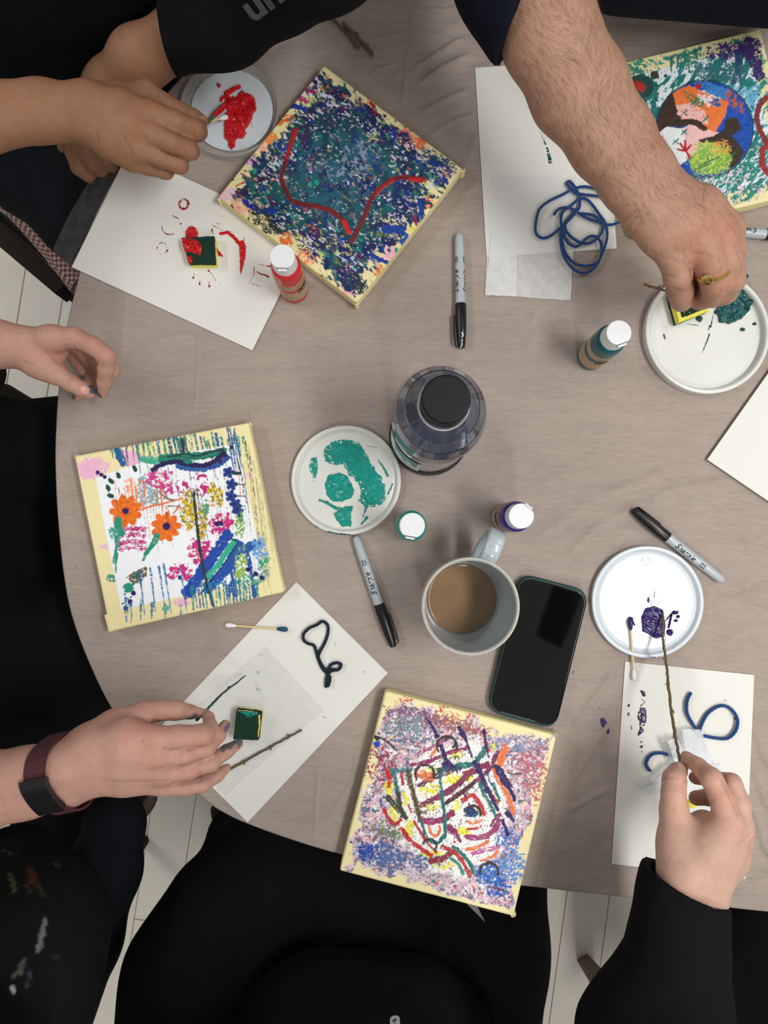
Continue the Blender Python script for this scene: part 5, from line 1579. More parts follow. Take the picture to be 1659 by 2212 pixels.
# ============================================================ YARN
def yarn(name, label, paths, r, m, z, seed=0, wob=0.0016):
    parts = []
    for k, pth in enumerate(paths):
        q = catmull(np.array(pth, float), 7)
        n = len(q)
        d = [0]
        for i in range(1, n): d.append(d[-1] + np.linalg.norm(q[i] - q[i - 1]))
        W = [P(x, y, z + r + wob * (0.5 + 0.5 * sin(d[i] / 26. + k * 2.1)) + 0.0004 * (k % 3)) for i, (x, y) in enumerate(q)]
        # resample finely
        W = np.array(W)
        L = np.r_[0, np.cumsum(np.linalg.norm(np.diff(W, axis=0), axis=1))]
        s = np.arange(0, L[-1], 0.0008)
        W = np.stack([np.interp(s, L, W[:, i]) for i in range(3)], 1)
        rr = np.full(len(W), r)
        rr[:3] *= (.5, .8, .95); rr[-3:] *= (.95, .8, .5)
        parts.append(tube(W, rr, 12, ply=3, twist=2 * pi / 0.013, depth=0.30, rough=.05, seed=seed + k))
    V, F = join(parts)
    o = obj(name, V, F, m, None)
    return tag(o, label, 'yarn')
cy_ = Zc(1130, 370, 7.54)
yarn('yarn_tangle', 'tangled blue yarn loops on tissue beside the hairy forearm', [
    cy_([(1420, 440), (1340, 418), (1200, 400), (1050, 385), (930, 370), (860, 360), (790, 290), (740, 240), (712, 195), (745, 160), (800, 200), (850, 270), (895, 350), (918, 420), (925, 500), (918, 590), (880, 640), (800, 740), (700, 840), (620, 910), (520, 1000), (430, 1060), (330, 1088), (240, 1055), (200, 960), (215, 800), (250, 660), (310, 570), (450, 470), (600, 400), (700, 350), (780, 305), (880, 268), (1000, 250), (1150, 275), (1250, 320), (1350, 390)]),
    cy_([(500, 720), (530, 670), (580, 615), (670, 590), (760, 595), (850, 640), (950, 710), (1080, 780), (1200, 815), (1300, 855), (1400, 870), (1500, 855), (1560, 830), (1570, 780)]),
    cy_([(900, 590), (860, 640), (780, 720), (700, 840), (640, 930), (612, 1060), (620, 1200), (660, 1370), (720, 1480), (800, 1580), (900, 1640), (1010, 1655), (1120, 1610), (1210, 1510), (1260, 1400), (1320, 1260), (1365, 1100), (1365, 960), (1330, 830), (1240, 700), (1130, 550), (1050, 470), (970, 440), (890, 470), (780, 560), (680, 630), (625, 720), (618, 850), (640, 930)]),
    cy_([(880, 690), (980, 690), (1120, 710), (1230, 770), (1295, 870), (1290, 980), (1230, 1070), (1130, 1150), (1000, 1175), (870, 1130), (750, 1040), (690, 940), (700, 830), (780, 740), (860, 680)]),
    cy_([(660, 960), (690, 1100), (760, 1190), (860, 1225), (950, 1180), (1010, 1110), (1090, 1060), (1170, 1060), (1245, 1120), (1280, 1220), (1270, 1380), (1200, 1490), (1080, 1535), (950, 1535), (840, 1500), (740, 1410), (670, 1290), (635, 1130), (650, 980)])],
    0.0018, M['bluewool'], TP + 0.0022, 3)
cn = Zc(0, 1240, 1.929)
yarn('yarn_length', 'navy yarn twisted into a loop on the lower left sheet', [cn([(1358, 475), (1362, 430), (1380, 405), (1410, 398), (1422, 378), (1403, 370), (1380, 378), (1372, 395), (1390, 405)]),
    cn([(1366, 472), (1375, 430), (1345, 395), (1325, 350), (1310, 300), (1285, 290), (1266, 275), (1266, 250), (1290, 225), (1320, 212), (1345, 197), (1366, 215), (1366, 250), (1352, 290), (1333, 325), (1328, 350), (1345, 385), (1368, 402), (1400, 395)])], 0.0019, M['navywool'], TP + 0.0006, 20)
yarn('yarn_length', 'blue yarn loop crossing into a knot on the lower right sheet', [c5([(745, 1055), (722, 1105), (722, 1170), (750, 1225), (785, 1275), (797, 1310)]), c5([(785, 1285), (805, 1225), (840, 1168), (900, 1132), (955, 1142), (998, 1200), (990, 1265), (945, 1308), (880, 1308), (800, 1292)])], 0.0021, M['bluewool'], TP + 0.0006, 30)
yarn('yarn_length', 'short blue yarn curve left of the long twig, half under crumpled tissue', [c5([(640, 1405), (575, 1390), (525, 1400), (498, 1440), (505, 1470), (525, 1492)])], 0.0021, M['bluewool'], TP + 0.0006, 40)

# ============================================================ MARKERS
def marker(label, tail, capend, clipside=1, roll=0.0, text_roll=(0.35,), z=TZ, bare=None):
    """tail = rounded barrel end, capend = cap tip (photo pixels)"""
    r = 0.0060
    a = P(*tail, z + r + .0008); b = P(*capend, z + r + .0008)
    L = np.linalg.norm(b - a)
    d = (b - a) / L
    s = np.cross(d, [0, 0, 1.0])
    up = np.cross(s, d)
    t = thing('marker_pen', label, 'marker', (a + b) / 2 - np.array([0, 0, r]), 'grey markers with black caps')
    def body(prof, n=28):
        V, F = [], []
        for x, rr in prof:
            for i in range(n):
                q = 2 * pi * i / n
                V.append(a + d * x + (s * cos(q) + up * sin(q)) * rr)
        m = len(prof)
        for j in range(m - 1):
            for i in range(n):
                k = (i + 1) % n
                F.append((j * n + i, (j + 1) * n + i, (j + 1) * n + k, j * n + k))
        F.append(tuple(range(n))); F.append(tuple((m - 1) * n + i for i in range(n))[::-1])
        return np.array(V), F
    cs = L * 0.615
    V, F = body([(0.0002, .0015), (.001, .003), (.003, .0043), (.007, .0050), (.02, .0055), (cs, .0060)])
    obj('barrel', V, F, M['barrel'], t, flat_ang=60)
    V, F = body([(cs, .0063), (cs + .001, .0066), (cs + .02, .0066), (L * .88, .0058), (L - .004, .0044), (L - .0008, .0040), (L, .0032)])
    obj('cap', V, F, M['black'], t, flat_ang=50)
    # clip
    cdir = s * clipside * cos(roll) + up * sin(roll)
    sd = np.cross(d, cdir)
    pth = []
    for x, off in ((cs + .012, .0055), (cs + .016, .0082), (L * .9, .0080), (L - .004, .0076), (L - .002, .0050)):
        pth.append(a + d * x + cdir * off)
    V, F = [], []
    for i, q in enumerate(pth):
        w, hh = 0.0018, 0.0008
        for u, v in ((-w, -hh), (w, -hh), (w, hh), (-w, hh)): V.append(q + sd * u + cdir * v)
    for i in range(len(pth) - 1):
        for j in range(4):
            k = (j + 1) % 4
            F.append((i * 4 + j, i * 4 + k, (i + 1) * 4 + k, (i + 1) * 4 + j))
    F += [(3, 2, 1, 0), tuple(range(len(pth) * 4 - 4, len(pth) * 4))]
    obj('clip', V, F, M['black'], t, smooth=False)
    # lettering, wrapped on the barrel; reads from the cap towards the tail
    tx1 = text_mesh('Sharpie', 0.0092, bold=0.00016, shear=0.35)
    tx2 = text_mesh('FINE', 0.0034, bold=0.0001)
    tx3 = text_mesh('POINT', 0.0026, bold=0.0001)
    tx4 = text_mesh('Permanent Marker', 0.0030, bold=0.00008)
    parts = []
    for tr in text_roll:
        for (tv, tf), xc, yc in ((tx1, L * .43, 0.0), (tx2, L * .24, .0012), (tx3, L * .24, -.0022)) if tr != 'p' else ():
            V = []
            for v in tv:
                x = xc - v[0]
                rr = np.interp(x, [0, .007, .02, cs], [.004, .0050, .0055, .0060]) + .00015
                ang = tr - (v[1] + yc) / .0058
                V.append(a + d * x + (up * cos(ang) - s * sin(ang)) * rr)
            parts.append((np.array(V), tf))
    V, F = join(parts)
    obj('lettering', V, F, M['ink'], t, smooth=False)
    return t
marker('grey marker with a chipped black cap, upright in the upper middle of the table', (991.5, 504), (997, 752), 1, text_roll=(1.15, -0.95))
marker('grey marker touching the teal lid, its black cap toward the lower canvas', (768, 1158), (850, 1397), -1, text_roll=(-0.15,))
marker('grey marker lying diagonally above the purple lid', (1563, 1256), (1367, 1102), 1, roll=-.5, text_roll=(0.35,))
marker('grey marker mostly cropped by the right edge, beside the ringed hand', (1500, 494), (1748, 513), 1, roll=-.3, text_roll=(0.3,))
def chip(): pass
# chipped paint marks on the first cap
cc = c10 = Zc(960, 490, 7.9)
mk = bpy.data.objects['marker_pen']
patch('paint_chip', mk, [('s', cc([(300, 1800), (320, 1850), (295, 1870)]), 1.6, 2.0), ('s', cc([(320, 1750), (330, 1790)]), .6, .8), ('s', cc([(300, 1920), (295, 2000), (275, 2060)]), .7, .9)], TZ + 0.0128, M['cap'], 0.0003, 0.3, 70, .8, 3, dry=.2)

# ============================================================ SWABS AND TWIGS
def swab(label, a, b, za, zb_, paint_end=None, paintm=None):
    A, B = P(*a, za), P(*b, zb_)
    d = (B - A); L = np.linalg.norm(d); d /= L
    t = thing('cotton_swab', label, 'cotton swab', (A + B) / 2 - np.array([0, 0, .0015]), None)
    V, F = tube([A + d * .004, B - d * .004], 0.0012, 10)
    obj('stick', V, F, M['stick'], t)
    for k, (q, sgn) in enumerate(((A, 1), (B, -1))):
        prof = [(0, .0008), (.001, .0022), (.003, .0028), (.006, .0029), (.010, .0023), (.013, .0014)]
        V, F = tube([q + d * sgn * (x) for x, r in prof], np.array([r for x, r in prof]), 14, rough=.08, seed=k)
        obj('cotton_tip', V, F, paintm if paint_end == k else M['cotton'], t, label='painted cotton tip' if paint_end == k else None)
    return t
swab('cotton swab with one blue-green tip, half on the lower left sheet', (486, 1350), (622, 1360), TZ + .0035, TZ + .0045, 1, mat('swab_teal', (8, 92, 104), .5, noise=[(300, .8, (24, 30, 96))]))
swab('cotton swab with one purple tip leaning on the purple lid', (1361, 1337), (1370, 1471), TZ + .0062, TZ + .0045, 0, M['purple'])
swab('cotton swab dipping into red paint, held by the brown hand', (492, 252), (366, 285), TZ + .009, TZ + .062)
def twig(label, pts, r, m=None, buds=(), seed=0, parts=(), name='twig'):
    W = np.array([P(x, y, z) for x, y, z in pts])
    rr = np.interp(np.linspace(0, 1, len(W)), np.linspace(0, 1, len(r)), r)
    L = np.r_[0, np.cumsum(np.linalg.norm(np.diff(W, axis=0), axis=1))]
    s = np.linspace(0, L[-1], max(10, int(L[-1] / .003)))
    Wc = np.stack([np.interp(s, L, W[:, i]) for i in range(3)], 1)
    rs_ = np.interp(s, L, rr)
    rng = np.random.RandomState(seed)
    Wc[1:-1] += rng.uniform(-1, 1, (len(Wc) - 2, 3)) * [0.0004, 0.0004, 0.0001]
    t = thing(name, label, 'twig', Wc.mean(0) - np.array([0, 0, r[0]]), None)
    V, F = tube(Wc, rs_, 9, rough=.3, seed=seed)
    obj('stem', V, F, m or M['twig'], t)
    for (u, side) in buds:
        i = int(u * (len(Wc) - 2))
        d = Wc[i + 1] - Wc[i]; d /= np.linalg.norm(d)
        sd = np.cross(d, [0, 0, 1]) * side
        q = Wc[i] + sd * rs_[i]
        V, F = tube([q - sd * .0006, q + sd * .001 + d * .001, q + sd * .0022 + d * .0028], np.array([.0012, .0010, .0004]), 7)
        obj('bud', V, F, m or M['twig'], t)
    return t
zt = TZ + .0025
twig('thinner brown twig at the top of the table, left of the pair', [(690, 16, zt), (730, 52, zt), (775, 104, zt)], [.0010, .0016, .0016], buds=((.25, 1), (.62, -1), (.95, 1)), seed=1)
twig('thicker brown twig at the top of the table, right of the pair', [(741, 50, zt), (770, 80, zt), (805, 118, zt)], [.0018, .0023, .0022], buds=((.45, -1), (.8, -1)), seed=2)
twig('teal-tipped twig held between thumb and finger of the watch-wearing hand', [(530, 1460, TZ + .010), (480, 1498, TZ + .045), (440, 1540, TZ + .088), (424, 1556, TZ + .098)], [.0008, .0014, .0016], m=mat('teal_twig', (24, 84, 84), .6, noise=[(120, .7, (44, 60, 44))], bump=[(400, .5, .001, 'n')]), buds=((.3, 1), (.6, -1)), seed=3)
twig('brown twig with teal stains lying at the edge of the waxy tissue', [(652, 1577, zt + .002), (580, 1616, zt + .002), (497, 1662, zt + .002)], [.0011, .0012, .0014], m=mat('stained_twig', (104, 84, 50), .7, noise=[(50, .7, (30, 88, 80))]), buds=((.2, 1), (.45, -1), (.85, -1)), seed=4)
twig('long brown twig dipped in purple paint, held by the lower right hand', [(1433, 1330, TZ + .008), (1432, 1380, TZ + .020), (1440, 1440, TZ + .038), (1450, 1540, TZ + .068), (1468, 1640, TZ + .108), (1474, 1665, TZ + .114), (1478, 1730, TZ + .118)], [.0013, .0014, .0015, .0016, .0016, .0012, .0008], buds=((.25, 1), (.4, 1), (.55, -1), (.7, 1)), seed=5)
tw = twig('short brown twig with a red end poking out beside the ringed hand', [(1391, 614, TZ + .030), (1420, 623, TZ + .031), (1450, 633, TZ + .032), (1500, 640, TZ + .034)], [.0012, .0014, .0015], buds=((.35, -1),), seed=6)
q = P(1393, 614.5, TZ + .030)
V, F = lathe([(0.0002, -.0016), (.0016, -.001), (.0018, .0005), (.0003, .0018)], q, 10, True, True)
obj('red_end', V, F, M['red'], tw, label='red painted twig end')
tw = twig('green stem coated in red paint held with the swab over the red lid', [(480, 232, TZ + .010), (463, 248, TZ + .02), (446, 266, TZ + .04), (420, 278, TZ + .05)], [.0022, .0022, .0020], m=mat('green_stem', (96, 104, 70), .6, noise=[(90, .6, (60, 74, 50))]), seed=7)
V, F = tube([P(486, 227, TZ + .009), P(474, 238, TZ + .0155), P(462, 250, TZ + .0222)], np.array([.0030, .0032, .0026]), 10, rough=.3)
obj('paint_coat', V, F, M['red'], tw)

# ============================================================ PAINT BOTTLES
def bottle(label, base, m, top_px, notch_dir, text_dir, tape_dir=None):
    c = P(*base, TZ)
    z0 = TZ + .0015
    t = thing('paint_bottle', label, 'paint bottle', (c[0], c[1], z0), 'small paint bottles with white caps')
    cc = (c[0], c[1], z0)
    V, F = lathe([(.0001, 0.0), (.0145, 0), (.0160, .0012), (.0166, .004), (.0166, .0745), (.0160, .0785), (.0146, .0808), (.0140, .0815), (.0132, .0822), (.0100, .083), (.0001, .083)], cc, 48)
    obj('bottle_body', V, F, m, t)
    for (a, b) in ((.0115, .0345), (.0440, .0570)):
        V, F = lathe([(.0166, a), (.01685, a + .0003), (.01685, b - .0003), (.0166, b)], cc, 48)
        obj('label_band', V, F, M['kraft'], t)
    V, F = lathe([(.0126, .0822), (.0134, .0826), (.0136, .0835), (.0131, .0985), (.0131, .0988)], cc, 48)
    obj('cap', V, F, M['cap'], t)
    cap = V
    # lid of the flip cap with flat notch
    n = 48
    pts = []
    for i in range(n):
        a = 2 * pi * i / n
        r = .0131
        da = (a - notch_dir + pi) % (2 * pi) - pi
        if abs(da) < 0.52: r = .0131 * cos(.52) / cos(da)
        pts.append((c[0] + r * cos(a), c[1] + r * sin(a)))
    V, F = prism(np.array(pts), z0 + .0990, z0 + .1035, .0008, 3)
    obj('cap_flip_top', V, F, M['cap'], t, flat_ang=50)
    e = np.array([cos(notch_dir), sin(notch_dir)]); f = np.array([-e[1], e[0]])
    q = np.array([c[0], c[1]]) + e * .0120
    V, F = prism(np.array([q - f * .005, q + f * .005, q + f * .0045 + e * .0022, q - f * .0045 + e * .0022]), z0 + .0965, z0 + .1005, .0004, 1)
    obj('cap_latch', V, F, M['cap'], t, smooth=False)
    # dark name plate with pale lettering, wrapped
    R = .0170
    V, F = [], []
    k = 10
    for i in range(k + 1):
        a = text_dir + (i / k - .5) * .9
        for z in (.0325, .0415): V.append((c[0] + R * cos(a), c[1] + R * sin(a), z0 + z))
    F = [(2 * i, 2 * i + 2, 2 * i + 3, 2 * i + 1) for i in range(k)]
    pb = obj('name_plate', V, F, M['ink'], t)
    for (s_, sz, zc, mm, sh) in (('STUDIO', .0058, .037, 'cream_ink', 0), ('Acrylic', .0056, .051, 'brown_ink', .3)):
        tv, tf = text_mesh(s_, sz, bold=.00008, shear=sh)
        V = []
        for v in tv:
            a = text_dir + v[0] / R
            V.append((c[0] + (R + .00015) * cos(a), c[1] + (R + .00015) * sin(a), z0 + zc + v[1]))
        if mm not in M: M[mm] = mat(mm, (214, 200, 170) if mm == 'cream_ink' else (120, 96, 70), .7)
        obj('lettering', V, tf, M[mm], t, smooth=False)
    if tape_dir is not None:
        V = []
        for i in range(7):
            a = tape_dir + (i / 6 - .5) * 1.0
            for z in (.020, .050, .068): V.append((c[0] + .0173 * cos(a), c[1] + .0173 * sin(a), z0 + z))
        F = [(3 * i + j, 3 * i + 3 + j, 3 * i + 4 + j, 3 * i + 1 + j) for i in range(6) for j in range(2)]
        obj('clear_tape', V, F, sheer('clear_tape', (235, 215, 210), .35, var=.05), t)
    return t
def bm(n, c): return mat(n, c, .28, noise=[(30, .2, tuple(int(x * .85) for x in c))], sss=0)
bottle('red paint bottle with white cap, between the left sheet and the dark canvas', (637, 628), bm('red_bottle', (204, 44, 46)), None, radians(-92), radians(-35), radians(205))
bottle('dark teal paint bottle with white cap, left of the green-painted lid', (1274, 772), bm('deep_teal_bottle', (14, 88, 98)), None, radians(-70), radians(-85))
bottle('light teal paint bottle with white cap, between the teal lid and the mug', (883, 1137), bm('teal_bottle', (30, 142, 134)), None, radians(-100), radians(-175))
bottle('purple paint bottle with white cap, above the mug handle', (1089, 1119), bm('purple_bottle', (66, 44, 138)), None, radians(50), radians(185))

# ============================================================ WATER BOTTLE
wb = P(926, 943, TZ)
z0 = TZ + .002
t = thing('water_bottle', 'large clear water bottle with black cap and black base ring', 'water bottle', (wb[0], wb[1], z0))
clear = mat('clear_plastic', (232, 236, 244), .02, trans=1.0, ior=1.36, spec=.5)
tint = mat('bluish_plastic', (190, 202, 226), .03, trans=1.0, ior=1.42)
c = (wb[0], wb[1], z0)
outer = [(.0001, .002), (.040, .002), (.0440, .004), (.0445, .010), (.0445, .120), (.0455, .135), (.0462, .150), (.0450, .165), (.0412, .180), (.0345, .193), (.0270, .2015), (.0222, .206), (.0215, .209), (.0215, .216)]
inner = [(r - .0014 if r > .002 else r, z + (.0016 if z < .01 else 0)) for r, z in outer[::-1]]
V, F = lathe(outer + inner, c, 96)
obj('bottle_body', V, F, clear, t)
wl = [(.0001, .0040), (.0384, .0040), (.0424, .006), (.0428, .012), (.0428, .112), (.0001, .112)]
V, F = lathe([(r, z) for r, z in [(.0001, .0120), (.0415, .0120)]], c, 64)
V, F = lathe([(.0451, .000), (.0468, .001), (.0470, .006), (.0462, .0085), (.0452, .0085)], c, 96)
obj('base_ring', V, F, M['black'], t)
V, F = lathe([(.0228, .2045), (.0234, .205), (.0234, .2075), (.0226, .208)], c, 64)
obj('neck_ring', V, F, mat('neck_clear', (200, 208, 220), .1, alpha=.8), t)
V, F = lathe([(.0202, .207), (.0208, .209), (.0213, .232), (.0208, .2345), (.0195, .2355), (.0010, .2355), (.0009, .2350), (.0001, .2350)], c, 72)
obj('cap', V, F, M['blackmatt'], t)
# bluish film inside the shoulder, painted in for swirling reflections
V, F = [], []
nu, nv = 90, 26
pr = [(.0433, .100), (.0435, .118), (.0443, .134), (.0449, .150), (.0437, .165), (.0399, .1795), (.0333, .192), (.0262, .200)]
zs_ = np.linspace(.100, .200, nv + 1)
fz = np.array([z for r, z in pr]); fr_ = np.array([r for r, z in pr])
for j in range(nv + 1):
    r = np.interp(zs_[j], fz, fr_) - .0008
    for i in range(nu): V.append((c[0] + r * cos(2 * pi * i / nu), c[1] + r * sin(2 * pi * i / nu), c[2] + zs_[j]))
F = [(j * nu + i, j * nu + (i + 1) % nu, (j + 1) * nu + (i + 1) % nu, (j + 1) * nu + i) for j in range(nv) for i in range(nu)]
film = sheer('swirl_reflection', (96, 112, 146), .34, var=.5)
for n_ in film.node_tree.nodes:
    if n_.type == 'TEX_NOISE':
        n_.inputs['Scale'].default_value = 26; n_.inputs['Distortion'].default_value = 2.5
obj('reflection_film', V, F, film, t, label='bluish film added for swirling reflections inside the bottle shoulder')
# label sheet on the far side of the bottle
V, F = [], []
lab_dir = atan2(P(868, 990, TZ)[1] - wb[1], P(868, 990, TZ)[0] - wb[0])
nu, nv = 40, 40
R_ = .0452
cols = []
for j in range(nv + 1):
    for i in range(nu + 1):
        a = lab_dir + (i / nu - .5) * 1.15
        z = .020 + .072 * j / nv
        V.append((c[0] + R_ * cos(a), c[1] + R_ * sin(a), c[2] + z))
        u, v = i / nu, j / nv
        q = float(fbm(np.array(u * 40.), np.array(v * 14.), 5, 7, 3))
        col = lin((214, 222, 228))
        if v > .45 + .5 * (q - .5) and 0.25 < u < .95: col = lin((30, 130, 124))
        if .2 < v < .3 and .2 < u < .6 and q > .5: col = lin((40, 140, 130))
        cols.append(col)
F = [(j * (nu + 1) + i, j * (nu + 1) + i + 1, (j + 1) * (nu + 1) + i + 1, (j + 1) * (nu + 1) + i) for j in range(nv) for i in range(nu)]
obj('label', V, F, mat('bottle_label', vcol=True, rough=.4), t, col=np.array(cols), label='pale label with teal brush marks')

# ============================================================ MUG + COFFEE
mc = P(992, 1289, TZ)
z0 = TZ + .0015
c = (mc[0], mc[1], z0)
mugm = mat('speckled_glaze', (178, 190, 196), .22, noise=[(420, .55, (120, 142, 160)), (900, .35, (216, 214, 206))], coat=.4)
t = thing('mug', 'speckled pale blue ceramic mug half full of coffee', 'mug', c)
prof = [(.0001, .002), (.028, .002), (.031, 0), (.0335, .0005), (.037, .006), (.0425, .022), (.0470, .045), (.0492, .07), (.0500, .09), (.0503, .1065), (.0496, .1085), (.0480, .1088), (.0466, .107), (.0462, .09), (.0452, .07), (.0430, .045), (.0385, .022), (.034, .0115), (.030, .008), (.0001, .008)]
V, F = lathe(prof, c, 96)
obj('mug_body', V, F, mugm, t)
V, F = lathe([(.0468, .1074), (.0482, .1091), (.0496, .1088), (.0505, .1068)], c, 96)
obj('rim', V, F, mat('worn_rim', (200, 196, 186), .5, noise=[(700, .7, (150, 146, 138))]), t)
hd = np.array(P(1074, 1157, TZ + .095)) - np.array([mc[0], mc[1], 0]); hd[2] = 0
hd /= np.linalg.norm(hd)
sd = np.array([-hd[1], hd[0], 0])
pth = catmull([(.0480, .094), (.062, .099), (.0755, .096), (.082, .082), (.080, .062), (.070, .044), (.056, .033), (.0440, .028)], 6)
V, F = [], []
m_ = len(pth)
for i, (rr, zz) in enumerate(pth):
    tg = np.gradient(pth, axis=0)[i]; tg /= np.linalg.norm(tg)
    nr_ = np.array([-tg[1], tg[0]])
    w, th_ = .0095, .0040
    for k in range(12):
        a = 2 * pi * k / 12
        su = np.sign(cos(a)) * abs(cos(a)) ** .6 * w
        sv = np.sign(sin(a)) * abs(sin(a)) ** .8 * th_
        V.append(np.array(c) + hd * (rr + nr_[0] * sv) + np.array([0, 0, zz + nr_[1] * sv]) + sd * su)
for i in range(m_ - 1):
    for k in range(12):
        q = (k + 1) % 12
        F.append((i * 12 + k, i * 12 + q, (i + 1) * 12 + q, (i + 1) * 12 + k))
obj('handle', V, F, mugm, t)
cf = mat('milky_coffee', (142, 112, 82), .06, spec=.5, noise=[(60, .3, (156, 128, 98))])
V, F = lathe([(.0001, .026), (.0375, .026), (.0388, .0266), (.0392, .0262), (.0375, .024), (.031, .0105), (.0001, .0105)], c, 72)
o = obj('coffee', V, F, cf, None, org=(c[0], c[1], z0 + .0105))
tag(o, 'milky brown coffee inside the speckled mug', 'coffee')

# ============================================================ PHONE
zph = TZ + .0018
cs = [P(*q, zph + .011)[:2] for q in ((1125, 1238), (1276, 1277), (1201, 1579), (1052, 1538))]
ctr = np.mean(cs, 0)
t = thing('smartphone', 'black smartphone in a dark green case lying right of the mug', 'phone', (ctr[0], ctr[1], zph))
rp = round_poly(cs, .0165, 8)
V, F = prism(rp, zph, zph + .0098, .003, 4)
obj('phone_case', V, F, M['case'], t, flat_ang=60)
inn = round_poly([ctr + (q - ctr) * np.array([1, 1]) * .965 for q in cs], .0150, 8)
inn_out = round_poly(cs, .0165, 8)
# raised lip of the case
a_ = round_poly([ctr + (q - ctr) * .985 for q in cs], .016, 8); b_ = round_poly([ctr + (q - ctr) * .957 for q in cs], .0145, 8)
n = len(a_)
V = [(*p, zph + .0092) for p in a_] + [(*(p * .7 + q * .3), zph + .0108) for p, q in zip(a_, b_)] + [(*(p * .3 + q * .7), zph + .0108) for p, q in zip(a_, b_)] + [(*q, zph + .0095) for q in b_]
F = [(j * n + i, j * n + (i + 1) % n, (j + 1) * n + (i + 1) % n, (j + 1) * n + i) for j in range(3) for i in range(n)]
obj('case_lip', V, F, M['case'], t)
V, F = prism(b_, zph + .0095, zph + .0101, .0003, 1)
obj('screen', V, F, M['screen'], t, smooth=False)

# unseen dark panel added above so its reflection darkens part of the screen
K_ = 1 + (2.69 - .7628) / (CAMZ - .7628)
cv = [np.array(P(*q, .7628))[:2] * K_ for q in ((1199, 1262), (1260, 1282), (1213, 1402), (1160, 1374))]
V, F = prism(np.array(cv), 2.69, 2.72, .004, 1)
o = obj('reflection_panel', V, F, mat('panel_black', (6, 6, 6), .9), None)
tag(o, 'dark panel added high above the table to darken a reflection in the phone screen', 'panel')
# ============================================================ PEOPLE
skin_bump = [(900, .25, .0006, 'n'), (260, .25, .0012, 'n'), (60, .15, .002, 'n')]
M['skin'] = mat('skin', vcol=True, rough=.55, spec=.35, sss=.06, bump=skin_bump)
M['nail'] = mat('nail', (206, 158, 142), .35)
M['nailtan'] = mat('nail_tan', (176, 128, 100), .35)
fold = [(14, .5, .02, 'n'), (900, .3, .001, 'n')]
M['blackcloth'] = mat('black_knit', (17, 17, 19), .95, spec=.15, bump=fold)
M['blackvc'] = mat('black_apron', vcol=True, rough=.9, spec=.2, bump=fold)
M['denim'] = mat('dark_denim', (17, 20, 25), .9, spec=.15, bump=fold, noise=[(25, .5, (24, 28, 34))])
M['navycloth'] = mat('navy_jersey', (18, 21, 32), .95, spec=.15, bump=fold)
M['hair_dark'] = mat('dark_hair', (38, 28, 22), .6, bump=[(60, .8, .01, 'n')])
M['hair_light'] = mat('brown_hair', (92, 66, 44), .6, bump=[(60, .8, .01, 'n')])
M['maroon'] = mat('maroon_strap', (74, 34, 40), .7, bump=[(700, .6, .001, 'v')])

def skin_color(V, base, red=(), stains=(), seed=0, amt=.07, folds=()):
    base = np.array(base, float)
    n = fbm(V[:, 0] * 1000, V[:, 1] * 1000 + V[:, 2] * 400, 26, seed + 200, 3) - .5
    n2 = fbm(V[:, 0] * 1000, V[:, 1] * 1000, 3, seed + 205, 2) - .5
    c = base[None] * (1 + amt * .6 * n[:, None] + .045 * n2[:, None])
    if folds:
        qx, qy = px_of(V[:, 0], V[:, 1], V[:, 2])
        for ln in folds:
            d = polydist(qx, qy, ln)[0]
            c = c * (1 - .13 * np.exp(-(d / 1.7) ** 2))[:, None]  # crease shade put into the skin colour along the fold lines
    for px, py, z, r in red:
        q = P(px, py, z); rr = rpx(r, z)
        d = np.linalg.norm(V[:, :2] - q[:2], axis=1)
        w = np.exp(-(d / rr) ** 2) * .42
        c = c * (1 - w[:, None]) + (c * np.array([1.03, .88, .86])) * w[:, None]
    c = np.clip(c, 0, 255)
    out = np.where(c / 255 <= .04045, c / 255 / 12.92, ((c / 255 + .055) / 1.055) ** 2.4)
    for px, py, z, r, colr in stains:
        q = P(px, py, z); rr = rpx(r, z)
        d = np.linalg.norm(V[:, :2] - q[:2], axis=1) / rr + .9 * (fbm(V[:, 0] * 1000, V[:, 1] * 1000, 4, seed + 210, 3) - .5)
        w = sstep(1.1, .8, d) * .85 * (np.abs(V[:, 2] - z) < .020)
        out = out * (1 - w[:, None]) + lin(colr) * w[:, None]
    return out
def head_parts(c, face, tilt=.35):
    """capsules of a head: c centre, face = unit xy direction it looks towards"""
    f = np.array([face[0] * cos(tilt), face[1] * cos(tilt), -sin(tilt)])
    s = np.cross(f, [0, 0, 1.0]); s /= np.linalg.norm(s)
    u = np.cross(s, f)
    c = np.array(c, float)
    q = lambda a, b, d, r: (*(c + f * a + s * b + u * d), r)
    skin = [[q(.0, 0, .03, .078), q(.01, 0, -.01, .074)], [q(.03, 0, -.02, .062), q(.055, 0, -.085, .026)], [q(.05, 0, -.03, .052), q(.045, 0, .03, .052)],
            [q(.092, 0, .0, .008), q(.108, 0, -.028, .011)], [q(.095, -.014, -.060, .007), q(.095, .014, -.060, .007)],
            [q(-.03, 0, -.05, .055), q(-.05, 0, -.14, .056)],
            [q(0, .078, .005, .012), q(.004, .079, -.022, .009)], [q(0, -.078, .005, .012), q(.004, -.079, -.022, .009)]]
    hair = [[q(-.012, 0, .045, .088), q(-.04, 0, .0, .082)], [q(-.05, 0, -.02, .07), q(-.06, 0, -.07, .05)], [q(.03, 0, .075, .055), q(-.02, 0, .07, .06)]]
    eyes = [c + f * .088 + s * e + u * .008 for e in (-.031, .031)]
    return skin, hair, eyes
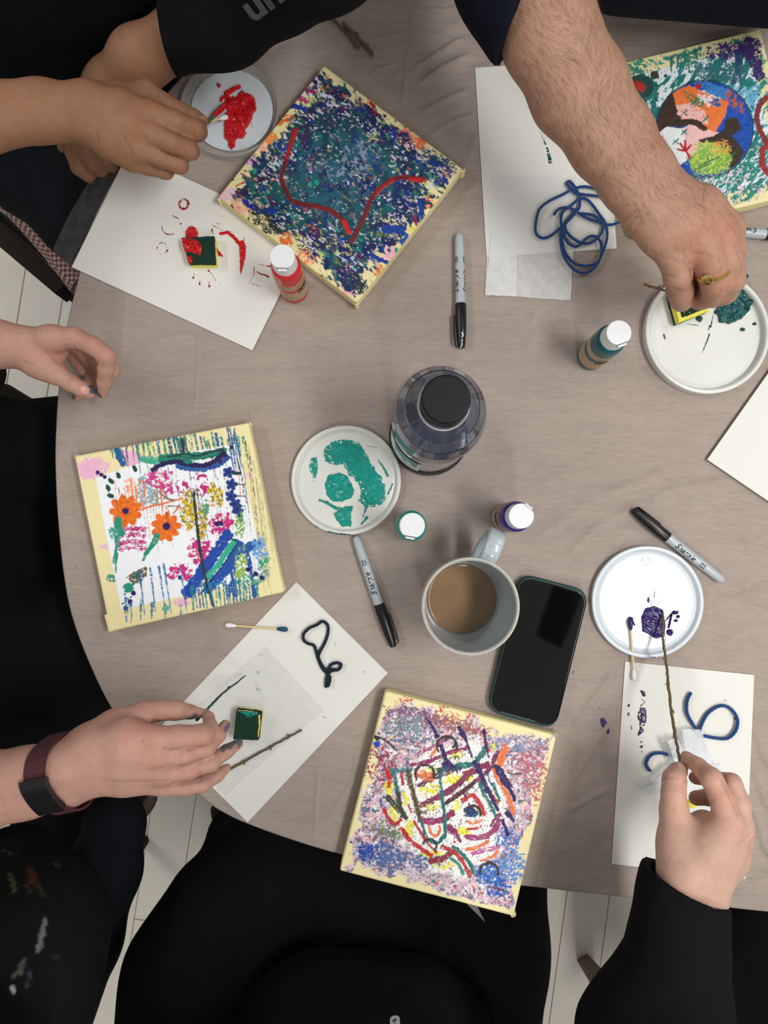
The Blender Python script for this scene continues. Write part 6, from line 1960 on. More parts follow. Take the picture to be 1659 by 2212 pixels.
def soft(chains, vox, k, fin=None, rl=2):
    A = np.array([p for c in chains for p in c])
    lo = (A[:, :3] - A[:, 3:4]).min(0) - 3 * vox
    hi = (A[:, :3] + A[:, 3:4]).max(0) + 3 * vox
    f = Field(lo, hi, vox)
    D = f.empty()
    for c in chains: f.chain(D, c, k)
    if fin is not None: D = fin(f, D)
    V, F = surfnets(D, f.lo, vox)
    return relax(V, F, rl, .5), F
def cutplane(p, n):
    """keep the side where (x-p).n < 0"""
    p = np.array(p, float); n = np.array(n, float); n /= np.linalg.norm(n)
    def fin(f, D):
        x = f.ax[0][:, None, None]; y = f.ax[1][None, :, None]; z = f.ax[2][None, None, :]
        return np.maximum(D, ((x - p[0]) * n[0] + (y - p[1]) * n[1] + (z - p[2]) * n[2]).astype(np.float32))
    return fin
def hollow(fin, chain, k=.003):
    def g(f, D):
        D = fin(f, D) if fin else D
        C = f.empty(); f.chain(C, chain, .003)
        return np.maximum(D, -C)
    return g
def stitch(V, F):
    """weld the limb meshes and the trunk into one continuous body (seams lie inside the clothes)"""
    n = len(V)
    lab = np.arange(n)
    E = np.vstack([F[:, [0, 1]], F[:, [1, 2]], F[:, [2, 3]], F[:, [3, 0]]])
    for _ in range(400):
        old = lab.copy()
        m = np.minimum(lab[E[:, 0]], lab[E[:, 1]])
        np.minimum.at(lab, E[:, 0], m); np.minimum.at(lab, E[:, 1], m)
        lab = lab[lab]
        if (lab == old).all(): break
    ids, cnt = np.unique(lab, return_counts=True)
    # small leftovers go
    good = [i for i, c in zip(ids, cnt) if c > 200]
    keep = np.isin(lab, good)
    mp = np.cumsum(keep) - 1
    F = mp[F[keep[F].all(1)]]
    V = V[keep]; lab = lab[keep]
    ids = [i for i in good]
    main = ids[int(np.argmin([V[lab == i][:, 0:1].std() * 0 + (0 if k == len(ids) - 1 else 1) for k, i in enumerate(ids)]))]
    add = []
    A = np.where(lab == main)[0]
    As = A[::max(1, len(A) // 1500)]
    for i in ids:
        if i == main: continue
        Bq = np.where(lab == i)[0]
        Bs = Bq[::max(1, len(Bq) // 1500)]
        d = ((V[As][:, None] - V[Bs][None]) ** 2).sum(-1)
        a, b = np.unravel_index(d.argmin(), d.shape)
        a, b = As[a], Bs[b]
        fa = F[(F == a).any(1)][0]; fb = F[(F == b).any(1)][0]
        a2 = fa[(list(fa).index(a) + 1) % 4]; b2 = fb[(list(fb).index(b) + 3) % 4]
        add.append([a, a2, b2, b])
    if add: F = np.vstack([F, np.array(add)])
    return V, F
def person(label, loc, meshes, tone, clothes, head=None, hairm='hair_dark', red=(), stains=(), seed=0, folds=(), trunk=()):
    t = thing('person', label, 'person', loc)
    lst = list(meshes)
    if head:
        sk, hr, ey = head_parts(*head)
        lst.append(soft(sk + [list(c_) for c_ in trunk], .005, .012))
    V, F = stitch(*joinq(lst))
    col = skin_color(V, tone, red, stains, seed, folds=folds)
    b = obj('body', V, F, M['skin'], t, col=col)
    for nm, (V, F), m in clothes:
        obj(nm, V, F, m, t)
    if head:
        V, F = soft(hr, .006, .02)
        obj('hair', V, F, M[hairm], t)
        for e in ey:
            V, F = lathe([(.0001, -.011), (.006, -.009), (.0105, -.003), (.0105, .003), (.006, .009), (.0001, .011)], e, 16)
            obj('eye', V, F, M['cap'], t)
    return t
def bvh_of(V, F): return BVHTree.FromPolygons([tuple(v) for v in V], [tuple(int(i) for i in f) for f in F])
def nail(parent, bv, cx, cy, rx, ry, ang, m):
    V, idx, F = [], {}, []
    ca, sa = cos(radians(ang)), sin(radians(ang))
    n = 9
    o = Vector((0, 0, CAMZ))
    for i in range(n):
        for j in range(n):
            u, v = 2 * i / (n - 1) - 1, 2 * j / (n - 1) - 1
            su, sv = u * sqrt(1 - v * v / 2), v * sqrt(1 - u * u / 2)
            px = cx + su * rx * ca - sv * ry * sa; py = cy + su * rx * sa + sv * ry * ca
            q = Vector(P(px, py, TZ))
            d = (q - o).normalized()
            h = bv.ray_cast(o, d)
            if h[0] is None: continue
            idx[(i, j)] = len(V)
            V.append(np.array(h[0] + Vector((0, 0, .0005 + .0003 * (1 - u * u)))))
    for i in range(n - 1):
        for j in range(n - 1):
            k = [(i, j), (i + 1, j), (i + 1, j + 1), (i, j + 1)]
            if all(q in idx for q in k): F.append(tuple(idx[q] for q in k))
    if F:
        V = np.array(V)
        med = np.median(V[:, 2])
        F = [f for f in F if max(abs(V[i][2] - med) for i in f) < .008]
        if F: obj('fingernail', V, F, m, parent)
def band(name, parent, bv, C, axis, shift, width, thick, m, a0=0, a1=360, n=64, off=.0004, label=None, fix=None):
    C = np.array(C, float); axis = np.array(axis, float); axis /= np.linalg.norm(axis)
    s = np.cross(axis, [0, 0, 1.0]); s /= np.linalg.norm(s)
    u = np.cross(s, axis)
    rings = []
    closed = (a1 - a0) >= 360
    k = n if closed else n + 1
    for i in range(k):
        a = radians(a0 + (a1 - a0) * i / n)
        dr = u * cos(a) + s * sin(a)
        row = []
        for w in (-.5, .5):
            base = C + axis * (shift(a) + w * width)
            h = bv.ray_cast(Vector(base), Vector(dr), .05)
            r = h[3] if h[0] is not None else .02
            row.append((base, dr, r))
        rings.append(row)
    rm = np.array([[q[2] for q in row] for row in rings])
    med = np.median(rm); rm = np.clip(rm, med * .75, med * 1.3)
    V = []
    for i, row in enumerate(rings):
        r = (fix or max(rm[i])) + off
        for (base, dr, _), rr in ((row[0], r), (row[1], r), (row[1], r + thick), (row[0], r + thick)):
            V.append(base + dr * rr)
    F = []
    for i in range(k if closed else k - 1):
        j = (i + 1) % k
        for e in range(4):
            g = (e + 1) % 4
            F.append((i * 4 + e, i * 4 + g, j * 4 + g, j * 4 + e))
    if not closed: F += [(3, 2, 1, 0), tuple((k - 1) * 4 + e for e in range(4))]
    return obj(name, np.array(V), F, m, parent, flat_ang=35, label=label)

# ---------- A: top left, two bare forearms
TAN = (146, 106, 80)
palmA = [hp([(-420, 330, .93, 95), (-200, 268, .905, 74), (-60, 234, .895, 58), (90, 224, .885, 46), (190, 226, .882, 44)]),
         hp([(-420, 330, .93, 95), (-200, 278, .905, 74), (-60, 276, .890, 58), (90, 256, .880, 46), (190, 262, .878, 44)]),
         hp([(190, 226, .882, 42), (260, 232, .885, 34), (327, 246, .884, 27)]),
         hp([(190, 236, .880, 42), (260, 262, .884, 34), (318, 284, .884, 26)]),
         hp([(190, 250, .878, 42), (250, 290, .878, 34), (300, 322, .876, 25)]),
         hp([(190, 258, .876, 40), (240, 305, .872, 32), (284, 345, .866, 24)]),
         hp([(190, 230, .876, 36), (250, 212, .868, 28), (318, 196, .856, 21)])]
fingA = [hp([(327, 246, .884, 24), (380, 263, .880, 23), (420, 279, .868, 22), (428, 284, .850, 20), (432, 274, .832, 16)]),
         hp([(318, 284, .884, 23), (370, 308, .880, 22.5), (408, 323, .868, 21), (412, 326, .848, 19), (405, 312, .828, 15)]),
         hp([(300, 322, .876, 21), (345, 341, .870, 20), (386, 356, .860, 19), (390, 358, .842, 17), (382, 342, .826, 14)]),
         hp([(284, 345, .864, 20), (320, 360, .858, 18), (358, 370, .848, 17), (360, 368, .834, 15), (350, 352, .824, 13)]),
         hp([(318, 196, .856, 20), (352, 218, .852, 18), (392, 240, .846, 17), (420, 252, .838, 15.5), (438, 260, .830, 12)])]
fleshA1 = build_flesh(palmA, fingA, .0023)
c4_ = Zc(100, 140, 4.1475)
FA = [c4_([(1080, 572), (1150, 610), (1280, 660), (1400, 690)]), c4_([(1045, 775), (1150, 820), (1290, 868)]), c4_([(965, 900), (1050, 925), (1145, 968)]), c4_([(850, 180), (930, 260), (1010, 300)]), c4_([(1300, 560), (1330, 590), (1320, 640)]), c4_([(1345, 720), (1365, 790)]), c4_([(460, 600), (470, 700)]), c4_([(700, 640), (780, 800)]), c4_([(880, 620), (930, 720)]), c4_([(940, 455), (1000, 470)]), c4_([(1340, 440), (1400, 452)])]
fleshA1 = crease_mesh(fleshA1, FA)
palm2 = [hp([(480, 40, .88, 62), (390, 80, .855, 60), (300, 128, .825, 62), (240, 200, .79, 56), (195, 270, .765, 44)]),
         hp([(240, 180, .80, 50), (205, 250, .77, 40), (175, 290, .758, 34)])]
fing2 = [hp([(165, 290, .758, 20), (160, 330, .752, 19), (170, 362, .745, 17), (194, 384, .738, 14)]),
         hp([(190, 295, .762, 21), (188, 330, .756, 20), (204, 358, .748, 18), (222, 372, .742, 14)]),
         hp([(215, 298, .764, 20), (218, 325, .758, 19), (232, 348, .750, 17), (246, 364, .744, 13)]),
         hp([(150, 285, .756, 18), (140, 300, .750, 15), (134, 318, .745, 12)])]
fleshA2 = build_flesh(palm2, fing2, .003)
sl2 = hp([(362, 92, .858, 70), (480, 30, .89, 94), (600, -60, .94, 104), (700, -230, 1.0, 150)])
hemn = np.array(P(362, 92, .86)) - np.array(P(480, 30, .89))
slA = soft([sl2, [(-.057, .52, 1.0, .07), (-.30, .72, 1.0, .12), (-.54, .66, 1.03, .075)], [(-.30, .72, 1.0, .15), (-.42, .70, .72, .135), (-.56, .74, .58, .13)]],
           .006, .03, hollow(cutplane(P(361, 93, .86), hemn * [1, 1, 0]), hp([(300, 128, .825, 60), (390, 80, .855, 61), (430, 60, .868, 58)])))
sl1 = soft([hp([(250, 60, .66, 110), (345, 160, .64, 50)]), hp([(-160, 10, .70, 170), (60, -16, .74, 184), (200, -76, .78, 168), (330, -190, .86, 190)]), [(-.54, .66, 1.03, .075), (-.555, .50, .955, .066)], hp([(-420, 330, .93, 112), (-300, 300, .92, 100)])], .006, .03)
jeansA = soft([hp([(-60, 230, .58, 110), (60, 350, .585, 100), (190, 470, .58, 92), (260, 540, .57, 80)]), hp([(60, 180, .58, 110), (220, 330, .585, 100), (380, 450, .58, 92)]),
               hp([(-60, 230, .58, 110), (60, 180, .58, 110)])], .007, .04)
A_ = person('person at top left in a black tee stirring red paint with a swab', (-.5, .7, 0), [fleshA1, fleshA2], TAN,
            [('shirt', joinq([slA, sl1]), M['blackcloth']), ('jeans', jeansA, M['denim'])], ((-.27, .66, 1.26), (.64, -.77), .6), 'hair_dark',
            red=[(331, 246, .88, 16), (320, 284, .88, 14), (300, 322, .87, 14), (420, 280, .87, 16), (408, 322, .87, 16), (386, 356, .86, 14)], seed=1, folds=FA, trunk=[[(-.27, .68, 1.15, .045), (-.30, .72, 1.02, .07)], [(-.30, .72, 1.0, .08), (-.50, .66, 1.02, .045), (-.53, .52, .96, .036), tuple(hp([(-420, 330, .93, 88)])[0])], [(-.30, .72, 1.0, .08), (-.10, .55, .99, .045), tuple(hp([(480, 40, .88, 58)])[0])], [(-.30, .72, 1.0, .09), (-.42, .71, .74, .09)]])
nail(A_, bvh_of(*fleshA1), 438, 256, 9, 6, 8, M['nailtan'])
# lettering on the sleeve, laid on the cloth
def cloth_text(parent, bv, s, cx, cy, size_px, ang, m, z):
    tv, tf = text_mesh(s, 1.0, bold=.03)
    V = []
    o = Vector((0, 0, CAMZ))
    ca, sa = cos(radians(ang)), sin(radians(ang))
    for v in tv:
        px = cx + (v[0] * ca + v[1] * sa) * size_px
        py = cy + (v[0] * sa - v[1] * ca) * size_px
        d = (Vector(P(px, py, z)) - o).normalized()
        h = bv.ray_cast(o, d)
        V.append(np.array(h[0] - d * .0012) if h[0] is not None else P(px, py, z))
    obj('lettering', V, tf, m, parent, smooth=False, label='grey printed lettering')
cloth_text(A_, bvh_of(*slA), 'un', 566, 2, 88, -36, mat('grey_print', (84, 88, 92), .8), .93)

# ---------- B: left, hand near the edge and watch hand
ROSE = (181, 139, 124)
palmB1 = [hp([(-330, 820, .86, 66), (-150, 770, .84, 50), (0, 738, .828, 42), (52, 745, .825, 33)]), hp([(-150, 775, .835, 48), (0, 752, .822, 36), (50, 762, .815, 30)]),
          hp([(52, 740, .826, 31), (110, 732, .834, 26), (160, 729, .838, 22)]),
          hp([(52, 745, .812, 28), (110, 735, .812, 24), (166, 730, .808, 20)]),
          hp([(52, 750, .806, 26), (110, 742, .798, 22), (160, 736, .792, 18)]),
          hp([(50, 756, .822, 33), (80, 778, .822, 32), (98, 790, .820, 27), (118, 806, .818, 22)]),
          hp([(60, 760, .815, 26), (100, 766, .815, 20), (128, 762, .815, 15)])]
fingB1 = [hp([(160, 729, .838, 21), (200, 746, .842, 20.5), (229, 768, .840, 20), (229, 795, .828, 17.5), (226, 825, .812, 16), (222, 850, .800, 11.5)]),
          hp([(166, 730, .806, 20), (215, 756, .808, 18), (246, 800, .800, 13.5), (228, 830, .790, 13), (205, 848, .782, 11)]),
          hp([(158, 738, .790, 18), (180, 765, .784, 16), (205, 800, .778, 14), (190, 838, .772, 13), (166, 858, .768, 10)]),
          hp([(142, 750, .786, 16), (160, 772, .780, 14), (180, 800, .774, 12)]),
          hp([(100, 790, .820, 26), (130, 812, .818, 21), (154, 828, .816, 18.5), (180, 842, .812, 17.5), (194, 848, .808, 13.5)])]
fleshB1 = build_flesh(palmB1, fingB1, .0019, kj=.005)
c5b = Zc(0, 680, 5.925)
FB = [c5b([(850, 380), (870, 450), (910, 520)]), c5b([(600, 490), (700, 580), (790, 660)]), c5b([(860, 880), (880, 830), (930, 800)]), c5b([(880, 900), (900, 850)]), c5b([(1255, 600), (1240, 640)]), c5b([(1030, 460), (1080, 520), (1130, 590)]), c5b([(940, 390), (1000, 470)]), c5b([(1020, 940), (1040, 1000), (1100, 1060)]), c5b([(1260, 810), (1290, 825)]), c5b([(300, 590), (420, 640)])]
fleshB1 = crease_mesh(fleshB1, FB, .0006, 1.4)
palmB2 = [hp([(-480, 1860, .94, 120), (-200, 1745, .92, 95), (-60, 1692, .915, 66), (60, 1668, .910, 50), (140, 1652, .908, 46), (200, 1622, .906, 44)]),
          hp([(-480, 1860, .94, 120), (-200, 1745, .92, 95), (-60, 1734, .905, 66), (60, 1712, .900, 50), (140, 1696, .896, 46), (200, 1668, .894, 44)]),
          hp([(200, 1612, .906, 44), (270, 1592, .908, 36), (330, 1596, .906, 28)]),
          hp([(200, 1630, .904, 42), (270, 1622, .908, 34), (338, 1632, .904, 26)]),
          hp([(200, 1655, .900, 42), (270, 1655, .900, 34), (346, 1668, .896, 25)]),
          hp([(200, 1672, .894, 42), (270, 1680, .890, 34), (350, 1694, .884, 23)]),
          hp([(190, 1605, .896, 38), (250, 1566, .890, 30), (308, 1541, .884, 23)])]
fingB2 = [hp([(330, 1596, .904, 25), (385, 1592, .902, 25), (438, 1588, .894, 23), (454, 1570, .880, 16), (451, 1550, .868, 12), (444, 1541, .860, 10)]),
          hp([(338, 1634, .902, 22), (400, 1632, .898, 20), (448, 1615, .886, 18), (472, 1588, .872, 16), (486, 1567, .860, 12.5)]),
          hp([(350, 1670, .894, 22), (405, 1663, .890, 21), (455, 1648, .880, 19), (490, 1623, .864, 15), (516, 1606, .852, 11)]),
          hp([(352, 1696, .882, 20), (400, 1700, .876, 18), (438, 1694, .868, 17), (470, 1675, .856, 14), (490, 1659, .848, 10)]),
          hp([(308, 1541, .884, 22), (345, 1535, .882, 22), (382, 1534, .876, 21), (412, 1538, .866, 15), (432, 1540, .860, 11)])]
fleshB2 = build_flesh(palmB2, fingB2, .0022)
FB2 = [c3([(250, 345), (400, 370), (590, 400)]), c3([(370, 650), (450, 645)]), c3([(550, 660), (620, 685), (850, 675), (980, 640)]), c3([(650, 900), (750, 840), (970, 780)]), c3([(620, 940), (640, 915)]), c3([(390, 900), (520, 870), (600, 830)]), c3([(600, 1080), (850, 1025), (1000, 1000), (1100, 930)]), c3([(930, 900), (950, 960), (935, 1020)]), c3([(0, 1015), (200, 1015), (600, 1005)]), c3([(330, 560), (360, 640)]), c3([(430, 360), (560, 390)]), c3([(820, 215), (870, 230)])]
fleshB2 = crease_mesh(fleshB2, FB2)
lapB = soft([hp([(-300, 1000, .56, 150), (-60, 985, .58, 128), (160, 985, .58, 118), (330, 985, .56, 90)]), hp([(-300, 1420, .56, 170), (0, 1400, .58, 175), (200, 1380, .58, 150), (380, 1380, .56, 100)]),
             hp([(-200, 1000, .54, 160), (-60, 1200, .52, 220), (-100, 1450, .56, 230)]), hp([(-100, 1300, .55, 230), (60, 1560, .55, 150)]), hp([(60, 1200, .50, 200), (240, 1200, .50, 120)])], .008, .03)
torB = soft([[(-.82, .0, .62, .15), (-.86, -.02, .86, .16), (-.84, -.03, 1.04, .13)], [(-.82, .20, 1.06, .075), (-.84, -.24, 1.06, .075)],
             [(-.82, .20, 1.06, .075), (-.70, .24, .90, .055), tuple(hp([(-250, 795, .85, 64)])[0])], [(-.84, -.24, 1.06, .075), (-.74, -.34, .96, .06), tuple(hp([(-560, 1860, .945, 126)])[0])]], .008, .04)
BL = (26, 46, 92)
B_ = person('person on the left wearing a black fitness band and maroon strap', (-.82, 0, 0), [fleshB1, fleshB2], ROSE,
            [('trousers', lapB, M['blackcloth']), ('shirt', torB, M['blackcloth'])], ((-.78, -.02, 1.29), (1, 0), .6), 'hair_light',
            red=[(140, 775, .81, 22), (200, 745, .84, 24), (229, 768, .84, 18), (332, 1600, .9, 18), (338, 1640, .9, 18), (440, 1590, .89, 20), (310, 1560, .88, 20), (350, 1545, .88, 20), (346, 1677, .9, 14), (430, 1660, .88, 20)],
            stains=[(203, 836, .81, 8, BL), (211, 852, .80, 6, (20, 66, 80)), (158, 858, .77, 8, (26, 42, 84)), (217, 858, .80, 6, (24, 60, 92)), (425, 1545, .86, 9, (66, 74, 86)), (414, 1552, .866, 7, (70, 78, 88)), (496, 1565, .858, 6, (66, 80, 110)), (504, 1604, .856, 10, (62, 74, 86)), (520, 1600, .85, 9, (66, 80, 90)), (488, 1612, .862, 7, (74, 80, 92))], seed=2, folds=FB + FB2, trunk=[[(-.80, -.02, 1.18, .045), (-.84, -.02, 1.05, .07)], [(-.84, -.02, 1.02, .09), (-.86, -.02, .80, .10)], [(-.84, -.02, 1.03, .07), (-.82, .19, 1.05, .04), (-.70, .24, .90, .036), tuple(hp([(-330, 820, .86, 62)])[0])], [(-.84, -.02, 1.03, .07), (-.84, -.23, 1.05, .04), (-.74, -.34, .96, .036), tuple(hp([(-480, 1870, .94, 105)])[0])]])
bb1, bb2 = bvh_of(*fleshB1), bvh_of(*fleshB2)
nail(B_, bb1, 183, 843, 11, 9, 28, M['nail'])
wc = P(138, 1678, .902); wa = np.array(P(180, 1664, .9)) - np.array(P(60, 1690, .9)); wa[2] = 0
shf = lambda a: -.010 * cos(a)
band('watch_strap', B_, bb2, wc, wa, shf, .019, .0022, M['maroon'], label='maroon woven watch strap')
band('watch_case', B_, bb2, wc, wa, shf, .024, .0065, M['black'], a0=-18, a1=50, n=10, off=.001, label='black fitness band display')

# ---------- C: lower left, jeans knee and paint-flecked apron
jc = soft([hp([(246, 1782, .58, 62), (225, 1880, .57, 74), (170, 2030, .56, 86), (90, 2230, .55, 96)]), hp([(250, 1770, .58, 50), (256, 1780, .57, 50)])], .006, .02)
ac = soft([hp([(30, 1910, .70, 118), (88, 2000, .74, 128), (70, 2090, .76, 130), (0, 2260, .78, 150)]), hp([(-150, 2350, .8, 260), (-200, 2500, 1.0, 220)])], .0048, .03)
Vc = ac[0]
ccol = np.tile(lin((15, 15, 15)), (len(Vc), 1))
cpx, cpy = px_of(Vc[:, 0], Vc[:, 1], Vc[:, 2])
for pts, w, colr, op in (([(97, 1985), (88, 2030), (82, 2055)], 5.5, (120, 128, 128), .75), ([(22, 1890), (32, 1928)], 4, (84, 88, 60), .7), ([(66, 1880), (72, 1905)], 9, (72, 40, 26), .8), ([(80, 1910), (95, 1935)], 6, (60, 62, 50), .5), ([(30, 2105), (45, 2100), (50, 2080)], 5, (96, 96, 92), .7), ([(24, 2135), (28, 2140)], 3.5, (190, 190, 190), .9), ([(65, 2095), (60, 2130)], 3, (60, 70, 80), .8), ([(118, 2066), (120, 2068)], 3, (140, 150, 170), .8), ([(120, 1865), (126, 1868)], 5, (54, 62, 68), .7), ([(58, 1915), (66, 1925)], 6, (56, 56, 54), .6), ([(5, 1835), (40, 1850)], 1.8, (80, 80, 80), .5)):
    d, al, sd_, L = polydist(cpx, cpy, pts)
    wgt = sstep(w * 1.15, w * .6, d + 2 * (fbm(cpx, cpy, 8, 5, 2) - .5)) * op
    ccol = ccol * (1 - wgt[:, None]) + lin(colr) * wgt[:, None]
t = person('person at lower left in dark jeans and a black paint-flecked apron', (-.45, -.85, 0), [soft([[(-.62, -.86, 1.14, .05), (-.62, -.86, 1.06, .05)]], .006, .01)], ROSE, [('jeans', jc, M['denim'])], ((-.60, -.84, 1.27), (.8, .6), .5), 'hair_dark', seed=3)
obj('apron', ac[0], ac[1], M['blackvc'], t, col=ccol, label='black apron flecked with dried paint')
torC = soft([[(-.60, -.90, .60, .15), (-.64, -.90, .85, .16), (-.62, -.88, 1.02, .13)], [(-.50, -1.04, 1.04, .07), (-.74, -.72, 1.04, .07)]], .008, .04)
obj('shirt', torC[0], torC[1], M['blackcloth'], t)

# ---------- D: bottom middle, black clothes
lapD = soft([hp([(600, 1890, .60, 118), (500, 1985, .62, 138), (440, 2110, .63, 160), (400, 2400, .62, 180)]), hp([(1052, 1900, .60, 126), (1035, 2050, .62, 138), (985, 2400, .62, 170)]),
             hp([(620, 1930, .56, 130), (820, 1960, .54, 150), (1000, 1950, .56, 130)]), hp([(560, 1850, .58, 95), (510, 1800, .56, 60)]), hp([(560, 2200, .56, 200), (900, 2200, .56, 200)])], .008, .03)
torD = soft([hp([(700, 2290, .74, 205), (880, 2290, .74, 195)]), hp([(790, 2420, .80, 260), (800, 2700, 1.0, 300)]), [(-.19, -.80, 1.02, .075), (.14, -.84, 1.02, .075)], [(-.19, -.80, 1.02, .075), (-.24, -.70, .95, .06)]], .007, .03)
D_ = person('person at the bottom middle in black hooded top and trousers', (0, -.85, 0), [soft([[(0, -.80, 1.12, .055), (0, -.80, 1.04, .055)]], .006, .01)], ROSE, [('trousers', lapD, M['blackcloth']), ('hoodie', torD, M['blackcloth'])], ((0, -.76, 1.25), (0, 1), .5), 'hair_light', seed=4)
bvD = bvh_of(*torD)
def badge(cx, cy):
    o = Vector((0, 0, CAMZ))
    def hit(px, py, k=.0012):
        d = (Vector(P(px, py, .8)) - o).normalized()
        h = bvD.ray_cast(o, d)
        return np.array(h[0] - d * k) if h[0] is not None else P(px, py, .85)
    V = [hit(cx, cy + 6)]
    ring_ = [(cx - 10, cy + 14), (cx - 10.5, cy - 2), (cx - 7, cy - 8), (cx, cy - 10.5), (cx + 7, cy - 9), (cx + 10.5, cy - 4), (cx + 11, cy + 14)]
    for q in catmull(ring_, 3): V.append(hit(*q))
    n = len(V)
    obj('logo_badge', V, [(0, i, i + 1) for i in range(1, n - 1)], mat('badge_white', (214, 216, 218), .6), D_, smooth=False, label='small white domed logo badge')
    for r in (3.2, 5.4, 7.6):
        pts = [hit(cx + 3 - r * cos(radians(a)), cy + 4 - r * sin(radians(a)), .0020) for a in range(0, 100, 12)]
        V, F = tube(pts, .0003, 5)
        obj('logo_arc', V, F, M['ink'], D_)
badge(853, 2204)

# ---------- E: lower right hand with the long twig
palmE = [hp([(1440, 2110, .90, 62), (1470, 2020, .90, 55), (1472, 1950, .902, 48), (1478, 1880, .905, 50)]), hp([(1470, 2110, .90, 62), (1505, 2020, .90, 55), (1512, 1945, .898, 48), (1535, 1880, .898, 50)]),
         hp([(1485, 1880, .905, 50), (1530, 1830, .910, 42), (1572, 1776, .910, 30)]),
         hp([(1510, 1885, .900, 48), (1560, 1835, .902, 40), (1598, 1790, .900, 26)]),
         hp([(1525, 1885, .892, 46), (1575, 1850, .890, 36), (1600, 1815, .884, 23)]),
         hp([(1478, 1880, .900, 46), (1464, 1820, .898, 38), (1456, 1750, .894, 28)]),
         hp([(1490, 1860, .896, 44), (1505, 1810, .893, 34), (1520, 1775, .888, 24)])]
fingE = [hp([(1572, 1776, .908, 27), (1558, 1725, .910, 25), (1537, 1682, .905, 23), (1508, 1654, .888, 17), (1482, 1633, .874, 11.5)]),
         hp([(1598, 1785, .898, 26), (1596, 1735, .900, 24), (1580, 1692, .896, 21), (1545, 1683, .880, 17), (1502, 1680, .868, 14)]),
         hp([(1602, 1810, .880, 22), (1588, 1760, .874, 20), (1560, 1728, .866, 18), (1530, 1722, .858, 17), (1504, 1724, .852, 16)]),
         hp([(1604, 1826, .868, 18), (1590, 1790, .860, 16), (1560, 1760, .850, 14)]),
         hp([(1456, 1750, .894, 26), (1455, 1712, .894, 25), (1457, 1684, .890, 24.5), (1463, 1668, .880, 20), (1468, 1661, .874, 16)])]
fleshE = build_flesh(palmE, fingE, .0021)
c6b = Zc(1360, 1560, 5.528)
FE = [c6b([(400, 665), (500, 660), (580, 665)]), c6b([(640, 720), (680, 700), (690, 640)]), c6b([(900, 930), (960, 940), (1010, 935)]), c6b([(900, 960), (980, 975)]), c6b([(1090, 680), (1150, 800), (1220, 960), (1300, 1130)]), c6b([(760, 1040), (880, 1030), (940, 1045)]), c6b([(840, 640), (850, 560)]), c6b([(500, 560), (560, 490)]), c6b([(1290, 1470), (1350, 1400), (1440, 1330)]), c6b([(900, 880), (890, 1020)])]
fleshE = crease_mesh(fleshE, FE)
hn = np.array(P(1500, 1880, .9)) - np.array(P(1458, 1975, .9)); hn[2] = 0
cuffC = hp([(1468, 1900, .895, 80), (1472, 1960, .895, 86), (1462, 2060, .89, 96), (1450, 2130, .89, 110), (1418, 2260, .90, 158), (1440, 2420, .94, 190)])
inn_ = hp([(1480, 1850, .90, 74), (1482, 1930, .898, 70), (1476, 2000, .895, 62)])
cuffE = soft([cuffC[:4]], .0024, .02, hollow(cutplane(P(1478, 1905, .895), hn), inn_), rl=4)
slE = soft([cuffC[2:], [cuffC[-1], (.42, -.80, 1.03, .08), (.62, -.90, 1.03, .13), (.84, -.86, 1.02, .08)], [(.62, -.90, 1.0, .15), (.62, -.92, .62, .16)]], .0055, .02)
legE = soft([hp([(1740, 2420, .58, 190), (1700, 2150, .6, 130), (1660, 2040, .6, 110), (1660, 1900, .58, 90)]), hp([(1500, 2400, .58, 150), (1560, 2080, .58, 110)]), [(.62, -.92, .56, .16), (.55, -.85, .56, .13)]], .008, .03)
E_ = person('person at lower right in a black sleeve holding the long twig', (.62, -.9, 0), [fleshE], (194, 157, 139), [('sweater', slE, M['blackcloth']), ('cuff', cuffE, M['blackcloth']), ('trousers', legE, M['blackcloth'])], ((.60, -.84, 1.26), (-.6, .8), .5), 'hair_light',
            red=[(1456, 1690, .89, 26), (1510, 1655, .89, 22), (1500, 1682, .87, 20), (1504, 1722, .85, 22), (1560, 1700, .9, 26), (1600, 1800, .89, 20), (1454, 1740, .89, 20)], seed=5, folds=FE, trunk=[[(.60, -.86, 1.14, .045), (.62, -.90, 1.03, .07)], [(.62, -.90, 1.0, .09), (.62, -.92, .75, .10)], [(.62, -.90, 1.02, .07), (.44, -.81, 1.02, .045), tuple(hp([(1420, 2400, .94, 110)])[0]), tuple(hp([(1455, 2100, .90, 58)])[0])]])
nail(E_, bvh_of(*fleshE), 1469, 1652, 8, 4, 15, M['nail'])
q = P(1496, 1741, TZ + .035)
so = thing('foam_scrap', 'yellow foam scrap inside the lower right hand', 'sponge', q - np.array([0, 0, .004]))
V, F = prism(round_poly([P(1484, 1734, TZ + .04)[:2], P(1508, 1734, TZ + .04)[:2], P(1506, 1746, TZ + .04)[:2], P(1486, 1746, TZ + .04)[:2]], .002, 3), TZ + .030, TZ + .040, .001, 2)
obj('foam_piece', V, F, M['foam'], so)

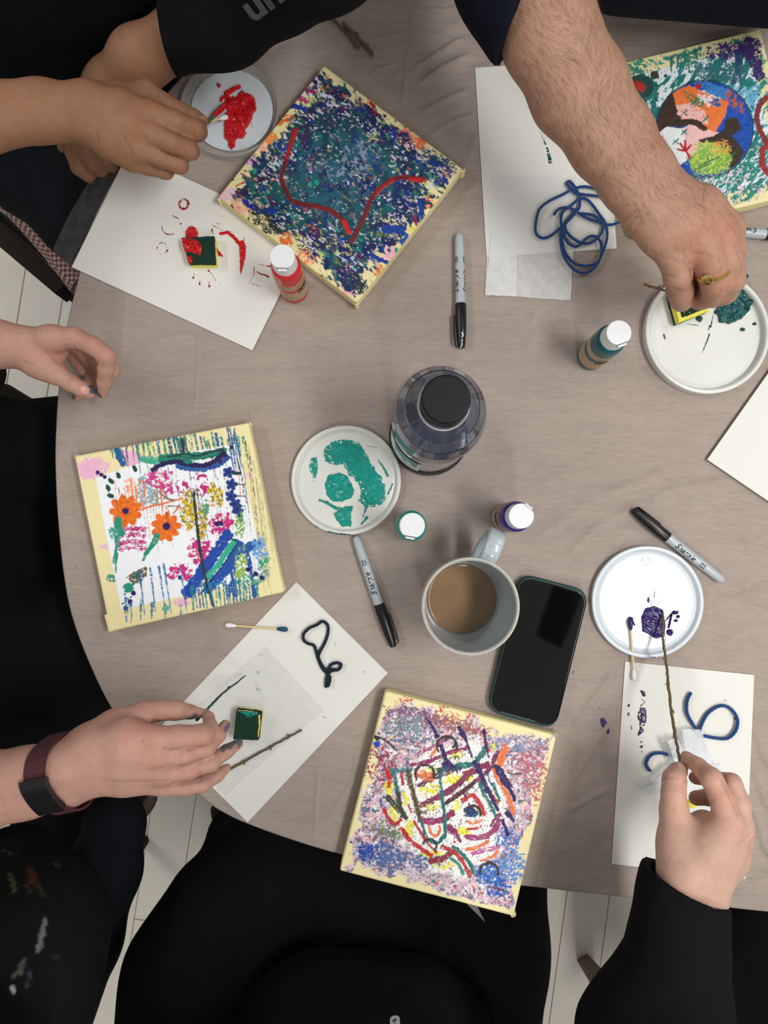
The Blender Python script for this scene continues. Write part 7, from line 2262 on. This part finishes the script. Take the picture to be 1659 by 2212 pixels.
# ---------- F: top right, hairy forearm with signet ring
PEACH = (172, 132, 110)
palmF = [hp([(1075, -200, 1.0, 120), (1130, -40, .985, 95), (1172, 90, .975, 82), (1228, 210, .962, 76), (1300, 320, .945, 62), (1352, 400, .930, 50), (1396, 462, .920, 48)]),
         hp([(1135, -220, 1.0, 120), (1175, -60, .985, 95), (1208, 72, .972, 82), (1272, 180, .958, 76), (1344, 290, .940, 62), (1400, 366, .925, 50), (1446, 428, .916, 50)]),
         hp([(1396, 462, .920, 46), (1425, 510, .918, 38), (1455, 560, .910, 29)]),
         hp([(1410, 450, .920, 46), (1460, 490, .922, 40), (1516, 530, .914, 34)]),
         hp([(1430, 440, .918, 48), (1500, 470, .920, 40), (1556, 512, .912, 32)]),
         hp([(1446, 428, .914, 48), (1515, 448, .914, 40), (1578, 490, .904, 29)]),
         hp([(1430, 450, .900, 44), (1500, 520, .885, 36), (1540, 570, .870, 26)])]
fingF = [hp([(1455, 560, .908, 30), (1464, 600, .900, 29), (1469, 630, .880, 28), (1473, 650, .856, 24)]),
         hp([(1518, 532, .914, 34), (1536, 575, .912, 32.5), (1545, 612, .900, 31), (1538, 634, .878, 28), (1514, 648, .856, 23)]),
         hp([(1558, 514, .912, 31), (1574, 565, .908, 29), (1582, 606, .894, 27), (1568, 632, .872, 25), (1540, 646, .852, 20)]),
         hp([(1580, 492, .902, 27), (1585, 540, .890, 25), (1586, 585, .872, 23), (1570, 612, .852, 20)]),
         hp([(1500, 550, .888, 22), (1494, 590, .868, 18), (1500, 620, .850, 16)]),
         hp([(1530, 560, .868, 24), (1530, 600, .850, 22), (1522, 630, .835, 18)])]
fleshF = build_flesh(palmF, fingF, .0024, kf=.0016)
FF = [c9([(290, 430), (340, 380), (410, 330)]), c9([(330, 520), (360, 440), (430, 380)]), c9([(370, 560), (420, 480), (470, 440)]), c9([(250, 320), (330, 280), (400, 270)]), c9([(560, 700), (600, 740), (590, 800)]), c9([(640, 760), (760, 790), (900, 860)]), c9([(850, 800), (905, 850), (935, 900)]), c9([(920, 880), (940, 1000), (940, 1100)]), c9([(1170, 760), (1210, 830), (1215, 900)]), c9([(1340, 650), (1360, 720), (1410, 850)]), c9([(1280, 1050), (1250, 1150), (1180, 1230)]), c9([(1010, 1060), (1030, 1120), (1000, 1160)]), c9([(760, 1080), (850, 1090), (920, 1080)]), c9([(750, 1060), (830, 1066)]), c9([(720, 940), (800, 950)]), c9([(960, 720), (1060, 740), (1150, 760)]), c9([(1370, 930), (1400, 900), (1415, 860)]), c9([(780, 680), (860, 740), (930, 820)]), c9([(1190, 1070), (1230, 1085)])]
fleshF = crease_mesh(fleshF, FF)
sch = hp([(1150, 40, .98, 118), (1110, -60, .985, 126), (1080, -200, 1.0, 150)])
hnF = np.array([.86, -.51, 0.0])          # towards the hand
slF = soft([sch, [sch[-1], (.16, .62, 1.08, .10), (.42, .80, 1.10, .12), (.70, .72, 1.08, .09)], [(.42, .80, 1.05, .16), (.42, .78, .70, .17)], hp([(1360, -190, .88, 178), (1720, -165, .88, 184)])], .0055, .02,
           hollow(cutplane(P(1088, 52, 1.0), hnF) if False else None, hp([(1240, 200, .96, 90), (1190, 60, .975, 102), (1160, 0, .98, 100)])))
# clip the sleeve along its hem only near the arm
def sleeveF():
    ch = [sch, [sch[-1], (.14, .62, 1.06, .09)]]
    return soft(ch, .005, .02, hollow(cutplane(P(1092, 50, 1.02), hnF), hp([(1250, 220, .96, 90), (1185, 60, .975, 104), (1150, -40, .985, 104)])))
bodyF = soft([[(.14, .62, 1.06, .09), (.42, .84, 1.08, .12), (.70, .74, 1.08, .09)], [(.42, .84, 1.05, .14), (.42, .88, .80, .15), (.42, .90, .60, .16)], hp([(1380, -196, .885, 196), (1740, -172, .885, 200)])], .008, .03)
legF = soft([[(.34, .88, .55, .09), (.30, .58, .56, .08)], [(.52, .88, .55, .09), (.56, .58, .56, .08)]], .009, .03)
slF = sleeveF()
F_ = person('person at top right in navy sleeve with hairy forearm and gold signet ring', (.42, .8, 0), [fleshF], PEACH, [('shirt', joinq([slF, bodyF]), M['navycloth']), ('trousers', legF, M['denim'])], ((.38, .72, 1.30), (-.3, -.95), .5), 'hair_dark',
            red=[(1481, 531, .92, 26), (1520, 500, .92, 34), (1565, 500, .91, 26), (1490, 570, .9, 20), (1470, 640, .87, 26), (1530, 640, .88, 26), (1400, 330, .93, 30), (1560, 540, .91, 30)], seed=6, folds=FF, trunk=[[(.39, .74, 1.18, .045), (.42, .80, 1.08, .07)], [(.42, .80, 1.05, .09), (.42, .78, .75, .10)], [(.42, .80, 1.06, .07), (.18, .64, 1.06, .045), tuple(hp([(1105, -210, 1.0, 110)])[0])]])
bf = bvh_of(*fleshF)
ra = np.array(P(1545, 612, .900)) - np.array(P(1536, 575, .912)); 
rc = P(1539, 590, .907)
band('signet_ring', F_, bf, rc, ra, lambda a: -.0025 * sin(a), .0038, .0012, M['gold'], n=48, off=.0001, label='gold signet ring', fix=rpx(32.5, .907))
o_ = Vector((0, 0, CAMZ))
d_ = (Vector(P(1529, 602, .9)) - o_).normalized()
h_ = bf.ray_cast(o_, d_)
if h_[0] is not None:
    nn = np.array(h_[1]); cc_ = np.array(h_[0])
    a1_ = np.cross(nn, [0, 1, 0]); a1_ /= np.linalg.norm(a1_); a2_ = np.cross(nn, a1_)
    V = []
    for (r, z) in ((.0055, 0), (.0058, .0012), (.0050, .0019), (.0042, .0017), (.0001, .0017)):
        for i in range(24):
            a = 2 * pi * i / 24
            V.append(cc_ + (a1_ * cos(a) * 1.0 + a2_ * sin(a) * 1.15) * r + nn * z)
    F = [(j * 24 + i, j * 24 + (i + 1) % 24, (j + 1) * 24 + (i + 1) % 24, (j + 1) * 24 + i) for j in range(4) for i in range(24)]
    obj('signet_face', V, F, M['gold'], F_)
# forearm hair: fine short strands rooted in the skin
rng = np.random.RandomState(8)
Vf, Ff = fleshF
ctrs = Vf[Ff].mean(1)
e1 = Vf[Ff[:, 1]] - Vf[Ff[:, 0]]; e2 = Vf[Ff[:, 3]] - Vf[Ff[:, 0]]
nm = np.cross(e1, e2); nm /= np.linalg.norm(nm, axis=1)[:, None] + 1e-12
hx, hy = px_of(ctrs[:, 0], ctrs[:, 1], ctrs[:, 2])
dens = sstep(520, 380, hy) * .9 + .10
ok = (nm[:, 2] > -.15) & (hx > 1000) & (hy > -60) & (hy < 560)
cand = np.where(ok)[0]
pick = cand[rng.rand(len(cand)) < dens[cand] * min(1, 3600 / len(cand))]
pick = np.concatenate([pick, cand[rng.rand(len(cand)) < dens[cand] * .05]])
armd = np.array([.45, -.75, 0]) ; armd /= np.linalg.norm(armd)
V, F = [], []
for f_i in pick:
    b0 = ctrs[f_i] + (Vf[Ff[f_i, 0]] - ctrs[f_i]) * rng.rand()
    n_ = nm[f_i]
    sw = 1.4 * (float(fbm(np.array(b0[0] * 1000), np.array(b0[1] * 1000), 30, 77, 2)) - .5)
    dr = armd * cos(sw) + np.array([armd[1], -armd[0], 0]) * sin(sw) + rng.uniform(-.35, .35, 3)
    dr = dr - n_ * (dr @ n_); dr /= np.linalg.norm(dr) + 1e-9
    L = rng.uniform(.006, .015)
    side = np.cross(n_, dr) * .00007
    p0 = b0 - n_ * .0002; p1 = b0 + dr * L * .5 + n_ * L * .16; p2 = b0 + dr * L + n_ * L * rng.uniform(.05, .2)
    k = len(V)
    V += [p0 - side, p0 + side, p1 - side * .8, p1 + side * .8, p2, p0 + n_ * .00012, p1 + n_ * .00012]
    F += [(k, k + 1, k + 3, k + 2), (k + 2, k + 3, k + 4)]
obj('arm_hair', V, F, mat('arm_hair', (112, 84, 64), .6), F_, smooth=False, kind='stuff', label='fine brown forearm hair')

# ============================================================ CHAIRS AND FLOOR ITEMS
def slab(pts, z0, z1, bev=.003): return prism(np.array([P(x, y, z1)[:2] for x, y in pts]), z0, z1, bev, 2)
ch = thing('dining_chair', 'dark wooden chair with checked red cushion at the left, under the person in jeans', 'chair', (*P(60, 480, 0)[:2], 0))
chk = bpy.data.materials.new('checked_fabric'); chk.use_nodes = True
nt = chk.node_tree; N, L = nt.nodes, nt.links
b = N['Principled BSDF']; b.inputs['Roughness'].default_value = .9
tc = N.new('ShaderNodeTexCoord'); mp = N.new('ShaderNodeMapping'); mp.inputs['Rotation'].default_value = (0, 0, .84)
L.new(tc.outputs['Object'], mp.inputs['Vector'])
c1 = N.new('ShaderNodeTexChecker'); c1.inputs['Scale'].default_value = 190
c1.inputs['Color1'].default_value = tuple(lin((168, 142, 132))) + (1,); c1.inputs['Color2'].default_value = tuple(lin((92, 56, 58))) + (1,)
L.new(mp.outputs['Vector'], c1.inputs['Vector']); L.new(c1.outputs['Color'], b.inputs['Base Color'])
V, F = tube([P(x, y, .465) for x, y in catmull([(-190, 235), (-60, 352), (40, 445), (120, 535), (182, 615)], 6)], .0245, 20)
obj('seat_roll', V, F, chk, ch, label='checked fabric roll along the seat edge')
V, F = slab([(-260, 300), (-60, 345), (150, 575), (300, 520), (180, 250), (-100, 80)], .41, .46)
obj('seat', V, F, chk, ch)
V, F = slab([(-160, 345), (0, 479), (56, 528), (142, 614), (118, 634), (0, 534), (-190, 372)], .39, .435, .002)
obj('seat_rail', V, F, M['wood'], ch, flat_ang=40)
for q in ((128, 612), (-160, 360), (250, 480), (10, 180)):
    p_ = P(*q, .40)
    V, F = lathe([(.016, 0), (.018, .2), (.020, .40)], (p_[0] - .01 * np.sign(p_[0]), p_[1], 0), 16, True, True)
    obj('leg', V, F, M['wood'], ch)
# chair of the person at the bottom, patterned cover
flor = mat('floral_fabric', (72, 54, 44), .9, noise=[(60, .9, (118, 98, 80)), (24, .5, (54, 40, 34))], bump=[(80, .5, .003, 'n')])
c4 = thing('upholstered_chair', 'brown floral chair seat showing left of the black trousers at the bottom', 'chair', (*P(520, 1900, 0)[:2], 0))
pts = catmull([(470, 1735), (452, 1800), (428, 1860), (405, 1930), (430, 2200), (900, 2250), (1010, 2100), (980, 1760), (700, 1700)], 5, True)
V, F = slab([tuple(p) for p in pts], .34, .42, .02)
obj('seat', V, F, flor, c4, flat_ang=60)
for q in ((470, 1800), (960, 1800), (460, 2180), (960, 2180)):
    p_ = P(*q, .36)
    V, F = lathe([(.014, 0), (.016, .1), (.022, .37)], (p_[0] * .96, p_[1], 0), 16, True, True)
    obj('leg', V, F, M['brownwood'], c4)
# tapered chair leg standing on the floor at the lower right
c6_ = thing('wooden_chair', 'wooden chair whose tapered foot shows left of the black sleeve at lower right', 'chair', (*P(1330, 2150, 0)[:2], 0))
a = P(1252, 2066, .0); b_ = P(1330, 2160, .36)
V, F = [], []
top_ = b_; 
for z_, w_ in ((0.0, .012), (.004, .0135), (.18, .017), (.42, .022)):
    t_ = z_ / .42
    cx_, cy_2 = a[0] * (1 - t_) + b_[0] * t_ + .012, a[1] * (1 - t_) + b_[1] * t_ - .012
    for u_, v_ in ((-1, -1), (1, -1), (1, 1), (-1, 1)):
        V.append((cx_ + (u_ * .9 - v_ * .5) * w_, cy_2 + (u_ * .5 + v_ * .9) * w_, z_))
for j in range(3):
    for e in range(4):
        g = (e + 1) % 4
        F.append((j * 4 + e, j * 4 + g, (j + 1) * 4 + g, (j + 1) * 4 + e))
F += [(3, 2, 1, 0), (12, 13, 14, 15)]
obj('leg', V, F, M['brownwood'], c6_, smooth=False)
V, F = slab([(1330, 2150), (1700, 2150), (1700, 2500), (1330, 2500)], .31, .36, .01)
obj('seat', V, F, flor, c6_, flat_ang=60)
for q in ((1640, 2200), (1640, 2440)):
    p_ = P(*q, .40)
    V, F = lathe([(.014, 0), (.016, .1), (.022, .41)], (p_[0], p_[1], 0), 12, True, True)
    obj('leg', V, F, M['brownwood'], c6_)
# chair of the person on the left: dark knob of its back and a rounded leg
c8 = thing('armchair', 'dark rounded chair arm at the left edge beside the hand with blue fingertips', 'chair', (*P(-60, 860, 0)[:2], 0))
V, F = tube([P(-160, 790, .60), P(-60, 800, .61), P(-8, 815, .61)], np.array([.03, .028, .024]), 16)
obj('arm_rest', V, F, M['wood'], c8)
V, F = tube([P(-60, 850, .30), P(10, 862, .30), P(60, 885, .30), P(130, 905, .30)], np.array([.03, .028, .022, .02]), 14)
obj('side_rail', V, F, M['wood'], c8)
V, F = slab([(-300, 860), (60, 880), (60, 1500), (-300, 1500)], .29, .34, .01)
obj('seat', V, F, M['wood'], c8, flat_ang=60)
for q in ((40, 900), (-280, 900), (40, 1480), (-280, 1480)):
    p_ = P(*q, .30)
    V, F = lathe([(.014, 0), (.016, .1), (.022, .30)], (p_[0], p_[1], 0), 12, True, True)
    obj('leg', V, F, M['wood'], c8)
# curved brown chair foot below the watch hand
c9_ = thing('bentwood_chair', 'brown curved chair edge below the watch-wearing hand', 'chair', (*P(290, 1730, 0)[:2], 0))
V, F = tube([P(x, y, .43) for x, y in catmull([(200, 1640), (290, 1665), (325, 1715), (300, 1760), (250, 1800)], 5)], .012, 12)
obj('seat_frame', V, F, M['brownwood'], c9_)
V, F = slab([(190, 1640), (290, 1668), (318, 1715), (296, 1752), (240, 1800), (120, 2100), (-60, 2100), (40, 1700)], .425, .445, .004)
obj('seat', V, F, M['wood'], c9_, flat_ang=50)
for q in ((270, 1700), (120, 2060), (60, 1720)):
    p_ = P(*q, .42)
    V, F = lathe([(.012, 0), (.014, .1), (.016, .43)], (p_[0], p_[1], 0), 12, True, True)
    obj('leg', V, F, M['wood'], c9_)
